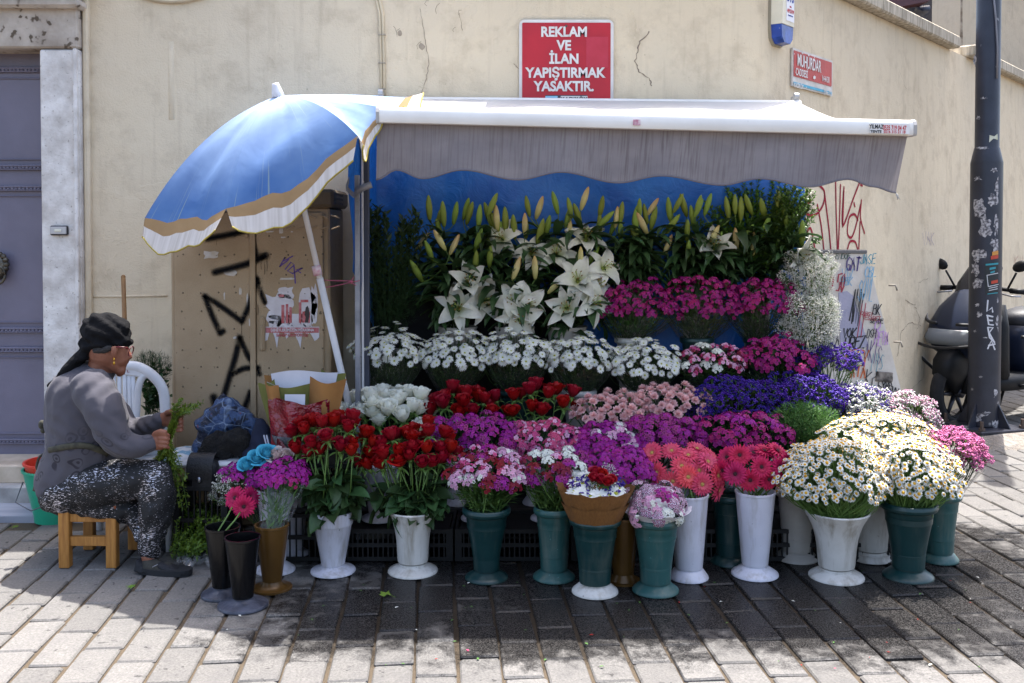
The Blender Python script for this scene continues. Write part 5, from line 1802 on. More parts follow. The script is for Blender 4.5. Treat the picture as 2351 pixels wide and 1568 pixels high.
def roll(nm, label, mats, xa, xb, ya, yb, d, dep, lean=0, z0=.49, th=None):
    t_ = thing(nm, label, 'paper', ((P(xa, 900, d).x + P(xb, 900, d).x) / 2, d, z0))
    xA, xB = P(xa, 900, d).x, P(xb, 900, d).x
    zt_ = P(xa, ya, d).z; zt2 = P(xb, yb, d).z
    xm_ = pzx
    def fn(u, v):
        xx = xA + (xB - xA) * u
        zt3 = zt_ + (zt2 - zt_) * u
        p = Vector((xm_ + (xx - xm_) * (.62 + .38 * v), d - dep * math.sin(math.pi * u) * (.6 + .4 * v) + lean * v, z0 + (zt3 - z0) * v + (.01 * math.sin(u * 5 + xa) if v > .99 else 0)))
        return p
    mb = MB().grid(fn, 14, 6)
    part('sheet', mb, mats, t_)
    if th:
        mb = MB().grid(lambda u, v: fn(u, .93 + .07 * v) + Vector((0, .004, .001)), 14, 1)
        part('lining', mb, th, t_)
roll('kraft_sheet', 'brown kraft wrapping paper folded round the back of the pot', kraft, 606, 790, 862, 868, 4.62, -.02)
roll('white_sheet', 'white tissue wrapping paper inside the brown kraft fold', whitep, 622, 776, 858, 850, 4.58, .0)
roll('olive_sheet', 'olive wrapping paper in front of the white tissue', olive, 612, 720, 880, 884, 4.55, .05, th=whitep)
roll('kraft_sheet', 'brown kraft wrapping paper leaning over the right of the pot', kraft, 712, 796, 868, 872, 4.52, .07)
roll('olive_sheet', 'olive wrapping paper corner standing behind the kraft roll', olive, 738, 795, 848, 862, 4.6, .02)
roll('kraft_sheet', 'narrow brown kraft strip at the edge of the olive paper', kraft, 606, 640, 868, 890, 4.5, .04)
roll('olive_sheet', 'olive wrapping paper fanning out toward the cabinet', olive, 592, 630, 885, 870, 4.56, .02)
np_ = thing('paper_note', 'small blank white paper note tucked in the wrapping papers', 'paper', P(677, 930, 4.47))
part('sheet', MB().box(P(677, 922, 4.475), (.092, .004, .065), 0, Matrix.Rotation(-.15, 3, 'X')), whitep, np_, False)

# broom stick, fern tub, lid
br = thing('broom', 'brown wooden broom standing against the wall behind the woman', 'broom', G(300, 1165))
part('handle', MB().tube([P(283, 636, 5.3), P(288, 800, 5.28), P(298, 1150, 5.24)], .0125, 8).ell(P(283, 636, 5.3), (.0125, .0125, .0125)), surf('broom_wood', hx('#8d6a42'), hx('#755534'), .6, 12, vec=(10, 10, 1)), br)
part('brush_head', MB().box(P(298, 1150, 5.24) + Vector((0, 0, -.0)), (.26, .06, .05), 0, None, .01), plain('broom_brush', hx('#4a3c30')), br, False)
tub = thing('white_tub', 'white plastic tub with flat lid on the garden chair', 'tub', P(352, 1000, 4.75))
tc_ = Vector((P(350, 950, 4.78).x, 4.78, .417))
part('body', MB().lathe([(0, 0), (.085, 0), (.1, .14), (.0, .14)], tc_, 24), white_pl, tub, 40)
part('lid', MB().lathe([(.115, .14), (.12, .146), (.115, .153), (.05, .156), (.048, .17), (0, .17)], tc_, 24), surf('grimy_white', hx('#b9b7b3'), hx('#a09d98'), .6, 14), tub, 40)
# ------------------------------------------------------------------ the seated woman
skin_m = surf('skin', hx('#8a5a46'), hx('#774a39'), .5, 14, bump=.12, bscale=120, spec=.35)
def sweater_mat():
    m, nt, b, out = new_mat('charcoal_jersey')
    geo = N(nt, 'NewGeometry')
    pos = geo.outputs['Position']
    sp = N(nt, 'SeparateXYZ')
    nt.links.new(pos, sp.inputs[0])
    base = mixc(nt, noisen(nt, pos, 6, 4), hx('#46444b'), hx('#4f4d54'))
    vo = N(nt, 'TexVoronoi', feature='F1', i_Scale=17.0, i_Randomness=1.0)
    nz = N(nt, 'TexNoise', i_Scale=5.0)
    nt.links.new(pos, nz.inputs['Vector'])
    ad = N(nt, 'Vector' + 'Math', operation='MULTIPLY_ADD')
    ad.inputs[1].default_value = (.12, .12, .12)
    nt.links.new(nz.outputs['Color'], ad.inputs[0]); nt.links.new(pos, ad.inputs[2])
    nt.links.new(ad.outputs[0], vo.inputs['Vector'])
    pr = ramp(nt, [(.0, 1.0), (.12, 1.0), (.15, 0.0), (.26, 0.0), (.29, 1.0), (.37, 1.0), (.4, 0.0)], vo.outputs['Distance'])
    blot = ramp(nt, [(.44, 0.0), (.54, 1.0)], noisen(nt, pos, 9, 2))
    pr = mixc(nt, 1.0, pr.outputs[0], blot.outputs[0], 'MULTIPLY')
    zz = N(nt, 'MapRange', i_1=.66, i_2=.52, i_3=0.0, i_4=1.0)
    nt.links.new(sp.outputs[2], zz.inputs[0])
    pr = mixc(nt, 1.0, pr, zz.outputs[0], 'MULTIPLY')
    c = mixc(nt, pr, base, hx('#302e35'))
    nt.links.new(c, b.inputs['Base Color'])
    b.inputs['Roughness'].default_value = .92
    b.inputs['Sheen Weight'].default_value = .08
    b.inputs['Specular IOR Level'].default_value = .25
    st = N(nt, 'Mapping')
    st.inputs['Scale'].default_value = (1, 1, 1)
    nt.links.new(pos, st.inputs[0])
    bumpn(nt, b, noisen(nt, st.outputs[0], 7, 3, .5, .6), .3, .03)
    return m
def glitter_mat():
    m, nt, b, out = new_mat('black_glitter_cloth')
    geo = N(nt, 'NewGeometry')
    pos = geo.outputs['Position']
    st = N(nt, 'Mapping')
    st.inputs['Rotation'].default_value = (0, .35, 0)
    st.inputs['Scale'].default_value = (85, 85, 330)
    nt.links.new(pos, st.inputs[0])
    n1 = noisen(nt, st.outputs[0], 1, 2)
    big = noisen(nt, pos, 9, 3)
    th = N(nt, 'MapRange', i_1=.3, i_2=.7, i_3=.72, i_4=.53)
    nt.links.new(big, th.inputs[0])
    gt = N(nt, 'Math', operation='GREATER_THAN')
    nt.links.new(n1, gt.inputs[0]); nt.links.new(th.outputs[0], gt.inputs[1])
    nt.links.new(mixc(nt, gt.outputs[0], hx('#101013'), hx('#c9c4cc')), b.inputs['Base Color'])
    ro = N(nt, 'MapRange', i_3=.75, i_4=.35)
    nt.links.new(gt.outputs[0], ro.inputs[0]); nt.links.new(ro.outputs[0], b.inputs['Roughness'])
    me_ = N(nt, 'Math', operation='MULTIPLY')
    me_.inputs[1].default_value = .55
    nt.links.new(gt.outputs[0], me_.inputs[0]); nt.links.new(me_.outputs[0], b.inputs['Metallic'])
    bumpn(nt, b, noisen(nt, pos, 12, 4, .5, 1.0), .5, .03)
    return m
woman = thing('person', 'woman in black headscarf and charcoal top seated on the stool, trimming green stems', 'person', (P(205, 1200, 4.46).x, 4.46, 0))
def fingers(rows, r=.0076):
    return [([pv(*q) for q in f], [r, r * .98, r * .9, r * .82][:len(f)], 4) for f in rows]
near_f = [[(366, 996 + 9.4 * i, 4.295), (381, 997 + 9.6 * i, 4.29), (389, 1001 + 9.4 * i, 4.32), (379, 1004 + 9.2 * i, 4.35)] for i in range(4)]
far_f = [[(402, 950 + 9.6 * i, 4.48), (417, 955 + 9.6 * i, 4.455), (417, 960 + 9.4 * i, 4.42), (405, 962 + 9.2 * i, 4.41)] for i in range(4)]
chains = [('e', pv(247, 797, 4.46), (.088, .074, .112), Matrix.Rotation(.15, 3, 'Y')), ([pv(252, 815, 4.46), pv(265, 836, 4.46), pv(275, 848, 4.46)], [.06, .045, .027]), ([pv(268, 800, 4.46), pv(276, 822, 4.46)], [.052, .042]),
          ([pv(292, 804, 4.46), pv(297.5, 819, 4.46)], [.010, .0125], 3), ([pv(286, 833, 4.46), pv(285, 839, 4.46)], [.013, .012], 3), ([pv(279, 853, 4.46), pv(275, 857, 4.46)], [.018, .016], 3),
          ([pv(212, 875, 4.48), pv(228, 850, 4.47), pv(240, 825, 4.46)], [(.07, .075), (.058, .058), (.055, .06)]), ('e', pv(262, 809, 4.385), (.015, .012, .03), Matrix.Rotation(.2, 3, 'Y')), ('e', pv(259, 807, 4.378), (.006, .012, .026)),
          ([pv(205, 900, 4.48), pv(200, 1000, 4.48), pv(170, 1100, 4.48)], [(.1, .08), (.11, .1), (.1, .08)]),
          ([pv(222, 890, 4.36), pv(262, 990, 4.31), pv(285, 1020, 4.29), pv(348, 1017, 4.32), pv(362, 1013, 4.325)], [.04, .036, .034, (.026, .034), (.024, .04)]), ([pv(360, 1012, 4.32), pv(372, 1012, 4.315)], [(.026, .042), (.022, .04)]),
          ([pv(225, 890, 4.6), pv(262, 945, 4.645), pv(300, 985, 4.62), pv(335, 980, 4.57), pv(374, 964, 4.52), pv(388, 961, 4.5)], [.04, .036, .034, .03, (.025, .033), (.024, .038)]), ([pv(386, 961, 4.5), pv(402, 964, 4.49)], [(.024, .04), (.02, .038)]),
          ([pv(356, 998, 4.315), pv(368, 991, 4.295), pv(379, 992, 4.29)], [.015, .0125, .0105], 4), ([pv(384, 948, 4.47), pv(396, 945, 4.44), pv(406, 949, 4.425)], [.014, .012, .0105], 4),
          ([pv(170, 1110, 4.4), pv(260, 1105, 4.36), pv(352, 1098, 4.34), pv(352, 1190, 4.33), pv(343, 1280, 4.3)], [.05, .055, .045, .04, .034]),
          ([pv(170, 1110, 4.56), pv(260, 1105, 4.58), pv(345, 1098, 4.6), pv(340, 1170, 4.6), pv(332, 1225, 4.6)], [.05, .055, .045, .04, .034])] + fingers(near_f) + fingers(far_f)
blob('body', chains, skin_m, woman, .0042, .0008, 40, 1)
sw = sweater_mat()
def wrinkle(co, no):
    z, x = co[:, 2], co[:, 0]
    w = np.sin((x * .8 + z) * 95 + np.sin(x * 30) * 1.5) * .0025 * np.exp(-((z - .62) / .09) ** 2)
    w += np.sin((x - z * .7) * 70 + np.sin(z * 26)) * .004 * np.exp(-((z - .8) / .06) ** 2)
    w += np.sin((z * 1.2 + x * .5) * 120 + np.sin(x * 22) * 2) * .0035 * np.exp(-(((x + 1.72) / .09) ** 2)) * np.exp(-((z - .52) / .12) ** 2)
    return co + no * w[:, None]
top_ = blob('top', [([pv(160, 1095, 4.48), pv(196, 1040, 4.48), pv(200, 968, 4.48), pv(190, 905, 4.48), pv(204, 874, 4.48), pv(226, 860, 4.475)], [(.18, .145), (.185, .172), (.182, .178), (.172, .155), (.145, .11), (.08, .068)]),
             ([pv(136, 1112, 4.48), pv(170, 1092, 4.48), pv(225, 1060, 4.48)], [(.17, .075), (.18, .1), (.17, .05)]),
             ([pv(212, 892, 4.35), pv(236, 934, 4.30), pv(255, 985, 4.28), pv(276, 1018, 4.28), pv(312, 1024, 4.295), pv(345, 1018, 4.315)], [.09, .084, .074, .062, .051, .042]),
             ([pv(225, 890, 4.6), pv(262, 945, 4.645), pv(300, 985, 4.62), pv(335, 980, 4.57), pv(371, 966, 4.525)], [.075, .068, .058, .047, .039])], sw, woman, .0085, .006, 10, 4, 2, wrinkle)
blob('trousers', [([pv(156, 1126, 4.48), pv(210, 1118, 4.47)], [(.18, .1), (.175, .11)]), ([pv(152, 1130, 4.39), pv(230, 1112, 4.365), pv(300, 1100, 4.345), pv(356, 1098, 4.335)], [.1, .102, .09, .074]),
                  ([pv(358, 1098, 4.335), pv(362, 1140, 4.33), pv(356, 1200, 4.32), pv(345, 1262, 4.305)], [.078, .08, .066, .048]), ([pv(152, 1130, 4.57), pv(230, 1112, 4.6), pv(300, 1100, 4.61), pv(352, 1100, 4.61)], [.11, .115, .1, .075]),
                  ([pv(355, 1100, 4.61), pv(348, 1160, 4.6), pv(338, 1215, 4.6)], [.075, .07, .05]), ([pv(215, 1145, 4.45), pv(285, 1160, 4.44), pv(325, 1180, 4.42), pv(325, 1235, 4.36)], [(.14, .075), (.13, .075), (.1, .06), (.05, .03)])], glitter_mat(), woman, .0085, .011, 13, 3, 5)
scarf_m = surf('black_scarf_cotton', hx('#0d0d10'), hx('#131316'), .9, 12, bump=.6, bscale=26, dist=.02, spec=.15)
def folds(co, no):
    x, y, z = co[:, 0], co[:, 1], co[:, 2]
    w = np.sin((z * 1.0 + (x + 2.0) * .55) * 120 + np.sin(y * 31 + x * 17) * 2.2) * .0042 * (x > -1.93)
    return co + no * w[:, None]
hs_ = blob('headscarf', [('e', pv(244, 764, 4.46), (.108, .09, .086)), ([pv(208, 792, 4.46), pv(245, 788, 4.46), pv(288, 786, 4.46)], [(.08, .026), (.088, .028), (.066, .022)]), ([pv(215, 750, 4.46), pv(226, 740, 4.46), pv(250, 738, 4.46)], [(.06, .055), (.07, .045), (.07, .04)]), ([pv(200, 788, 4.45), pv(214, 772, 4.46)], [.035, .05]),
                   ([pv(215, 795, 4.45), pv(175, 830, 4.43), pv(140, 866, 4.42), pv(118, 884, 4.42)], [(.045, .03), (.05, .028), (.045, .02), (.03, .014)])], scarf_m, woman, .0065, .006, 18, 3, 1, folds)
blob('hair', [([pv(222, 802, 4.405), pv(238, 803, 4.392), pv(252, 799, 4.386)], [.02, .018, .014])], surf('grey_hair', hx('#1d1b1c'), hx('#3c3938'), .7, 60, vec=(1, 1, 4), bump=.5, bscale=200), woman, .006, .003, 60, 1)
mb = MB()
mb.tube([pv(266, 797, 4.372), pv(285, 797, 4.385), pv(296, 801, 4.40)], .0035, 6)
for D_ in (4.415, 4.50):
    q = pv(301, 806, D_)
    mb.tube([q + Vector((.006 * math.sin(a_) + .0 * a_, .026 * math.cos(a_), .021 * math.sin(a_))) for a_ in np.linspace(0, 2 * math.pi, 15)], .0026, 5)
part('glasses', mb, plain('red_frame', hx('#5a141c'), .4), woman)
mb = MB().tube([pv(262, 822, 4.374), pv(262, 828, 4.372)], .004, 6).ell(pv(262, 834, 4.372), (.005, .005, .009), n=8, m=6)
part('earring', mb, plain('gold', hx('#c99a3c'), .25, .9), woman)
part('necklace', MB().tube([pv(207, 852, 4.415), pv(222, 853, 4.405), pv(236, 862, 4.41), pv(243, 872, 4.42)], .002, 5), bpy.data.materials['gold'], woman)
from mathutils.bvhtree import BVHTree
bv_ = BVHTree.FromPolygons([v.co for v in top_.data.vertices], [tuple(p.vertices) for p in top_.data.polygons])
def hitpx(bv, x, y, o=.0):
    d = ray(x, y).normalized()
    h_ = bv.ray_cast(Vector((0, 0, H)), d)[0]
    return (h_ if h_ is not None else P(x, y, 4.42)) - d * o
camo = surf('camo_cloth', hx('#4c4a3c'), hx('#2c2b26'), .8, 26)
mb = MB()
mb.tube(smooth_line([hitpx(bv_, x, y, .004) for x, y in ((112, 1034), (130, 1030), (150, 1026), (175, 1023), (200, 1024), (225, 1032), (248, 1044))], 4), [(.006, .014)] * 25, 8, flat=(0, 1, 0))
mb.tube(smooth_line([pv(104, 1040, 4.42), pv(90, 1050, 4.4), pv(84, 1072, 4.4), pv(90, 1082, 4.4)], 5), .006, 6)
mb.tube(smooth_line([pv(104, 1042, 4.42), pv(94, 1075, 4.39), pv(84, 1110, 4.38), pv(80, 1128, 4.38)], 5), [(.004, .012)] * 16, 6)
part('waist_tie', mb, camo, woman)
part('apron_knot', MB().ell(pv(96, 975, 4.5), (.016, .014, .022)).ell(pv(99, 988, 4.5), (.012, .012, .014)), camo, woman)
sock = surf('olive_sock', hx('#3c3a34'), hx('#2f2d29'), .9, 40, bump=.4, bscale=200)
blob('sock', [([pv(343, 1292, 4.3), pv(350, 1304, 4.28), pv(382, 1309, 4.265)], [.037, .04, .036])], sock, woman, .006, .001, 30, 2)
shoe_m = surf('black_mesh_shoe', hx('#17181d'), hx('#202127'), .7, 20, bump=.5, bscale=240)
def floor_(co, no):
    co[:, 2] = np.maximum(co[:, 2], .012)
    return co
blob('shoe', [([pv(326, 1308, 4.28), pv(345, 1318, 4.275), pv(392, 1318, 4.262), pv(428, 1322, 4.25)], [(.036, .034), (.041, .03), (.044, .03), (.04, .022)]), ([pv(319, 1288, 4.285), pv(326, 1308, 4.28)], [(.03, .012), (.036, .026)]), ([pv(372, 1296, 4.268), pv(392, 1306, 4.262), pv(412, 1315, 4.256)], [(.036, .016), (.037, .02), (.036, .018)])], shoe_m, woman, .006, .0015, 40, 2, 0, floor_)
a, b2 = pv(318, 1322, 4.28), pv(440, 1326, 4.247)
dv = Vector((b2.x - a.x, b2.y - a.y, 0)); ln = dv.length; dv.normalize(); pr_ = Vector((-dv.y, dv.x, 0))
mb = MB()
ol = []
for i in range(24):
    t = 2 * math.pi * i / 24
    ol.append(Vector((a.x, a.y, .026)) + dv * (ln * (.5 + .5 * math.cos(t))) + pr_ * (.044 + .006 * math.cos(t)) * math.copysign(abs(math.sin(t)) ** .7, math.sin(t)))
mb.poly(ol, .0245, (0, 0, 1))
part('sole', mb, plain('sole_black', hx('#1b1c20'), .8), woman, False)
blob('shoe', [([pv(315, 1252, 4.62), pv(345, 1252, 4.61), pv(395, 1254, 4.6)], [(.036, .034), (.042, .03), (.036, .022)])], shoe_m, woman, .007, .001, 30, 2)
part('sock_stitch', MB().tube([pv(350, 1302, 4.232), pv(362, 1296, 4.233)], .0015, 5), plain('stitch_grey', hx('#9a9aa0')), woman)
# ------------------------------------------------------------------ buckets and vases
vas_white = surf('white_vase_plastic', hx('#c4c3cc'), hx('#b6b5c0'), .38, 5, bump=.06, bscale=90, speck=(hx('#83818c'), 60, .73), dirt=(hx('#857e72'), .75))
vas_grey = surf('grey_vase_plastic', hx('#aba69f'), hx('#98928a'), .45, 6, bump=.08, bscale=90, speck=(hx('#77716a'), 50, .70))
vas_cream = surf('cream_vase_plastic', hx('#c6c3bd'), hx('#b7b3ac'), .42, 6, bump=.06, speck=(hx('#837e76'), 55, .72), dirt=(hx('#7d7362'), .8))
vas_green = surf('dark_green_plastic', hx('#123434'), hx('#0e2c2d'), .35, 5, bump=.05, speck=(hx('#3c5f5c'), 70, .75), dirt=(hx('#3f4a44'), .8))
vas_teal = surf('teal_plastic', hx('#2c5452'), hx('#254a48'), .42, 5, bump=.06, speck=(hx('#5c8d88'), 60, .72), dirt=(hx('#5c665e'), .8))
vas_gold = surf('gold_vase_plastic', hx('#5f431d'), hx('#503818'), .32, 5, bump=.04, metal=.25)
vas_black = surf('black_vase_plastic', hx('#08080a'), hx('#0c0c0e'), .2, 7, bump=.05, spec=.3)
vas_muddy = surf('scuffed_black_base', hx('#2b2d36'), hx('#4a4d5a'), .35, 14, bump=.5, bscale=30)
VASES = {}
def vase(key, kind, m, label, c, h, rt, rb, rd, group=None, dm=None, water=True):
    """c: base centre, h: height, rt/rb: rim and bottom radius of the body, rd: foot radius"""
    c = Vector(c)
    t = thing('flower_vase' if kind != 'bucket' else 'flower_bucket', label, 'vase' if kind != 'bucket' else 'bucket', c, group)
    n = 32
    fh = min(.055, h * .13)
    if kind == 'bucket':
        mb = MB().lathe([(0, .0), (rb, 0), (rt, h - .012), (rt + .004, h - .01), (rt + .004, h), (rt - .004, h), (rb - .004, .01), (0, .01)], c, n)
        part('body', mb, m, t, 40)
    elif kind == 'cone':
        mb = MB().lathe([(0, fh), (rb, fh), (rt, h - .01), (rt + .003, h - .008), (rt + .003, h), (rt - .004, h), (rb - .004, fh + .01), (0, fh + .01)], c, n)
        part('body', mb, m, t, 40)
    elif kind == 'band':
        mb = MB().lathe([(0, fh), (rb, fh), (rt * .93, h - .062), (rt * .98, h - .056), (rt, h - .05), (rt * 1.01, h), (rt * .96, h), (rb - .004, fh + .01), (0, fh + .01)], c, n)
        part('body', mb, m, t, 40)
    elif kind == 'trumpet':
        pr = [(0, fh), (rb * .75, fh), (rb * .97, fh + .012), (rb * 1.0, fh + .03)]
        for q in np.linspace(0, 1, 9):
            pr.append((rb + (rt - rb) * (q * .25 + .75 * q ** 3.2), fh + .03 + (h - fh - .04) * q))
        pr += [(rt + .004, h - .004), (rt - .002, h + .001)]
        pr += [(max(.01, rb - .006) + (rt - rb) * (q * .25 + .75 * q ** 3.2), fh + .03 + (h - fh - .036) * q) for q in np.linspace(1, 0, 6)] + [(0, fh + .03)]
        part('body', MB().lathe(pr, c, n), m, t, 40)
    else:                                            # roll: ribbed bucket with rolled rim
        pr = [(0, fh), (rb, fh), (rb * 1.03, fh + .04), (rb * 1.035, fh + .055), (rb * 1.055, fh + .056), (rb * 1.06, fh + .062), (rb * 1.045, fh + .068)]
        hh = h - .03
        pr += [(rb + (rt * .8 - rb) * .55, fh + (hh - fh) * .55), (rt * .78, hh - .06), (rt * .79, hh - .055), (rt * .81, hh - .054), (rt * .815, hh - .03), (rt * .83, hh - .028), (rt * .85, hh)]
        pr += [(rt * .84, hh), (rb * .95, fh + .02), (0, fh + .02)]
        part('body', MB().lathe(pr, c, n), m, t, 40)
        rr = .014
        part('rolled_rim', MB().lathe([(rt * .84 + (rt * .16) * .5 + math.cos(a_) * rt * .085, h - .016 + math.sin(a_) * .016) for a_ in np.linspace(0, 2 * math.pi, 11)], c, n), m, t)
    if kind != 'bucket':
        pf = [(rb * .9, fh + .006), (rb * .92, fh * .86), (rb * 1.1, fh * .72), (rb + (rd - rb) * .62, fh * .42), (rd * .97, .010), (rd, .005), (rd, 0), (0, 0)]
        if m in (vas_gold,):
            pf = [(rb * .9, fh + .006), (rb, fh * .8), (rb * 1.15, fh * .5), (rd * .75, fh * .22), (rd, .008), (rd, 0), (0, 0)]
        part('foot', MB().lathe(pf, c, n), dm or m, t, 40)
    part('water', MB().lathe([(0, 0), (1, 0)], (0, 0, 0), 20), water_m, t, mat4=Matrix.Translation(c + Vector((0, 0, h * .72))) @ Matrix.Diagonal((rb * .98, rb * .98, 1, 1))) if water and kind == 'cone' and m is vas_black else None
    VASES[key] = (c, h, rt)
    return t
water_m = plain('dark_water', hx('#14181a'), .05)

def gv(key, kind, m, label, px, pyd, pyr, hwt, hwb, hwd, dm=None):
    """a vase standing on the paving, measured in the picture"""
    c = G(px, pyd)
    s_ = c.y / F
    h = P(px, pyr, c.y).z
    return vase(key, kind, m, label, c, h, hwt * s_, hwb * s_, hwd * s_, 'flower vases on the paving', dm)
gv('blk1', 'cone', vas_black, 'black cone vase on scuffed foot, holding two pink gerberas', 512, 1365, 1208, 39, 24, 50, vas_muddy)
gv('blk2', 'cone', vas_black, 'empty black cone vase nearest the viewer, left of the gold vase', 558, 1390, 1232, 40, 24, 58, vas_muddy)
gv('gold1', 'cone', vas_gold, 'gold cone vase with cellophane wrapped magenta bunch', 625, 1351, 1203, 38, 22, 46)
gv('wa', 'cone', vas_white, 'white vase mostly hidden behind the gold vase', 632, 1309, 1120, 40, 24, 46)
gv('wb', 'cone', vas_white, 'white cone vase between the gold vase and the banded rose vase', 672, 1275, 1120, 38, 24, 42)
gv('rose1', 'band', vas_white, 'white vase with banded rim full of tall red roses', 765, 1311, 1173, 46, 27, 52)
gv('rose2', 'trumpet', vas_cream, 'white trumpet vase full of red roses with big leaves', 948, 1311, 1170, 54, 36, 58)
gv('sw1', 'roll', vas_green, 'dark green rolled rim vase with crimson and pink sweet williams', 1117, 1326, 1163, 56, 30, 50)
gv('sw2', 'roll', vas_teal, 'teal rolled rim vase with white and crimson sweet williams', 1272, 1325, 1162, 48, 31, 49)
gv('brown', 'roll', vas_green, 'dark green vase on white foot under the brown bouquet', 1366, 1358, 1184, 61, 36, 54, vas_cream)
gv('gold2', 'cone', vas_gold, 'gold vase half hidden behind the brown bouquet vase', 1431, 1334, 1184, 36, 24, 40)
gv('purple', 'roll', vas_teal, 'teal vase nearest the tall white gerbera vase, under the white collared bouquet', 1505, 1355, 1184, 59, 35, 54)
gv('coral', 'cone', vas_white, 'tall white cone vase with coral gerberas', 1581, 1325, 1133, 44, 32, 46)
gv('hidg', 'roll', vas_green, 'dark green vase in shade between the two tall white vases', 1676, 1290, 1131, 48, 32, 46)
gv('pinkg', 'cone', vas_white, 'tall white cone vase with hot pink gerberas', 1733, 1318, 1127, 45, 30, 54)
gv('cham1', 'roll', vas_grey, 'grey weathered vase behind the white chamomile trumpet', 1829, 1281, 1122, 50, 34, 49)
gv('cham2', 'trumpet', vas_cream, 'white trumpet vase brimming with chamomile', 1920, 1324, 1171, 73, 42, 63)
gv('cham3', 'trumpet', vas_cream, 'white trumpet vase tucked behind the chamomile vases', 1998, 1281, 1146, 58, 40, 47)
gv('cham4', 'roll', vas_green, 'dark green rolled rim vase with the outer chamomile', 2085, 1323, 1151, 64, 36, 57)
gv('stat', 'roll', vas_teal, 'teal vase at the end of the row with pink statice', 2155, 1284, 1127, 50, 32, 44)
def rv(key, kind, m, label, px, D, z0, h, rt, rb, rd=.07, grp='buckets on the rack'):
    return vase(key, kind, m, label, (P(px, 800, D).x, D, z0), h, rt, rb, rd, grp)
for k, px, m, lab in (('r1a', 1095, vas_white, 'white vase on the crates with purple sweet williams'), ('r1b', 1255, vas_white, 'white vase on the crates with rose pink sweet williams'), ('r1c', 1385, vas_white, 'white vase on the crates with bright purple sweet williams'),
                      ('r1d', 1520, vas_cream, 'cream vase on the crates with plum sweet williams'), ('r1e', 1700, vas_white, 'white vase on the crates with magenta dianthus')):
    rv(k, 'cone', m, lab, px, 4.575, .149, .25, .075, .05, .075)
rv('r1f', 'cone', vas_white, 'white footed vase showing under the rose leaves', 870, 4.575, .149, .25, .075, .05, .083)
for k, px, m, lab in (('r2a', 885, vas_white, 'white vase on the low shelf with white roses'), ('r2b', 1055, vas_white, 'white vase on the low shelf with red roses beside the white roses'), ('r2c', 1235, vas_white, 'white vase on the low shelf with red roses beside the carnations'),
                      ('r2d', 1410, vas_cream, 'cream vase on the low shelf with the lower carnations'), ('r2e', 1545, vas_cream, 'cream vase on the low shelf with the upper carnations'), ('r2f', 1700, vas_green, 'green vase on the low shelf with violet statice'),
                      ('r2g', 1842, vas_green, 'green vase on the low shelf with violet statice by the green foliage')):
    rv(k, 'cone', m, lab, px, 4.84, .149, .3, .08, .055, .075)
for k, px, m, lab in (('r3a', 893, vas_green, 'dark green bucket with daisies beside the rack upright'), ('r3b', 1045, vas_green, 'dark green bucket with the second daisy bunch'), ('r3c', 1185, vas_green, 'dark green bucket with the middle daisy bunch'), ('r3d', 1330, vas_cream, 'cream bucket with the fourth daisy bunch'),
                      ('r3e', 1480, vas_grey, 'brownish bucket with daisies above the carnations'), ('r3f', 1635, vas_green, 'dark green bucket with pink and white sweet williams'), ('r3g', 1783, vas_green, 'dark green bucket with magenta dianthus by the violet statice')):
    rv(k, 'roll', m, lab, px, 5.03, .319, .36, .09, .062, .07)
for k, px, m, lab in (('r4a', 1050, vas_grey, 'beige bucket with the white lilies nearest the fern'), ('r4b', 1182, vas_grey, 'beige bucket with the middle white lilies'), ('r4c', 1302, vas_grey, 'beige bucket with white lilies beside the magenta dianthus')):
    rv(k, 'bucket', m, lab, px, 5.17, .599, .385, .1, .075)
for k, px, m, lab in (('r4d', 1450, vas_cream, 'off white bucket with magenta dianthus next to the lilies'), ('r4e', 1600, vas_green, 'green bucket with the middle magenta dianthus'), ('r4f', 1745, vas_green, 'green bucket with magenta dianthus next to the gypsophila')):
    rv(k, 'roll', m, lab, px, 5.17, .599, .33, .09, .062, .07)
rv('fern', 'bucket', vas_grey, 'beige bucket with dark asparagus fern beside the upright', 890, 5.17, .599, .26, .09, .07)
for k, px, lab in (('r5a', 1455, 'beige bucket high on the rack with lily buds'), ('r5b', 1597, 'beige bucket high on the rack with one open lily'), ('r5c', 1736, 'beige bucket high on the rack before the boxwood')):
    rv(k, 'bucket', vas_grey, lab, px, 5.27, .844, .35, .08, .06)
vase('gyp', 'bucket', vas_grey, 'grey bucket with gypsophila at the end of the rack', (P(1865, 900, 5.12).x, 5.12, .319), .4, .08, .06, .07, 'buckets on the rack')
# out past the rack on the right stand taller stands on upturned pails
for k, px, D, z0, lab in (('e1', 1905, 5.0, .30, 'green bucket with upright violet statice before the tagged panel'), ('e2', 1975, 4.86, .149, 'green bucket with white and lilac statice'), ('e3', 2080, 4.9, .12, 'green bucket with dusty pink statice')):
    vase(k, 'bucket', vas_green, lab, (P(px, 900, D).x, D, z0), .28, .08, .06, .07, 'buckets on the rack')
end = thing('low_bench', 'dark low bench beyond the rack carrying the statice buckets', 'bench', (1.78, 4.95, 0))
part('top_board', MB().box((1.86, 4.9, .106), (.3, .3, .026), 0, None, .003), dark_wood, end, False)
for x in (1.74, 1.98):
    part('leg', MB().box((x, 4.9, .046), (.03, .26, .094)), dark_wood, end, False)
CRX = link('plastic_crate', crate_mesh(.32, .22, .15, 12), None, Matrix.Translation((P(1905, 900, 5.0).x, 5.06, .149)))
tag(CRX, 'black plastic crate on the low shelf under the upright violet statice', 'crate')

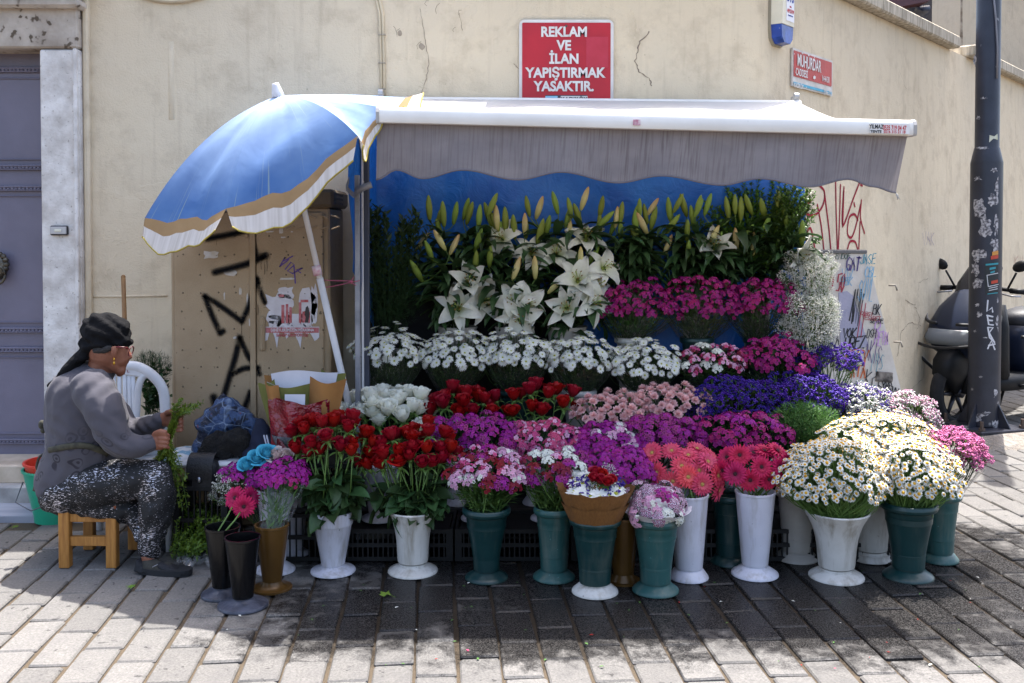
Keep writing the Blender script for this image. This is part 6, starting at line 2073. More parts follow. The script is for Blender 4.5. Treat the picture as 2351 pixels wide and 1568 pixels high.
# ------------------------------------------------------------------ flower heads and leaves
def petal(mb, L, W, a0, a1, phi, cup=.0, nt=3, ns=2, mat=0, r0=.0, z0=.0, tip=.6, ruf=.0, seed=0, twist=0.0):
    """strip petal: leaves the axis at radius r0, elevation runs from a0 to a1 (degrees)"""
    rr = random.Random(seed)
    vs_, uvs, fs = [], [], []
    x, z = r0, z0
    a0, a1 = math.radians(a0), math.radians(a1)
    cs, sn = math.cos(phi), math.sin(phi)
    for i in range(nt + 1):
        t = i / nt
        a = a0 + (a1 - a0) * t
        if i:
            x += L / nt * math.cos(a); z += L / nt * math.sin(a)
        w = W * (math.sin(math.pi * min(1, .12 + .88 * t * (1 - .0)) ** .8) * (1 - tip) + tip * min(1, .35 + 1.6 * t) * (1 if t < .75 else math.sqrt(max(0.0, 1 - ((t - .75) / .27) ** 2))))
        for j in range(ns + 1):
            s_ = j / ns * 2 - 1
            cu_ = cup * (s_ * s_) * W
            q = rr.uniform(-ruf, ruf) * W * t
            px_, py_, pz_ = x - cu_ * math.sin(a) + q * .3, s_ * w / 2 + twist * t * W, z + cu_ * math.cos(a) + q
            vs_.append((px_ * cs - py_ * sn, px_ * sn + py_ * cs, pz_))
            uvs.append((j / ns, t))
    for i in range(nt):
        for j in range(ns):
            k = i * (ns + 1) + j
            fs.append((k, k + 1, k + ns + 2, k + ns + 1))
    mb.add(vs_, fs, mat, uvs)

def dome(mb, r, h, z0, mat, n=8):
    vs_ = [(0, 0, z0 + h)] + [(r * .6 * math.cos(t), r * .6 * math.sin(t), z0 + h * .75) for t in np.linspace(0, 2 * math.pi, n + 1)[:-1]] + [(r * math.cos(t), r * math.sin(t), z0) for t in np.linspace(0, 2 * math.pi, n + 1)[:-1]]
    fs = [(0, 1 + i, 1 + (i + 1) % n) for i in range(n)] + [(1 + i, 1 + n + i, 1 + n + (i + 1) % n, 1 + (i + 1) % n) for i in range(n)]
    mb.add(vs_, fs, mat)

leaf_dark = petal_mat('rose_leaf', hx('#2f4424'), hx('#3c5430'), trans=.15, rough=.4, jit=.35, hue=.02)
leaf_lily = petal_mat('lily_leaf', hx('#30462a'), hx('#3c5632'), trans=.18, rough=.35, jit=.3, hue=.015)
leaf_bright = petal_mat('young_boxwood_leaf', hx('#4f6e24'), hx('#86a33e'), trans=.35, rough=.35, jit=.3, hue=.02)
leaf_mid = petal_mat('mid_leaf', hx('#435e2c'), hx('#567638'), trans=.25, rough=.5, jit=.3, hue=.02)
leaf_box = petal_mat('boxwood_leaf', hx('#35531f'), hx('#587a30'), trans=.25, rough=.35, jit=.35, hue=.02)
leaf_fern = petal_mat('fern_leaf', hx('#1f3a1f'), hx('#2a4a26'), trans=.2, rough=.6, jit=.2)
stem_m = surf('green_stem', hx('#5d7a36'), hx('#48622c'), .5, 10, bump=0)
stem_dk = surf('dark_stem', hx('#33481f'), hx('#2a3a1a'), .6, 10, bump=0)

def daisy(n, L, W, cen, pm, cm, drop=0, sd=0):
    rr = random.Random(sd)
    mb = MB()
    for i in range(n):
        petal(mb, L * rr.uniform(.88, 1.05), W, 18 + rr.uniform(-8, 8), -6 - drop + rr.uniform(-10, 8), 2 * math.pi * i / n + rr.uniform(-.08, .08), .12, 2, 1, 0, cen * .7, 0, .75, seed=sd + i)
    dome(mb, cen, cen * .75, -.0005, 1)
    me = mb.mesh('flower_head', [pm, cm])
    MBS[me.name] = mb
    return me
MBS = {}
dw = petal_mat('daisy_white', hx('#d3d6c8'), hx('#e6e6e4'), trans=.25, jit=.05, hue=.0)
dyel = surf('daisy_eye', hx('#a8a832'), hx('#7d8a28'), .8, 60, bump=.5, bscale=400)
dgold = surf('chamomile_eye', hx('#d6a21c'), hx('#b88414'), .8, 60, bump=.5, bscale=400)
DAISY = [daisy(17, .021, .0072, .0062, dw, dyel, d_, i) for i, d_ in enumerate((0, 10, 25, -15))]
CHAM = [daisy(13, .0115, .0056, .0084, dw, dgold, d_, 30 + i) for i, d_ in enumerate((0, 15, 30))]

def gerbera(pm, cm, im, sd):
    rr = random.Random(sd)
    mb = MB()
    for q, (n, L, W, a0, a1, z) in enumerate(((22, .042, .0105, 8, -12, 0), (20, .038, .0098, 20, -4, .002), (18, .018, .006, 40, 20, .003))):
        for i in range(n):
            petal(mb, L * rr.uniform(.9, 1.04), W, a0 + rr.uniform(-5, 5), a1 + rr.uniform(-9, 7), 2 * math.pi * (i + .5 * q) / n + rr.uniform(-.05, .05), .16, 3, 2, 0 if q < 2 else 2, .008, z, .7, .05, sd + i)
    dome(mb, .0095, .005, .002, 1, 10)
    mb.lathe([(.003, -.03), (.006, -.02), (.012, -.004), (.014, .001)], (0, 0, 0), 8, 3)
    return mb.mesh('bloom', [pm, cm, im, stem_m])
g_pink = petal_mat('gerbera_pink', hx('#b01048'), hx('#d32462'), trans=.28, jit=.12, hue=.008)
g_pinkin = petal_mat('gerbera_pink_inner', hx('#8d0c3a'), hx('#c01c54'), trans=.2)
g_eye = surf('gerbera_dark_eye', hx('#241014'), hx('#4a1a24'), .8, 60, bump=.6, bscale=300)
g_coral = petal_mat('gerbera_coral', hx('#d02a4a'), hx('#ea5672'), trans=.28, jit=.12, hue=.012)
g_coralin = petal_mat('gerbera_coral_inner', hx('#d0505a'), hx('#e45e70'), trans=.2)
g_yeye = surf('gerbera_gold_eye', hx('#b58a4c'), hx('#8d7a3c'), .8, 60, bump=.6, bscale=300)
GER_P = [gerbera(g_pink, g_eye, g_pinkin, 5 + i) for i in range(2)]
GER_C = [gerbera(g_coral, g_yeye, g_coralin, 25 + i) for i in range(2)]

def rose(pm, opn, sd):
    """overlapping cupped petals round a tight heart; opn 0 = bud, 1 = open"""
    rr = random.Random(sd)
    mb = MB()
    n = 14
    for k in range(n):
        q = k / (n - 1)
        Rk = (.0055 + (.0155 + .006 * opn) * q ** .85)
        Hk = .05 - .004 * q - .01 * opn * q
        w = math.radians(95 - 30 * q)
        ph = k * 2.4 + rr.uniform(-.2, .2)
        flare = (.005 + .010 * opn) * max(0, q - .42) / .58
        vs_, uvs, fs = [], [], []
        nt, ns = 5, 5
        for i in range(nt + 1):
            t = i / nt
            r_ = .004 + (Rk - .004) * math.sin(min(1, t * 1.5) * math.pi / 2) + flare * max(0, t - .62) ** 1.5 * 4.2
            if q < .55:
                r_ *= 1 - (.75 - .5 * opn) * max(0, t - .35)
            for j in range(ns + 1):
                s_ = j / ns * 2 - 1
                an = ph + s_ * w * (.55 + .45 * math.sin(math.pi * min(1, .25 + .6 * t)))
                zz = Hk * t * (1 - .13 * s_ * s_ * t) - .010 * max(0, t - .8) * 5 * (flare / .012) * .55
                r2_ = r_ * (1 + .05 * (1 - s_ * s_) + .04 * rr.uniform(-1, 1) * t)
                vs_.append((r2_ * math.cos(an), r2_ * math.sin(an), zz))
                uvs.append((j / ns, t))
        for i in range(nt):
            for j in range(ns):
                a_ = i * (ns + 1) + j
                fs.append((a_, a_ + 1, a_ + ns + 2, a_ + ns + 1))
        mb.add(vs_, fs, 0, uvs)
    mb.lathe([(.002, -.016), (.006, -.012), (.0085, -.004), (.007, .002)], (0, 0, 0), 8, 1)
    for i in range(5):
        petal(mb, .034, .009, 35 - 50 * opn, -35 - 30 * opn, i * 1.257 + .3, .1, 4, 2, 1, .006, -.003, .1, 0, sd + i)
    return mb.mesh('bloom', [pm, stem_m])
r_red = petal_mat('red_rose_petal', hx('#5c0810'), hx('#a00c1c'), mid=(.6, hx('#8d0a16')), trans=.18, rough=.5, jit=.12, hue=.006)
r_white = petal_mat('white_rose_petal', hx('#eeeecb'), hx('#fbfaf0'), mid=(.55, hx('#f6f5e4')), trans=.35, jit=.05, hue=0)
r_blue = petal_mat('blue_rose_petal', hx('#6fc0d0'), hx('#4cb4d2'), trans=.25, jit=.1)
r_blush = petal_mat('blush_rose_petal', hx('#d8c4b8'), hx('#d9c3bd'), trans=.25, jit=.06)
ROSE_R = [rose(r_red, o, 3 + i) for i, o in enumerate((0, .2, .5, .8))]
ROSE_W = [rose(r_white, o, 13 + i) for i, o in enumerate((0.05, .3, .6))]
ROSE_B = [rose(r_blue, .8, 19)]
ROSE_K = [rose(r_blush, .8, 20)]

def broad_leaf(L, W, m, bend=.25, sd=0, nt=5):
    mb = MB()
    petal(mb, L, W, 25, -25 - 60 * bend, 0, .18, nt, 2, 0, .0, 0, .05, .03, sd)
    return mb.mesh('leaf', m)
LEAF_ROSE = [broad_leaf(.085, .058, leaf_dark, .3, i) for i in range(3)]
LEAF_LILY = [broad_leaf(.165, .046, leaf_lily, .4 + .3 * i, 5 + i, 6) for i in range(3)]

def carnation(pm, sd):
    rr = random.Random(sd)
    mb = MB()
    for q, (n, L, a0, a1) in enumerate(((9, .021, 25, 0), (9, .02, 48, 22), (8, .018, 66, 48), (6, .016, 82, 72))):
        for i in range(n):
            petal(mb, L * rr.uniform(.9, 1.1), .0155, a0 + rr.uniform(-8, 8), a1 + rr.uniform(-12, 12), 2 * math.pi * (i + .5 * q) / n + rr.uniform(-.15, .15), .05, 3, 3, 0, .002, q * .0015, .85, .28, sd * 9 + i)
    mb.lathe([(.003, -.024), (.0055, -.02), (.0065, -.006), (.006, .001)], (0, 0, 0), 8, 1)
    return mb.mesh('flower_head', [pm, stem_m])
c_pink = petal_mat('carnation_pink', hx('#efb0b0'), hx('#fbd4d2'), trans=.35, jit=.09, hue=.008)
CARN = [carnation(c_pink, i) for i in range(3)]

def floret(mb, c, nrm, r, mat, ph, ft=18):
    """five toothed petals"""
    t = MB()
    for i in range(5):
        petal(t, r, r * 1.05, ft, -4, 2 * math.pi * i / 5 + ph, .08, 2, 2, mat, r * .04, 0, .9)
    q = Vector(nrm).to_track_quat('Z', 'Y')
    mb.add([q @ Vector(v) + Vector(c) for v in t.v], t.f, mat, t.uv)
def umbel(mats, n, r, fr, flat, sd, gap=0.0):
    """rounded head of many small florets with green between"""
    rr = random.Random(sd)
    mb = MB()
    for i in range(n):
        q = math.sqrt((i + .5) / n)
        th = i * 2.39996 + rr.uniform(-.3, .3)
        x, y = q * r * math.cos(th), q * r * math.sin(th)
        z = r * flat * (1 - q * q) + rr.uniform(-.003, .003)
        nr = Vector((x * 1.1 / r + rr.uniform(-.25, .25), y * 1.1 / r + rr.uniform(-.25, .25), 1.0))
        floret(mb, (x, y, z), nr, fr * rr.uniform(.85, 1.1), rr.choices(range(len(mats)), [3] + [1] * (len(mats) - 1))[0], rr.uniform(0, 6))
    gi = len(mats)
    for i in range(9):
        petal(mb, r * rr.uniform(.9, 1.25), .005, rr.uniform(-20, 35), rr.uniform(20, 60), i * .7, 0, 2, 1, gi, .002, -.008, .2)
    for i in range(4):
        a_ = rr.uniform(0, 6.3)
        mb.tube([(0, 0, -.03), (r * .5 * math.cos(a_), r * .5 * math.sin(a_), -.004)], .0016, 3, gi)
    return mb.mesh('flower_cluster', mats + [leaf_mid])
def duo(name, a, b, e=None, jit=.12):
    if e:
        return petal_mat(name, a, b, trans=.22, jit=jit, eye=[(0.0, e[0]), (.16, e[0]), (.2, e[1]), (.52, e[1]), (.6, e[2]), (1.0, e[2])])
    return petal_mat(name, a, b, trans=.22, jit=jit, hue=.012)
m_mag = duo('dianthus_magenta', hx('#7d0a5c'), hx('#a81a7c'))
m_mag2 = duo('dianthus_crimson_magenta', hx('#8d0c58'), hx('#b01c70'))
m_pur = duo('dianthus_purple', hx('#86107a'), hx('#ae2098'))
m_plum = duo('dianthus_plum', 0, 0, (hx('#4a0a3a'), hx('#86145f'), hx('#a83c86')))
m_eye = duo('dianthus_eyed', 0, 0, (hx('#d8c4d0'), hx('#861a58'), hx('#d6c2d2')))
m_rose = duo('dianthus_rose', hx('#b83468'), hx('#d05c8a'))
m_pale = duo('dianthus_pale_pink', hx('#cc8cae'), hx('#dcb0c8'))
m_wht = duo('dianthus_white', hx('#d8dac8'), hx('#ebeae4'), jit=.05)
m_crim = duo('dianthus_crimson', hx('#6a0a20'), hx('#8d1030'))
m_ster = duo('statice_violet', hx('#38187d'), hx('#4c24a0'))
m_stw = duo('statice_white', hx('#d0d0c4'), hx('#e0deda'), jit=.04)
m_stp = duo('statice_dusty_pink', hx('#b87a98'), hx('#d0a0b8'))
m_sth = duo('statice_pink', hx('#c45a90'), hx('#d87cac'))
UM = {k: [umbel(ms, n, r, fr, fl, 50 + 7 * j + i) for i in range(2)] for j, (k, ms, n, r, fr, fl) in enumerate((
    ('mag', [m_mag, m_mag2], 9, .03, .0115, .45), ('pur', [m_pur, m_mag], 20, .034, .0095, .5), ('plum', [m_plum, m_pur], 22, .034, .009, .5), ('eye', [m_eye], 22, .032, .0095, .55), ('rose', [m_rose, m_pale], 22, .034, .0095, .5),
    ('pale', [m_pale, m_wht], 20, .032, .0095, .5), ('wht', [m_wht], 20, .03, .009, .5), ('crim', [m_crim, m_plum], 18, .032, .0095, .5), ('mixp', [m_pale, m_rose, m_crim], 12, .03, .011, .5)))}

def statice(mats, sd, r=.03, n=60):
    rr = random.Random(sd)
    mb = MB()
    gi = len(mats)
    for b_ in range(5):
        a_ = b_ * 1.257 + rr.uniform(-.3, .3)
        ex = Vector((math.cos(a_) * r * .7, math.sin(a_) * r * .7, rr.uniform(-.004, .012)))
        mb.tube([(0, 0, -.05), (ex.x * .4, ex.y * .4, -.02), tuple(ex)], .0016, 3, gi)
        d_ = Vector((-ex.y, ex.x, 0)).normalized()
        for k in range(n // 5):
            t_ = rr.uniform(-1, 1)
            c = ex + d_ * (t_ * r * .62) + Vector((ex.x * rr.uniform(-.45, .35), ex.y * rr.uniform(-.45, .35), .004 + rr.uniform(0, .008) - .012 * t_ * t_))
            q = Vector((ex.x * 12 + rr.uniform(-.7, .7), ex.y * 12 + rr.uniform(-.7, .7), 1)).to_track_quat('Z', 'Y')
            m_ = rr.randrange(len(mats))
            s_ = rr.uniform(.003, .0048)
            vs_ = [(0, 0, -s_ * 1.2)] + [(s_ * math.cos(u), s_ * math.sin(u), s_ * rr.uniform(.3, .9)) for u in np.linspace(0, 2 * math.pi, 6)[:-1]] + [(0, 0, s_ * .15)]
            mb.add([q @ Vector(v) + c for v in vs_], [(0, 1 + (i + 1) % 5, 1 + i) for i in range(5)] + [(6, 1 + i, 1 + (i + 1) % 5) for i in range(5)], m_, [(.5, 0)] + [(.5, 1)] * 5 + [(.5, .3)])
    for i in range(3):
        petal(mb, .04, .006, 20, 60, i * 2.1, 0, 2, 1, gi, .002, -.045, .2)
    return mb.mesh('flower_spray', mats + [stem_m])
ST_ = {'vio': [statice([m_ster], i) for i in range(3)], 'wht': [statice([m_stw], 10 + i) for i in range(2)], 'dus': [statice([m_stp, m_stw], 20 + i) for i in range(2)], 'pnk': [statice([m_sth], 30 + i) for i in range(2)], 'lil': [statice([m_ster, m_stw], 40 + i) for i in range(2)]}
def gyps(sd, n=130, r=.06):
    rr = random.Random(sd)
    mb = MB()
    for i in range(n):
        d_ = Vector((rr.gauss(0, 1), rr.gauss(0, 1), rr.gauss(.25, .9))).normalized() * r * rr.uniform(.45, 1.0)
        s_ = rr.uniform(.0026, .0046)
        mb.add([d_ + Vector(v) * s_ for v in ((1, 0, 0), (-1, 0, 0), (0, 1, 0), (0, -1, 0), (0, 0, .8), (0, 0, -.8))], [(0, 2, 4), (2, 1, 4), (1, 3, 4), (3, 0, 4), (2, 0, 5), (1, 2, 5), (3, 1, 5), (0, 3, 5)])
        if i % 5 == 0:
            mb.tube([(0, 0, -r * .9), d_ * .5 + Vector((0, 0, -r * .2)), d_], .0007, 3, 1)
    return mb.mesh('flower_spray', [petal_mat('gypsophila_white', hx('#d6d6cc'), hx('#e2e1da'), trans=.25, jit=.03, hue=0) if 'gypsophila_white' not in bpy.data.materials else bpy.data.materials['gypsophila_white'], stem_m])
GYP = [gyps(i) for i in range(3)]

def lily(sd, opn=1.0):
    rr = random.Random(sd)
    mb = MB()
    for i in range(6):
        inn = i % 2
        petal(mb, .118 * rr.uniform(.94, 1.05), (.074 if inn else .052), 60 - 8 * (1 - inn), (-38 if opn > .8 else 5) + rr.uniform(-18, 14), i * math.pi / 3 + rr.uniform(-.08, .08), .2, 8, 4, 0, .006, .0 if inn else -.002, .12, .05, sd * 7 + i)
    for i in range(6):
        a_ = i * math.pi / 3 + .5
        e = Vector((math.cos(a_) * .022, math.sin(a_) * .022, .066))
        mb.tube([(0, 0, .008), (e.x * .5, e.y * .5, .04), tuple(e)], .0011, 4, 1)
        mb.ell(e, (.0025, .006, .0022), 2, 6, 4)
    mb.tube([(0, 0, .01), (.002, 0, .05), (.006, .002, .08)], .0017, 5, 1)
    mb.ell((.006, .002, .08), (.004, .004, .003), 1, 6, 4)
    mb.lathe([(.003, -.03), (.005, -.01), (.009, .006), (.008, .02)], (0, 0, 0), 8, 1)
    return mb.mesh('bloom', [l_white, l_green, l_anth])
l_white = petal_mat('lily_petal', hx('#b9c07a'), hx('#deddd8'), mid=(.3, hx('#d8dac8')), trans=.22, rough=.45, jit=.05, hue=0)
l_green = petal_mat('lily_green', hx('#8a9a4a'), hx('#a0b05a'), trans=.1)
l_anth = surf('anther', hx('#8a6a34'), hx('#6d4a22'), .8, 30)
LILY = [lily(1), lily(2), lily(3, .6)]
def bud(sd, m):
    mb = MB()
    mb.lathe([(.002, 0), (.0065, .006), (.0105, .026), (.0118, .048), (.0095, .07), (.005, .086), (.0008, .092)], (0, 0, 0), 12, 0, None, lambda t, q: 1 + .07 * math.cos(3 * t))
    return mb.mesh('bud', m)
b_green = petal_mat('bud_green', hx('#5c7024'), hx('#6f8430'), mid=(.55, hx('#7d8f3c')), trans=.1, jit=.15, hue=.02)
b_pale = petal_mat('bud_pale', hx('#a8a85a'), hx('#b58a50'), mid=(.5, hx('#ccc48c')), trans=.15, jit=.1, hue=.02)
BUD = [bud(0, b_green), bud(1, b_pale)]
# ------------------------------------------------------------------ arranging the flowers
def leafq(mb, p, d, L, W, mat=0, fold=.25):
    d = d.normalized()
    sd = d.cross(Vector((U(-.5, .5), U(-.5, .5), 1)))
    sd = sd.normalized() if sd.length > 1e-4 else Vector((1, 0, 0))
    up = sd.cross(d)
    m = p + d * (L * .5)
    mb.add([p, m + sd * (W / 2) + up * (W * fold), p + d * L, m - sd * (W / 2) + up * (W * fold)], [(0, 1, 2), (0, 2, 3)], mat, [(.5, 0), (1, .5), (.5, 1), (0, .5)])
def strand(mb, pts, L, W, step, mat=0, smat=1, r=.0015, spread=.9):
    ln = smooth_line(pts, 8)
    mb.tube(ln[::2] + ([ln[-1]] if len(ln) % 2 == 0 else []), r, 4, smat, False)
    acc = 0
    for a_, b_ in zip(ln, ln[1:]):
        d = b_ - a_
        acc += d.length
        while acc > step:
            acc -= step
            dn = d.normalized()
            o = dn.orthogonal().normalized()
            o.rotate(Quaternion(dn, U(0, 6.28)))
            for s_ in (-1, 1):
                leafq(mb, a_.lerp(b_, U(0, 1)), dn * U(.3, .9) + o * s_ * spread + Vector((0, 0, .15)), L * U(.7, 1.15), W * U(.8, 1.1), mat)
def cap_points(C, rx, ry, rz, n, thmax=100, jit=.12, back=.55):
    o = []
    cm = math.cos(math.radians(thmax))
    i = 0
    off = U(0, 6.28)
    sv = Vector((U(-50, 50), U(-50, 50), U(-50, 50)))
    for i in range(n):
        c = 1 - (i + .5) / n * (1 - cm)
        th = math.acos(max(-1, min(1, c)))
        ph = i * 2.399963 + off + U(-.15, .15)
        s_ = math.sin(th)
        if s_ * math.sin(ph) > back and th > 1.0:
            continue
        v = Vector((s_ * math.cos(ph), s_ * math.sin(ph), c))
        k = (1 + U(-jit, jit)) * (1 + .3 * mnoise.noise(v * 1.5 + sv))
        nr = Vector((v.x / rx, v.y / ry, v.z / rz)).normalized()
        o.append((C + Vector((v.x * rx * k, v.y * ry * k, v.z * rz * k)), nr))
    return o
def orient(p, n, s_, spin=None):
    q = n.normalized().to_track_quat('Z', 'Y')
    return Matrix.Translation(p) @ q.to_matrix().to_4x4() @ Matrix.Rotation(U(0, 6.28) if spin is None else spin, 4, 'Z') @ Matrix.Scale(s_, 4)
def mouth(key):
    c, h, rt = VASES[key]
    return c + Vector((0, 0, h)), rt
def stems_for(tops, M, rt, mb, r=.0018, mat=0, sag=.35):
    for p in tops:
        q = M + Vector((U(-1, 1) * rt * .62, U(-1, 1) * rt * .62, -.05))
        m = q.lerp(p, .55)
        m.x += (p.x - M.x) * sag * .3; m.y += (p.y - M.y) * sag * .3
        mb.tube([q, m, p], r, 3, mat, False)
film_m = film_mat('clear_film', op=.01, haze=.012)
FG = 'cut flower bunches on the stall'
def bunch(label, key, protos, n, cx, cy, D, rxp, rzp, ry, sc=(.9, 1.12), head='flower_head', name='flower_bunch', thmax=100, leaves=120, leafL=.03, leafW=.008, lm=None, wrap=False, up=.5, jit=.12, back=.5, stem_every=1, sm=None, tilt=(0, -.25), group=FG, lz=(.15, .8), cat='flower bunch'):
    C = P(cx, cy, D)
    s_ = D / F
    M, rt = mouth(key)
    t = thing(name, label, cat, M + Vector((0, 0, -.06)), group)
    rx, rz = rxp * s_, rzp * s_
    tops = []
    ws = [w for _, w in protos]
    far = MB()
    cps = cap_points(C, rx, ry, rz, n, thmax, jit, back)
    keep = set(R.sample(range(len(cps)), 290)) if len(cps) > 300 else None
    for ip, (p, nr) in enumerate(cps):
        nn = nr * (1 - up) + Vector((U(-.3, .3), tilt[1] + U(-.25, .25), 1)) * up
        me = R.choice(R.choices([m for m, _ in protos], ws)[0])
        if keep is None or ip in keep:
            link(head, me, t, orient(p, nn, U(*sc)))
        else:
            o4 = orient(p, nn, U(*sc)); b4 = MBS[me.name]
            k4 = len(far.v); far.v.extend([tuple(o4 @ Vector(v)) for v in b4.v]); far.uv.extend(b4.uv); far.f.extend([tuple(i + k4 for i in f) for f in b4.f]); far.m.extend(b4.m)
        tops.append(p - nn.normalized() * .012)
    if far.v:
        part('more_heads', far, [dw, dgold], t, kind='stuff')
    mb = MB()
    stems_for(tops[::stem_every], M, rt, mb)
    part('stems', mb, sm or stem_dk, t, kind='stuff')
    if leaves:
        mb = MB()
        for _ in range(leaves):
            p = R.choice(tops)
            q = M + Vector((U(-1, 1) * rt * .6, U(-1, 1) * rt * .6, -.01))
            k = U(*lz)
            o = q.lerp(p, k)
            d = Vector((p.x - M.x + U(-.08, .08), p.y - M.y + U(-.12, .04), U(-.02, .16)))
            leafq(mb, o, d, leafL * U(.6, 1.3), leafW * U(.7, 1.3))
        part('foliage', mb, lm or leaf_mid, t, kind='stuff')
    if wrap:
        a_, b_ = M + Vector((0, 0, -.03)), C + Vector((0, 0, -.35 * rz))
        def fn(u, v):
            an = u * 2 * math.pi
            k = 1 + .05 * math.sin(an * 7 + v * 3) + .03 * math.sin(an * 13)
            rr_ = (rt * .8 + (1.07 - rt * .0) * 0)
            ra, rb2 = rt * .75, rx * wrap
            r_ = ra + (rb2 - ra) * v ** .8
            ry_ = ra + (ry * wrap - ra) * v ** .8
            c = a_.lerp(b_, v)
            return c + Vector((math.cos(an) * r_ * k, math.sin(an) * ry_ * k, (.02 * math.sin(an * 3 + cx) + .012 * math.sin(an * 8)) * v))
        part('cellophane', MB().grid(fn, 40, 5), film_m, t)
    return t

# white daisies, five cellophane sleeves
for key, x, y, lab in (('r3a', 898, 808, 'white daisy bunch in cellophane beside the steel upright'), ('r3b', 1045, 815, 'white daisy bunch in cellophane under the first lily bucket'), ('r3c', 1185, 815, 'white daisy bunch in cellophane in the middle of the daisy row'),
                       ('r3d', 1330, 822, 'white daisy bunch in cellophane under the last lily bucket'), ('r3e', 1480, 835, 'white daisy bunch in cellophane above the pink carnations')):
    bunch(lab, key, [(DAISY, 1)], 135, x, y, 4.99, 80, 50, .13, (.65, 1.15), thmax=112, leaves=420, leafL=.035, leafW=.016, wrap=.95, up=.42, jit=.2, lz=(.05, .9), tilt=(0, -.4))
# row four: magenta dianthus
for key, x, y, lab in (('r4d', 1462, 708, 'magenta dianthus bunch in cellophane next to the lilies'), ('r4e', 1608, 700, 'magenta dianthus bunch in cellophane in the middle of its row'), ('r4f', 1752, 702, 'magenta dianthus bunch in cellophane against the gypsophila')):
    bunch(lab, key, [(UM['mag'], 1)], 80, x, y, 5.12, 90, 58, .12, (.7, 1.1), 'flower_cluster', leaves=520, leafL=.06, leafW=.008, wrap=.98, up=.5, jit=.2, thmax=104)
bunch('pink and white sweet william bunch beside the daisies', 'r3f', [(UM['mixp'], 3), (UM['wht'], 1)], 46, 1637, 838, 4.99, 78, 42, .12, (.75, 1.05), 'flower_cluster', leaves=460, leafL=.06, leafW=.009, wrap=.9, jit=.2)
bunch('magenta dianthus bunch in cellophane above the violet statice', 'r3g', [(UM['mag'], 1)], 62, 1783, 832, 4.98, 76, 56, .12, (.8, 1.15), 'flower_cluster', leaves=460, leafL=.06, leafW=.008, wrap=.95, jit=.2)
# row two: carnations and statice
bunch('pale pink carnation bunch, lower one beside the red roses', 'r2d', [(CARN, 1)], 80, 1408, 950, 4.8, 84, 42, .13, (.9, 1.15), leaves=160, leafL=.05, leafW=.006, jit=.14, thmax=106)
bunch('pale pink carnation bunch, upper one against the violet statice', 'r2e', [(CARN, 1)], 80, 1535, 932, 4.82, 82, 42, .13, (.9, 1.15), leaves=160, leafL=.05, leafW=.006, jit=.14, thmax=106)
bunch('deep violet statice bunch above the magenta dianthus', 'r2f', [(ST_['vio'], 1)], 96, 1695, 935, 4.8, 100, 58, .13, (.85, 1.2), 'flower_spray', leaves=60, jit=.18, thmax=108)
bunch('deep violet statice bunch above the green foliage', 'r2g', [(ST_['vio'], 1)], 90, 1848, 925, 4.83, 92, 56, .13, (.85, 1.2), 'flower_spray', leaves=60, jit=.18, thmax=108)
bunch('upright violet statice bunch standing before the tagged panel', 'e1', [(ST_['vio'], 1)], 54, 1905, 838, 4.98, 66, 36, .1, (.8, 1.05), 'flower_spray', leaves=160, leafL=.06, leafW=.006, sm=stem_m, jit=.2, thmax=95)
bunch('white and lilac statice bunch at the sunny end', 'e2', [(ST_['wht'], 2), (ST_['lil'], 2)], 64, 1972, 935, 4.83, 58, 46, .12, (.85, 1.15), 'flower_spray', leaves=60, jit=.2)
bunch('dusty pink statice bunch beyond the chamomile', 'e3', [(ST_['dus'], 1)], 64, 2078, 958, 4.86, 72, 44, .12, (.85, 1.15), 'flower_spray', leaves=60, jit=.2, wrap=.8)
# row one: sweet williams
bunch('purple sweet william bunch behind the red roses', 'r1a', [(UM['pur'], 2), (UM['plum'], 2)], 50, 1098, 1008, 4.56, 104, 50, .12, (.85, 1.15), 'flower_cluster', leaves=160, leafL=.05, leafW=.007, wrap=.85)
bunch('rose pink sweet william bunch between the purple ones', 'r1b', [(UM['rose'], 1)], 48, 1258, 1022, 4.56, 92, 50, .12, (.85, 1.15), 'flower_cluster', leaves=120, leafL=.05, leafW=.007, wrap=.9)
bunch('white and bright purple sweet william bunch behind the brown bouquet', 'r1c', [(UM['pur'], 3), (UM['pale'], 1)], 56, 1398, 1030, 4.54, 96, 54, .12, (.85, 1.15), 'flower_cluster', leaves=120, leafL=.05, leafW=.007, wrap=.85)
bunch('plum sweet william bunch behind the coral gerberas', 'r1d', [(UM['plum'], 3), (UM['pur'], 1)], 50, 1520, 1010, 4.56, 90, 52, .12, (.85, 1.15), 'flower_cluster', leaves=140, leafL=.05, leafW=.007)
bunch('magenta dianthus bunch behind the hot pink gerberas', 'r1e', [(UM['mag'], 2), (UM['pur'], 1)], 66, 1702, 1006, 4.55, 108, 56, .13, (.8, 1.1), 'flower_cluster', leaves=240, leafL=.05, leafW=.006)
# front vases
bunch('crimson, white and pink sweet william bunch in the dark green vase', 'sw1', [(UM['crim'], 3), (UM['mixp'], 2), (UM['pale'], 2), (UM['plum'], 1)], 56, 1122, 1088, 4.28, 90, 52, .13, (.85, 1.15), 'flower_cluster', leaves=700, leafL=.06, leafW=.011, lz=(-.02, .85), sm=stem_m, thmax=104)
bunch('white and crimson sweet william bunch in the teal vase', 'sw2', [(UM['crim'], 3), (UM['wht'], 2), (UM['plum'], 2), (UM['mixp'], 1)], 50, 1275, 1088, 4.3, 82, 50, .12, (.85, 1.15), 'flower_cluster', leaves=650, leafL=.06, leafW=.011, lz=(-.02, .85), sm=stem_m, thmax=104)
bunch('bright purple sweet william bunch rising behind the brown bouquet', 'gold2', [(UM['pur'], 1)], 46, 1432, 1078, 4.34, 70, 44, .12, (.85, 1.15), 'flower_cluster', leaves=160, leafL=.05, leafW=.007, wrap=.8)
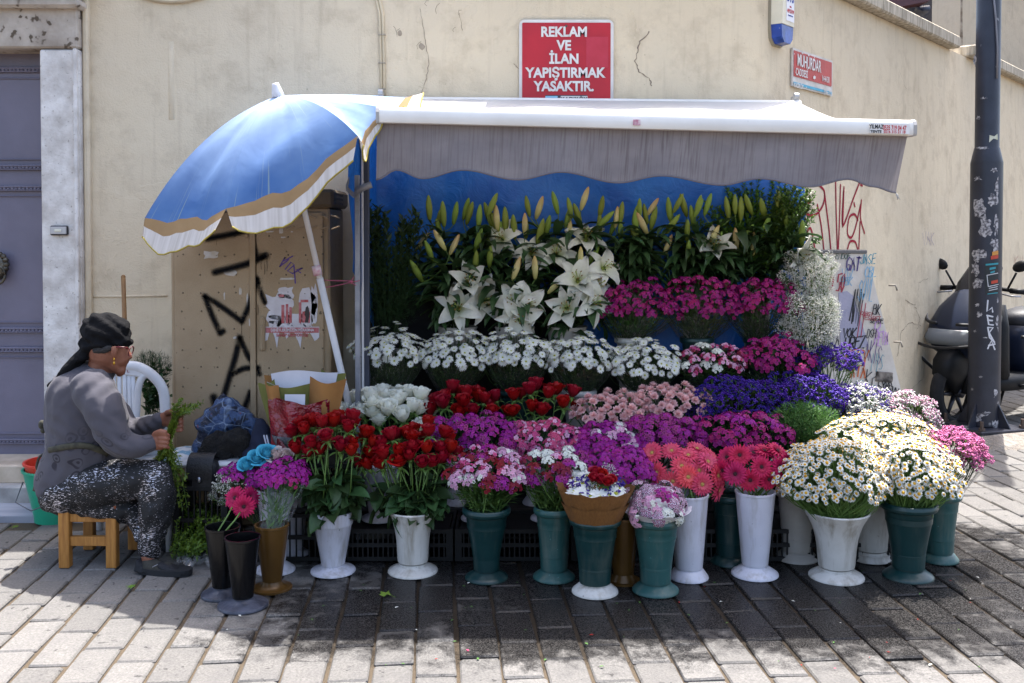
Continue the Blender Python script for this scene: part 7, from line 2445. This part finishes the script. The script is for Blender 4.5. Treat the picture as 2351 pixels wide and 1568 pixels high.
bunch('chamomile bunch spilling over the white trumpet vase', 'cham2', [(CHAM, 1)], 800, 1908, 1098, 4.24, 114, 92, .17, (.55, .98), leaves=700, leafL=.03, leafW=.0035, jit=.13, up=.45, thmax=112, sm=stem_m, tilt=(0, -.4), lz=(-.05, .75))
bunch('chamomile bunch in full sun behind the others', 'cham3', [(CHAM, 1)], 740, 2015, 1020, 4.42, 114, 66, .17, (.55, .95), leaves=400, leafL=.03, leafW=.0035, jit=.14, up=.55, thmax=108, sm=stem_m)
bunch('chamomile bunch drooping over the dark green vase', 'cham4', [(CHAM, 1)], 660, 2095, 1090, 4.26, 102, 80, .15, (.6, 1.05), leaves=600, leafL=.03, leafW=.0035, jit=.15, up=.45, thmax=112, sm=stem_m, tilt=(0, -.4), lz=(-.05, .75))
bunch('chamomile sprays spreading from the grey vase', 'cham1', [(CHAM, 1)], 200, 1845, 1085, 4.4, 60, 48, .1, (.7, 1.0), leaves=300, leafL=.03, leafW=.0035, jit=.2, up=.5, thmax=110, sm=stem_m)
bunch('pink statice bunch in cellophane at the end of the row', 'stat', [(ST_['pnk'], 1)], 74, 2192, 1042, 4.46, 60, 50, .11, (.85, 1.15), 'flower_spray', leaves=60, jit=.2, wrap=1.05, thmax=105)
# mixed bunches by the gold vase
mixk = bunch('magenta sweet william bunch in cellophane in the gold vase', 'gold1', [(UM['pur'], 3), (UM['mag'], 1)], 24, 655, 1098, 4.22, 52, 34, .08, (.8, 1.05), 'flower_cluster', leaves=220, leafL=.05, leafW=.009, wrap=1.0, thmax=98, sm=stem_m, lz=(0, .85))
bunch('purple sweet william and gypsophila bunch in the hidden white vase', 'wa', [(UM['pur'], 3), (GYP, 1)], 26, 575, 1100, 4.35, 66, 36, .09, (.75, 1.0), 'flower_cluster', leaves=120, leafL=.05, leafW=.008, wrap=.9)
bunch('green foliage bunch standing between the statice and the chamomile', 'hidg', [(UM['mag'], 1)], 4, 1740, 1000, 4.5, 40, 20, .05, (.5, .6), 'flower_cluster', leaves=60)
bunch('gypsophila bunch behind the lilac statice, upper cloud', 'gyp', [(GYP, 1)], 60, 1852, 632, 5.13, 48, 48, .11, (.6, .85), 'flower_spray', leaves=0, up=.4, jit=.22, thmax=165, sm=stem_m)
bunch('gypsophila bunch in the sun above the violet statice', 'gyp', [(GYP, 1)], 88, 1856, 732, 5.06, 62, 56, .14, (.6, .9), 'flower_spray', leaves=0, up=.4, jit=.22, thmax=165, sm=stem_m)

# roses: each stem is a thing of its own
def single(name, label, group, protos, head, p, nn, s_, M, rt, leaves=0, leafm=LEAF_ROSE, r=.0028, lk=(.1, .6), lsc=(.8, 1.35), sm=None, cat='rose'):
    q = M + Vector((U(-1, 1) * rt * .55, U(-1, 1) * rt * .55, -.05))
    t = thing(name, label, cat, q, group)
    link(head, R.choice(protos), t, orient(p, nn, s_))
    e = p - nn.normalized() * .012 * s_
    m = q.lerp(e, .55) + Vector(((p.x - M.x) * .1, (p.y - M.y) * .1, 0))
    part('stem', MB().tube([q, m, e], r, 5), sm or stem_m, t)
    for _ in range(leaves):
        k = U(*lk)
        o = q.lerp(m, k / .55) if k < .55 else m.lerp(e, (k - .55) / .45)
        a_ = math.atan2(p.y - M.y, p.x - M.x) + U(-1.5, 1.5)
        if math.sin(a_) > .5:
            a_ = -a_
        f = Matrix.Translation(o) @ Matrix.Rotation(a_, 4, 'Z') @ Matrix.Rotation(U(-.5, .9), 4, 'Y') @ Matrix.Rotation(U(-.7, .7), 4, 'X') @ Matrix.Scale(U(*lsc), 4)
        link('leaf', R.choice(leafm), t, f)
    return t
TIERS = []
ORD = ('first', 'second', 'third', 'fourth', 'fifth', 'sixth', 'seventh', 'eighth', 'ninth', 'tenth', 'eleventh', 'twelfth', 'thirteenth')
def tiers(items, base):
    """labels by place: tier from the top, then order from the left, as seen from the street"""
    n = len(items)
    k = 3 if n < 24 else 4
    nm = ('top', 'middle', 'lowest') if k == 3 else ('top', 'upper middle', 'lower middle', 'lowest')
    items.sort(key=lambda q: -(q[1].z - H) / q[1].y)
    for i in range(k):
        row = sorted(items[i * n // k:(i + 1) * n // k], key=lambda q: q[1].x / q[1].y)
        for j, (o, _) in enumerate(row):
            o['label'] = '%s, %s tier, %s from the left' % (base, nm[i], ORD[j])
def rose_vase(key, n, cx, cy, D, rxp, rzp, ry, protos, label, group, leaves, thmax=100, up=.72, jit=.2, sc=(1.15, 1.4), lk=(.1, .6), name='rose'):
    M, rt = mouth(key)
    its = []
    s_ = D / F
    for p, nr in cap_points(P(cx, cy, D), rxp * s_, ry, rzp * s_, n, thmax, jit, .6):
        p = p + Vector((0, 0, U(-.02, .02)))
        its.append((single(name, label, group, protos, 'bloom', p, nr * (1 - up) + Vector((U(-.25, .25), -.05 + U(-.2, .2), 1.2)) * up, U(*sc), M, rt, leaves, lk=lk), p))
    tiers(its, label)
rose_vase('rose1', 33, 762, 1032, 4.33, 82, 60, .11, ROSE_R[:2] * 2 + ROSE_R[2:3], 'red rose in the banded white vase', 'red roses in the banded vase', 5, 104, lk=(.1, .55))
rose_vase('rose2', 42, 946, 1062, 4.34, 94, 62, .12, ROSE_R[:2] * 2 + ROSE_R[2:], 'red rose in the white trumpet vase', 'red roses in the trumpet vase', 4, 108, lk=(.1, .5))
rose_vase('r2a', 42, 887, 966, 4.8, 92, 52, .12, ROSE_W, 'creamy white rose above the red roses', 'white roses on the low shelf', 1, 108, sc=(1.45, 1.75), jit=.12)
rose_vase('r2b', 24, 1056, 950, 4.82, 76, 46, .11, ROSE_R[:3], 'red rose beside the white roses', 'red roses beside the white roses', 1, 106, sc=(1.25, 1.5))
rose_vase('r2c', 20, 1236, 948, 4.82, 82, 48, .11, ROSE_R[:3], 'red rose beside the pink carnations', 'red roses beside the carnations', 2, 104, sc=(1.25, 1.5))
# gerberas
def ger_vase(key, pts, protos, label, group, D, sc=(1.0, 1.12)):
    M, rt = mouth(key)
    its = []
    for x, y, nx, ny, nz, dd in pts:
        its.append((single('gerbera', label, group, protos, 'bloom', P(x, y, D + dd), Vector((nx, ny, nz)), U(*sc), M, rt, 0, r=.0035, cat='gerbera'), P(x, y, D + dd)))
    tiers(its, label)
ger_vase('coral', [(1497, 1040, -.5, -.7, .6, .05), (1542, 1035, -.1, -.6, .8, .05), (1508, 1085, -.6, -.8, .3, .0), (1565, 1070, 0, -.8, .6, -.02), (1600, 1030, .2, -.4, .9, .08), (1632, 1050, .6, -.5, .7, .05), (1545, 1105, -.3, -.9, .2, -.03), (1605, 1080, .3, -.8, .5, -.02),
                   (1612, 1112, .15, -.98, .15, -.06), (1648, 1092, .7, -.7, .2, -.02), (1580, 1095, 0, -.95, .3, -.05), (1650, 1125, .8, -.6, -.2, -.03), (1580, 1045, 0, -.5, .9, .02), (1625, 1060, .4, -.6, .7, 0)], GER_C, 'coral gerbera in the tall white vase', 'coral gerberas', 4.28)
ger_vase('pinkg', [(1670, 1050, -.6, -.6, .5, .02), (1698, 1045, -.1, -.9, .4, -.02), (1688, 1088, -.25, -.95, .15, -.06), (1748, 1072, .05, -.95, .3, -.06), (1730, 1040, .1, -.5, .8, .05), (1785, 1035, .4, -.4, .8, .05), (1790, 1072, .5, -.8, .3, -.03), (1765, 1100, .3, -.9, -.1, -.05),
                   (1722, 1102, -.1, -.98, -.05, -.06), (1808, 1060, .8, -.5, .3, 0), (1660, 1080, -.8, -.6, .0, -.02), (1755, 1035, .2, -.4, .9, .06), (1800, 1098, .7, -.7, -.2, -.02)], GER_P, 'hot pink gerbera in the tall white vase', 'hot pink gerberas', 4.28)
ger_vase('blk1', [(540, 1143, -.35, -.85, .4, -.04), (560, 1163, .1, -.98, .15, -.08), (575, 1142, .7, -.5, .4, 0)], GER_P, 'hot pink gerbera in the black vase', 'gerberas in the black vase', 4.18)
M, rt = mouth('wa')
for x, y, pr, lab in ((590, 1062, ROSE_B, 'sky blue dyed rose, lower one among the gypsophila'), (612, 1050, ROSE_B, 'sky blue dyed rose nearest the red roses'), (573, 1078, ROSE_B, 'sky blue dyed rose leaning over the purple flowers'), (640, 1055, ROSE_K, 'blush white rose beside the blue roses'), (660, 1058, ROSE_K, 'blush white rose touching the red rose stems'), (620, 1072, ROSE_B, 'sky blue dyed rose above the magenta bunch')):
    single('rose', lab, 'dyed roses behind the gold vase', pr, 'bloom', P(x, y, 4.32), Vector((U(-.3, .3), -.6, .8)), 1.25, M, rt, 0)
gy = thing('gypsophila_spray', 'loose white gypsophila spray hanging left of the gerberas', 'flower spray', mouth('wb')[0] + Vector((-.2, 0, -.1)))
for x, y in ((500, 1118), (518, 1098), (488, 1140), (540, 1075), (512, 1150), (560, 1068), (530, 1120)):
    link('flower_spray', R.choice(GYP), gy, orient(P(x, y, 4.36), Vector((0, 0, 1)), U(.35, .5)))
mb = MB()
for x, y in ((500, 1118), (518, 1098), (488, 1140), (540, 1075), (512, 1150), (560, 1068)):
    mb.tube([P(x, y + 6, 4.36), P((x + 590) / 2, (y + 1190) / 2, 4.37), P(600, 1215, 4.4)], .0015, 3)
part('stems', mb, stem_m, gy, kind='stuff')

# lilies
lily_group = 'white lilies on the rack'
def lily_stem(label, key, tops, leaves=8, cat='lily'):
    M, rt = mouth(key)
    q = M + Vector((U(-1, 1) * rt * .5, U(-.5, .5) * rt, -.06))
    t = thing('lily_stem', label, cat, q, lily_group)
    topz = max(P(x, y, D).z for x, y, D, *_ in tops)
    mx = sum(P(x, y, D).x for x, y, D, *_ in tops) / len(tops); my = sum(d[2] for d in tops) / len(tops)
    crown = Vector((mx, my + .02, topz - .12))
    if crown.z < q.z + .12:
        crown.z = q.z + .12
    m = q.lerp(crown, .5) + Vector(((crown.x - M.x) * .12, 0, 0))
    ln = smooth_line([q, m, crown], 6)
    part('stem', MB().tube(ln, [.0045 - .0015 * i / len(ln) for i in range(len(ln))], 6), stem_dk, t)
    for x, y, D, kind, nv in tops:
        p = P(x, y, D)
        if kind == 'o':
            n_ = Vector(nv).normalized()
            link('bloom', R.choice(LILY), t, orient(p - n_ * .03, n_, U(.95, 1.18)))
            e = p - n_ * .058
        else:
            d_ = Vector(((nv[0] if nv else 0) * 1.3 + U(-.35, .35), U(-.45, .15), 1)).normalized()
            s_ = U(1.2, 1.55)
            link('bud', BUD[1 if kind == 'p' else 0], t, orient(p - d_ * .045 * s_, d_, s_))
            e = p - d_ * .045 * s_
        part('pedicel', MB().tube(smooth_line([crown, crown.lerp(e, .6) + Vector((0, 0, -.01)), e], 4), .0024, 5), stem_m, t)
    for k in range(leaves):
        f_ = U(.25, 1.0)
        o = ln[int(f_ * (len(ln) - 1))]
        a_ = U(-math.pi, .35) if R.random() < .75 else U(0, math.pi)
        mt = Matrix.Translation(o) @ Matrix.Rotation(a_, 4, 'Z') @ Matrix.Rotation(U(-1.0, .3), 4, 'Y') @ Matrix.Rotation(U(-.4, .4), 4, 'X') @ Matrix.Scale(U(.8, 1.3), 4)
        link('leaf', R.choice(LEAF_LILY), t, mt)
    return t
A, B2, C3 = 5.1, 5.14, 5.2
L_ = [('r4a', 'white lily stem with a low open bloom just above the daisies', [(1052, 706, 5.04, 'o', (-.1, -.9, .35)), (957, 623, 5.1, 'g', (-.35,)), (1043, 562, 5.1, 'p', (.1,))]),
      ('r4a', 'white lily stem with the bloom facing up over the first bucket', [(1076, 648, 5.06, 'o', (.15, -.75, .6)), (1010, 552, 5.12, 'p', (-.2,)), (985, 576, 5.12, 'g', (-.2,)), (1110, 688, 5.08, 'o', (.5, -.8, .1))]),
      ('r4b', 'white lily stem with twin blooms over the middle bucket', [(1178, 692, 5.03, 'o', (-.25, -.9, .3)), (1214, 698, 5.04, 'o', (.4, -.85, .25)), (1185, 617, 5.08, 'p', (.0,)), (1228, 615, 5.08, 'p', (.12,))]),
      ('r4b', 'white lily stem with a drooping bloom under the twin blooms', [(1192, 728, 5.02, 'o', (0, -.95, -.15)), (1125, 590, 5.1, 'g', (-.1,)), (1092, 602, 5.12, 'g', (.05,))]),
      ('r4c', 'white lily stem with the tall bloom beside the dianthus', [(1326, 640, 5.05, 'o', (-.1, -.8, .55)), (1333, 590, 5.1, 'p', (.1,)), (1275, 655, 5.08, 'p', (.5,))]),
      ('r4c', 'white lily stem with the bloom just above the beige bucket rim', [(1300, 706, 5.03, 'o', (-.2, -.95, .15)), (1390, 612, 5.12, 'o', (.5, -.7, .4))]),
      ('r4c', 'white lily stem with the bloom reaching toward the magenta dianthus', [(1362, 692, 5.03, 'o', (.45, -.85, .2)), (1370, 655, 5.08, 'o', (.6, -.6, .4))]),
      ('r4a', 'lily stem with a half hidden bloom below the blue sheet', [(1150, 545, 5.2, 'o', (-.3, -.8, .4)), (1130, 470, 5.2, 'g', (.1,)), (1100, 497, 5.2, 'g', (.15,))]),
      ('r4b', 'lily stem with a pale bloom turned to the street', [(1222, 578, 5.18, 'o', (.2, -.85, .4)), (1180, 522, 5.2, 'g', (-.1,)), (1205, 515, 5.2, 'p', (.2,))]),
      ('r4b', 'lily stem with the greenish star shaped bloom', [(1278, 580, 5.18, 'o', (0, -.8, .5)), (1240, 532, 5.2, 'g', (0,)), (1212, 474, 5.22, 'g', (.05,))]),
      ('r4c', 'lily stem with the high bloom at the end of the beige buckets', [(1346, 545, 5.2, 'o', (.1, -.6, .8)), (1380, 475, 5.22, 'g', (.2,)), (1360, 590, 5.16, 'g', (.25,))]),
      ('r4a', 'lily stem of closed buds nearest the boxwood', [(985, 478, 5.22, 'g', (-.15,)), (1018, 492, 5.22, 'g', (-.05,)), (1045, 490, 5.22, 'g', (.1,))]),
      ('r4b', 'lily stem of closed buds behind the star shaped bloom', [(1275, 466, 5.22, 'g', (.05,)), (1308, 478, 5.22, 'g', (-.05,)), (1160, 505, 5.22, 'g', (-.15,)), (1390, 505, 5.22, 'g', (.5,))]),
      ('r4a', 'lily stem with two buds crossing before the blue sheet', [(1098, 552, 5.16, 'g', (.2,)), (1078, 490, 5.22, 'g', (.2,)), (1140, 500, 5.22, 'p', (0,))]),
      ('r5a', 'lily stem of tall buds right of the beige buckets', [(1460, 490, 5.26, 'g', (-.05,)), (1482, 492, 5.26, 'g', (.05,)), (1500, 500, 5.26, 'g', (.1,)), (1462, 542, 5.24, 'g', (0,))]),
      ('r5a', 'lily stem with an orange tinged bud', [(1533, 562, 5.22, 'p', (.25,)), (1425, 530, 5.24, 'g', (-.1,)), (1408, 520, 5.26, 'g', (.2,))]),
      ('r5b', 'lily stem of high buds before the boxwood', [(1537, 482, 5.26, 'g', (.1,)), (1570, 472, 5.26, 'g', (-.1,)), (1590, 498, 5.26, 'g', (0,))]),
      ('r5b', 'lily stem with the single open bloom above the dianthus', [(1642, 566, 5.2, 'o', (-.1, -.7, .7)), (1690, 550, 5.22, 'p', (-.2,)), (1580, 575, 5.2, 'g', (0,))]),
      ('r5b', 'lily stem of buds standing in the boxwood', [(1625, 470, 5.25, 'g', (.05,)), (1670, 478, 5.25, 'g', (0,)), (1640, 540, 5.22, 'p', (.15,))]),
      ('r5c', 'lily stem of buds beside the boxwood edge', [(1752, 482, 5.24, 'g', (-.1,)), (1800, 470, 5.24, 'g', (-.2,)), (1758, 522, 5.22, 'g', (.05,)), (1730, 560, 5.22, 'p', (.1,))]),
      ('r5c', 'lily stem with the sunlit drooping bloom over the gypsophila', [(1838, 588, 5.1, 'o', (.55, -.7, -.25)), (1802, 495, 5.2, 'g', (.1,)), (1842, 535, 5.14, 'g', (.25,))])]
for key, lab, tops in L_:
    lily_stem(lab, key, tops, 24)
for i, x in enumerate((962, 1006, 1062, 1112, 1150, 1198, 1252, 1300, 1338, 1380, 1420, 1448, 1476, 1512, 1552, 1582, 1612, 1655, 1695, 1728, 1775, 1815)):
    k = 'r4a' if x < 1110 else 'r4b' if x < 1240 else 'r4c' if x < 1390 else 'r5a' if x < 1520 else 'r5b' if x < 1670 else 'r5c'
    lily_stem('back row lily stem of closed buds, %s counting from the steel upright' % (ORD + ('fourteenth', 'fifteenth', 'sixteenth', 'seventeenth', 'eighteenth', 'nineteenth', 'twentieth', 'twenty-first', 'twenty-second'))[i], k,
              [(x + U(-14, 14), U(455, 560), 5.24, R.choice('gggggp'), (U(-.5, .5),)) for _ in range(R.choice((1, 2, 2)))], 26)

# foliage bunches
def bush(name, label, key, n, cx, cy, D, rxp, rzp, ry, L, W, lm, sm, step=.012, thmax=120, cat='foliage', spread=.9, up=.6):
    M, rt = mouth(key) if isinstance(key, str) else key
    t = thing(name, label, cat, M + Vector((0, 0, -.05)))
    s_ = D / F
    fo = MB()
    for p, nr in cap_points(P(cx, cy, D), rxp * s_, ry, rzp * s_, n, thmax, .3, 2):
        q = M + Vector((U(-.5, .5) * rt, U(-.5, .5) * rt, -.02))
        strand(fo, [q.lerp(p, .25), q.lerp(p, .7) + Vector((0, 0, .03)), p], L, W, step, 0, 1, .0015, spread)
    part('sprigs', fo, [lm, sm], t, kind='stuff')
    return t
bush('boxwood_bunch', 'dark boxwood bunch under the end of the awning', 'r5c', 110, 1735, 505, 5.29, 118, 88, .05, .026, .015, leaf_box, stem_dk, .011)
bush('boxwood_bunch', 'sunlit boxwood bunch leaning against the red graffiti', 'r5c', 40, 1832, 465, 5.2, 40, 46, .06, .024, .014, leaf_box, stem_dk, .011)
bush('laurel_bunch', 'leafy laurel stems beside the rack upright', 'fern', 12, 860, 520, 5.15, 34, 50, .05, .05, .02, leaf_dark, stem_dk, .022, 70, spread=.8)
bush('laurel_bunch', 'leafy laurel stems between the upright and the lilies', 'fern', 12, 945, 535, 5.18, 40, 45, .05, .05, .02, leaf_dark, stem_dk, .022, 70, spread=.8)
def fern(name, label, M, cx, cy, D, rxp, rzp, ry, n, L, W, lm, cat='fern'):
    t = thing(name, label, cat, M)
    s_ = D / F
    mb = MB()
    C = P(cx, cy, D)
    for _ in range(n):
        v = Vector((U(-1, 1), U(-1, 1), U(-1, 1)))
        if v.length > 1:
            continue
        p = C + Vector((v.x * rxp * s_, v.y * ry, v.z * rzp * s_))
        d = Vector((v.x, v.y * .4, .5 + v.z * .3)) + Vector((U(-.9, .9), U(-.9, .9), U(-.5, .9)))
        for k in range(3):
            leafq(mb, p, d + Vector((U(-.8, .8), U(-.8, .8), U(-.6, .6))), L * U(.6, 1.3), W)
    for k in range(16):
        p = C + Vector((U(-.7, .7) * rxp * s_, U(-.6, .6) * ry, U(0, .9) * rzp * s_))
        mb.tube([M + Vector((U(-.03, .03), U(-.03, .03), 0)), M.lerp(p, .6), p], .002, 3, 0, False)
    part('fronds', mb, lm, t, kind='stuff')
    return t
fern('asparagus_fern', 'feathery dark asparagus fern filling the corner by the upright', mouth('fern')[0] + Vector((0, 0, -.05)), 895, 665, 5.1, 78, 105, .1, 5200, .03, .0014, leaf_fern)
fern('dianthus_greens', 'green unopened dianthus bunch beside the chamomile', mouth('r1e')[0] + Vector((.26, .02, -.24)), 1848, 972, 4.62, 82, 44, .12, 4200, .026, .003, leaf_mid, 'foliage')
tubp = Vector((P(345, 900, 5.15).x, 5.15, 0))
vase('fernpot', 'bucket', vas_white, 'white bucket of ferns behind the garden chair', tubp, .5, .1, .08, .08)
fern('fern_plant', 'feathery fern standing behind the white garden chair', tubp + Vector((0, 0, .46)), 348, 850, 5.15, 44, 42, .09, 1500, .035, .0016, leaf_fern)
bush('eucalyptus_bunch', 'broad grey green leaves among the ferns behind the chair', (tubp + Vector((0, 0, .5)), .1), 14, 358, 880, 5.1, 34, 44, .06, .04, .03, leaf_dark, stem_dk, .028)

# cuttings in the woman's hands and on the ground
sp_ = thing('held_sprigs', 'bunch of small leaved green sprigs in the hands of the woman', 'sprigs', P(375, 1010, 4.36))
mb = MB()
grip = [P(386, 1012, 4.31), P(400, 968, 4.40)]
for x, y, D in ((465, 925, 4.42), (455, 935, 4.4), (420, 915, 4.42), (440, 945, 4.38), (425, 935, 4.45), (400, 930, 4.4), (440, 930, 4.43), (410, 922, 4.44)):
    strand(mb, [grip[0], grip[1], P((x + 395) / 2, (y + 955) / 2, D), P(x, y, D)], .024, .013, .009, 0, 1, .002)
for k in range(22):
    x = U(345, 432); y = U(1080, 1180)
    strand(mb, [grip[1], grip[0], P((x + 375) / 2 + U(-5, 8), 1055, 4.36 + U(-.03, .05)), P(x, y, 4.34 + U(-.02, .1))], .023, .012, .010, 0, 1, .0018)
part('sprigs', mb, [leaf_bright, stem_m], sp_, kind='stuff')
gc = thing('cut_greenery', 'heap of cut green stems on the paving before the black vases', 'cuttings', G(440, 1280))
mb = MB()
for k in range(110):
    a_ = G(U(388, 500), U(1235, 1305)); b_ = G(U(410, 520), U(1225, 1300))
    a_.z = U(.01, .08); b_.z = U(.02, .2)
    strand(mb, [a_, a_.lerp(b_, .5) + Vector((0, 0, U(.0, .06))), b_], .02, .011, .012, 0, 1, .0018)
part('sprigs', mb, [leaf_bright, stem_m], gc, kind='stuff')
mb = MB()
for k in range(26):
    a_ = G(U(380, 430), U(1225, 1265)); b_ = G(U(490, 580), U(1215, 1240))
    a_.z = U(.02, .07); b_.z = U(.1, .22)
    mb.tube([a_, a_.lerp(b_, .5) + Vector((0, 0, .02)), b_], .0025, 4)
part('stems', mb, stem_m, gc, kind='stuff')
pf = thing('plastic_film', 'crumpled clear plastic film beside the cut greenery', 'plastic film', G(455, 1302))
c = G(452, 1296)
part('sheet', MB().grid(lambda u, v: c + Vector((-.09 + .2 * u, -.05 + .12 * v, .02 + .018 * math.sin(u * 13 + v * 4) * math.cos(v * 11))), 16, 10), film_mat('crumpled_film', op=.12, haze=.18), pf)
wb = thing('white_plastic_bag', 'crumpled white plastic bag under the plastic stool', 'bag', G(410, 1170))
blob('film', [('e', P(405, 1152, 4.72), (.05, .05, .035)), ('e', P(418, 1140, 4.74), (.03, .03, .03))], surf('white_bag_film', hx('#b9bcc4'), hx('#a8abb4'), .4, 10), wb, .008, .02, 22, 1)

# the two wrapped bouquets
crepe = surf('brown_crepe', hx('#7d5326'), hx('#6d471f'), .9, 9, vec=(20, 20, 1), bump=.6, bscale=30)
def collar(M, rb, rt_, h, fr, th, seed, frill=.012):
    rr = random.Random(seed)
    ph = [rr.uniform(0, 6) for _ in range(4)]
    def fn(u, v):
        an = u * 2 * math.pi
        r_ = rb + (rt_ - rb) * v ** fr
        w = frill * v * (math.sin(an * 9 + ph[0]) + .6 * math.sin(an * 17 + ph[1]))
        return M + Vector((math.cos(an) * (r_ + w * .6), math.sin(an) * (r_ + w * .6), h * v + w * .5))
    return MB().grid(fn, 72, 6)
M, rt = mouth('brown')
bb = thing('wrapped_bouquet', 'mixed daisy, statice and red rose bouquet in brown crepe paper', 'bouquet', M + Vector((0, 0, -.03)))
part('paper_wrap', collar(M + Vector((0, 0, -.03)), .09, .158, .15, .95, 0, 3, .009), crepe, bb)
part('paper_frill', collar(M + Vector((0, 0, -.028)), .098, .136, .085, .9, 0, 5, .008), crepe, bb)
C = M + Vector((0, 0, .078))
def put(meshes, nm, pts, s_, par, C=C):
    for x, y, z in pts:
        v = Vector((x * .86, y * .86, z))
        link(nm, R.choice(meshes), par, orient(C + v, Vector((x * 3, y * 3 - .35, 1)), U(*s_)))
put(DAISY, 'daisy', [(-.105, -.045, .03), (-.075, -.085, .03), (-.03, -.105, .025), (.01, -.11, .025), (.055, -.1, .03), (.09, -.075, .03), (-.06, -.02, .06), (.06, .04, .075), (.085, .01, .06), (-.09, .04, .05), (.03, .06, .08), (-.03, .07, .07), (.11, -.03, .04)], (1.55, 1.9), bb)
put(ROSE_R[1:3], 'rose_bloom', [(-.012, -.035, .068), (.02, -.05, .064), (.0, .01, .08), (.07, -.035, .062), (.05, -.06, .058), (.025, .0, .075)], (.8, .95), bb)
put(ST_['vio'], 'statice_spray', [(-.055, -.095, .02), (.1, .0, .05), (.08, -.055, .035), (-.05, .0, .065), (-.03, -.03, .06), (.035, -.095, .025), (-.09, -.01, .05), (.115, .02, .05)], (.75, 1.0), bb)
put(ST_['wht'] + GYP, 'white_spray', [(-.02, -.06, .055), (.05, .0, .065), (.04, .05, .09), (.07, .07, .09), (-.04, .03, .07)], (.5, .75), bb)
M, rt = mouth('purple')
pb_ = thing('wrapped_bouquet', 'domed white and purple eyed sweet william bouquet in white paper collar', 'bouquet', M + Vector((0, 0, -.03)))
part('paper_wrap', collar(M + Vector((0, 0, -.03)), .08, .145, .06, 1.6, 0, 8, .009), whitep, pb_)
C = M + Vector((0, 0, .015))
for i, (p, nr) in enumerate(cap_points(C, .125, .125, .12, 40, 98, .04, .8)):
    link('flower_cluster', R.choice(R.choices([UM['eye'], UM['pale'], UM['wht'], UM['plum']], [5, 2, 1.3, 1])[0]), pb_, orient(p - nr * .012, nr, U(.85, 1.05)))

# leaves and petals dropped on the paving
fallen = [(886, 1367, .05, 'fallen green maple leaf on the wet paving before the roses'), (302, 1350, .032, 'small fallen green leaf beside the black shoe'), (35, 1212, .03, 'curled leaf on the paving by the green pail'), (1690, 1705, .03, '')]
def maple(s_):
    mb = MB()
    k = [(0, -1), (.25, -.45), (.8, -.55), (.55, -.1), (1, .35), (.45, .3), (.35, .55), (0, 1), (-.35, .55), (-.45, .3), (-1, .35), (-.55, -.1), (-.8, -.55), (-.25, -.45)]
    vs_ = [(0, 0, .012)] + [(x * s_, y * s_, .006 + .006 * math.sin(i * 2.1)) for i, (x, y) in enumerate(k)]
    mb.add(vs_, [(0, i + 1, (i + 1) % 14 + 1) for i in range(14)], 0, [(.5, .2)] + [(.5, .8)] * 14)
    mb.tube([(0, -s_, .006), (.1 * s_, -1.7 * s_, .003)], .0012, 4)
    return mb
lit = MB()
for k in range(70):
    p = G(U(430, 2250), U(1290, 1540), .003)
    s_ = U(.004, .011)
    a_ = U(0, 6.28)
    d = Vector((math.cos(a_), math.sin(a_), 0)); e = Vector((-d.y, d.x, 0))
    lit.add([p - d * s_, p + e * s_ * .5 + Vector((0, 0, .002)), p + d * s_, p - e * s_ * .5 + Vector((0, 0, .002))], [(0, 1, 2), (0, 2, 3)], R.choice((0, 0, 0, 1, 2, 3)), [(.5, 0), (1, .5), (.5, 1), (0, .5)])
tag(link('petal_litter', lit.mesh('petal_litter', [leaf_mid, m_rose, dw, r_red])), 'scattered petals and leaf scraps on the paving before the vases', 'litter', kind='stuff')
fl_m = petal_mat('fallen_leaf', hx('#6f8a34'), hx('#5a7a2c'), trans=.15)
for x, y, s_, lab in fallen[:3]:
    o = link('fallen_leaf', maple(s_ * .6).mesh('fallen_leaf', fl_m), None, Matrix.Translation(G(x, y, .004)) @ Matrix.Rotation(U(0, 6), 4, 'Z'))
    tag(o, lab, 'leaf')
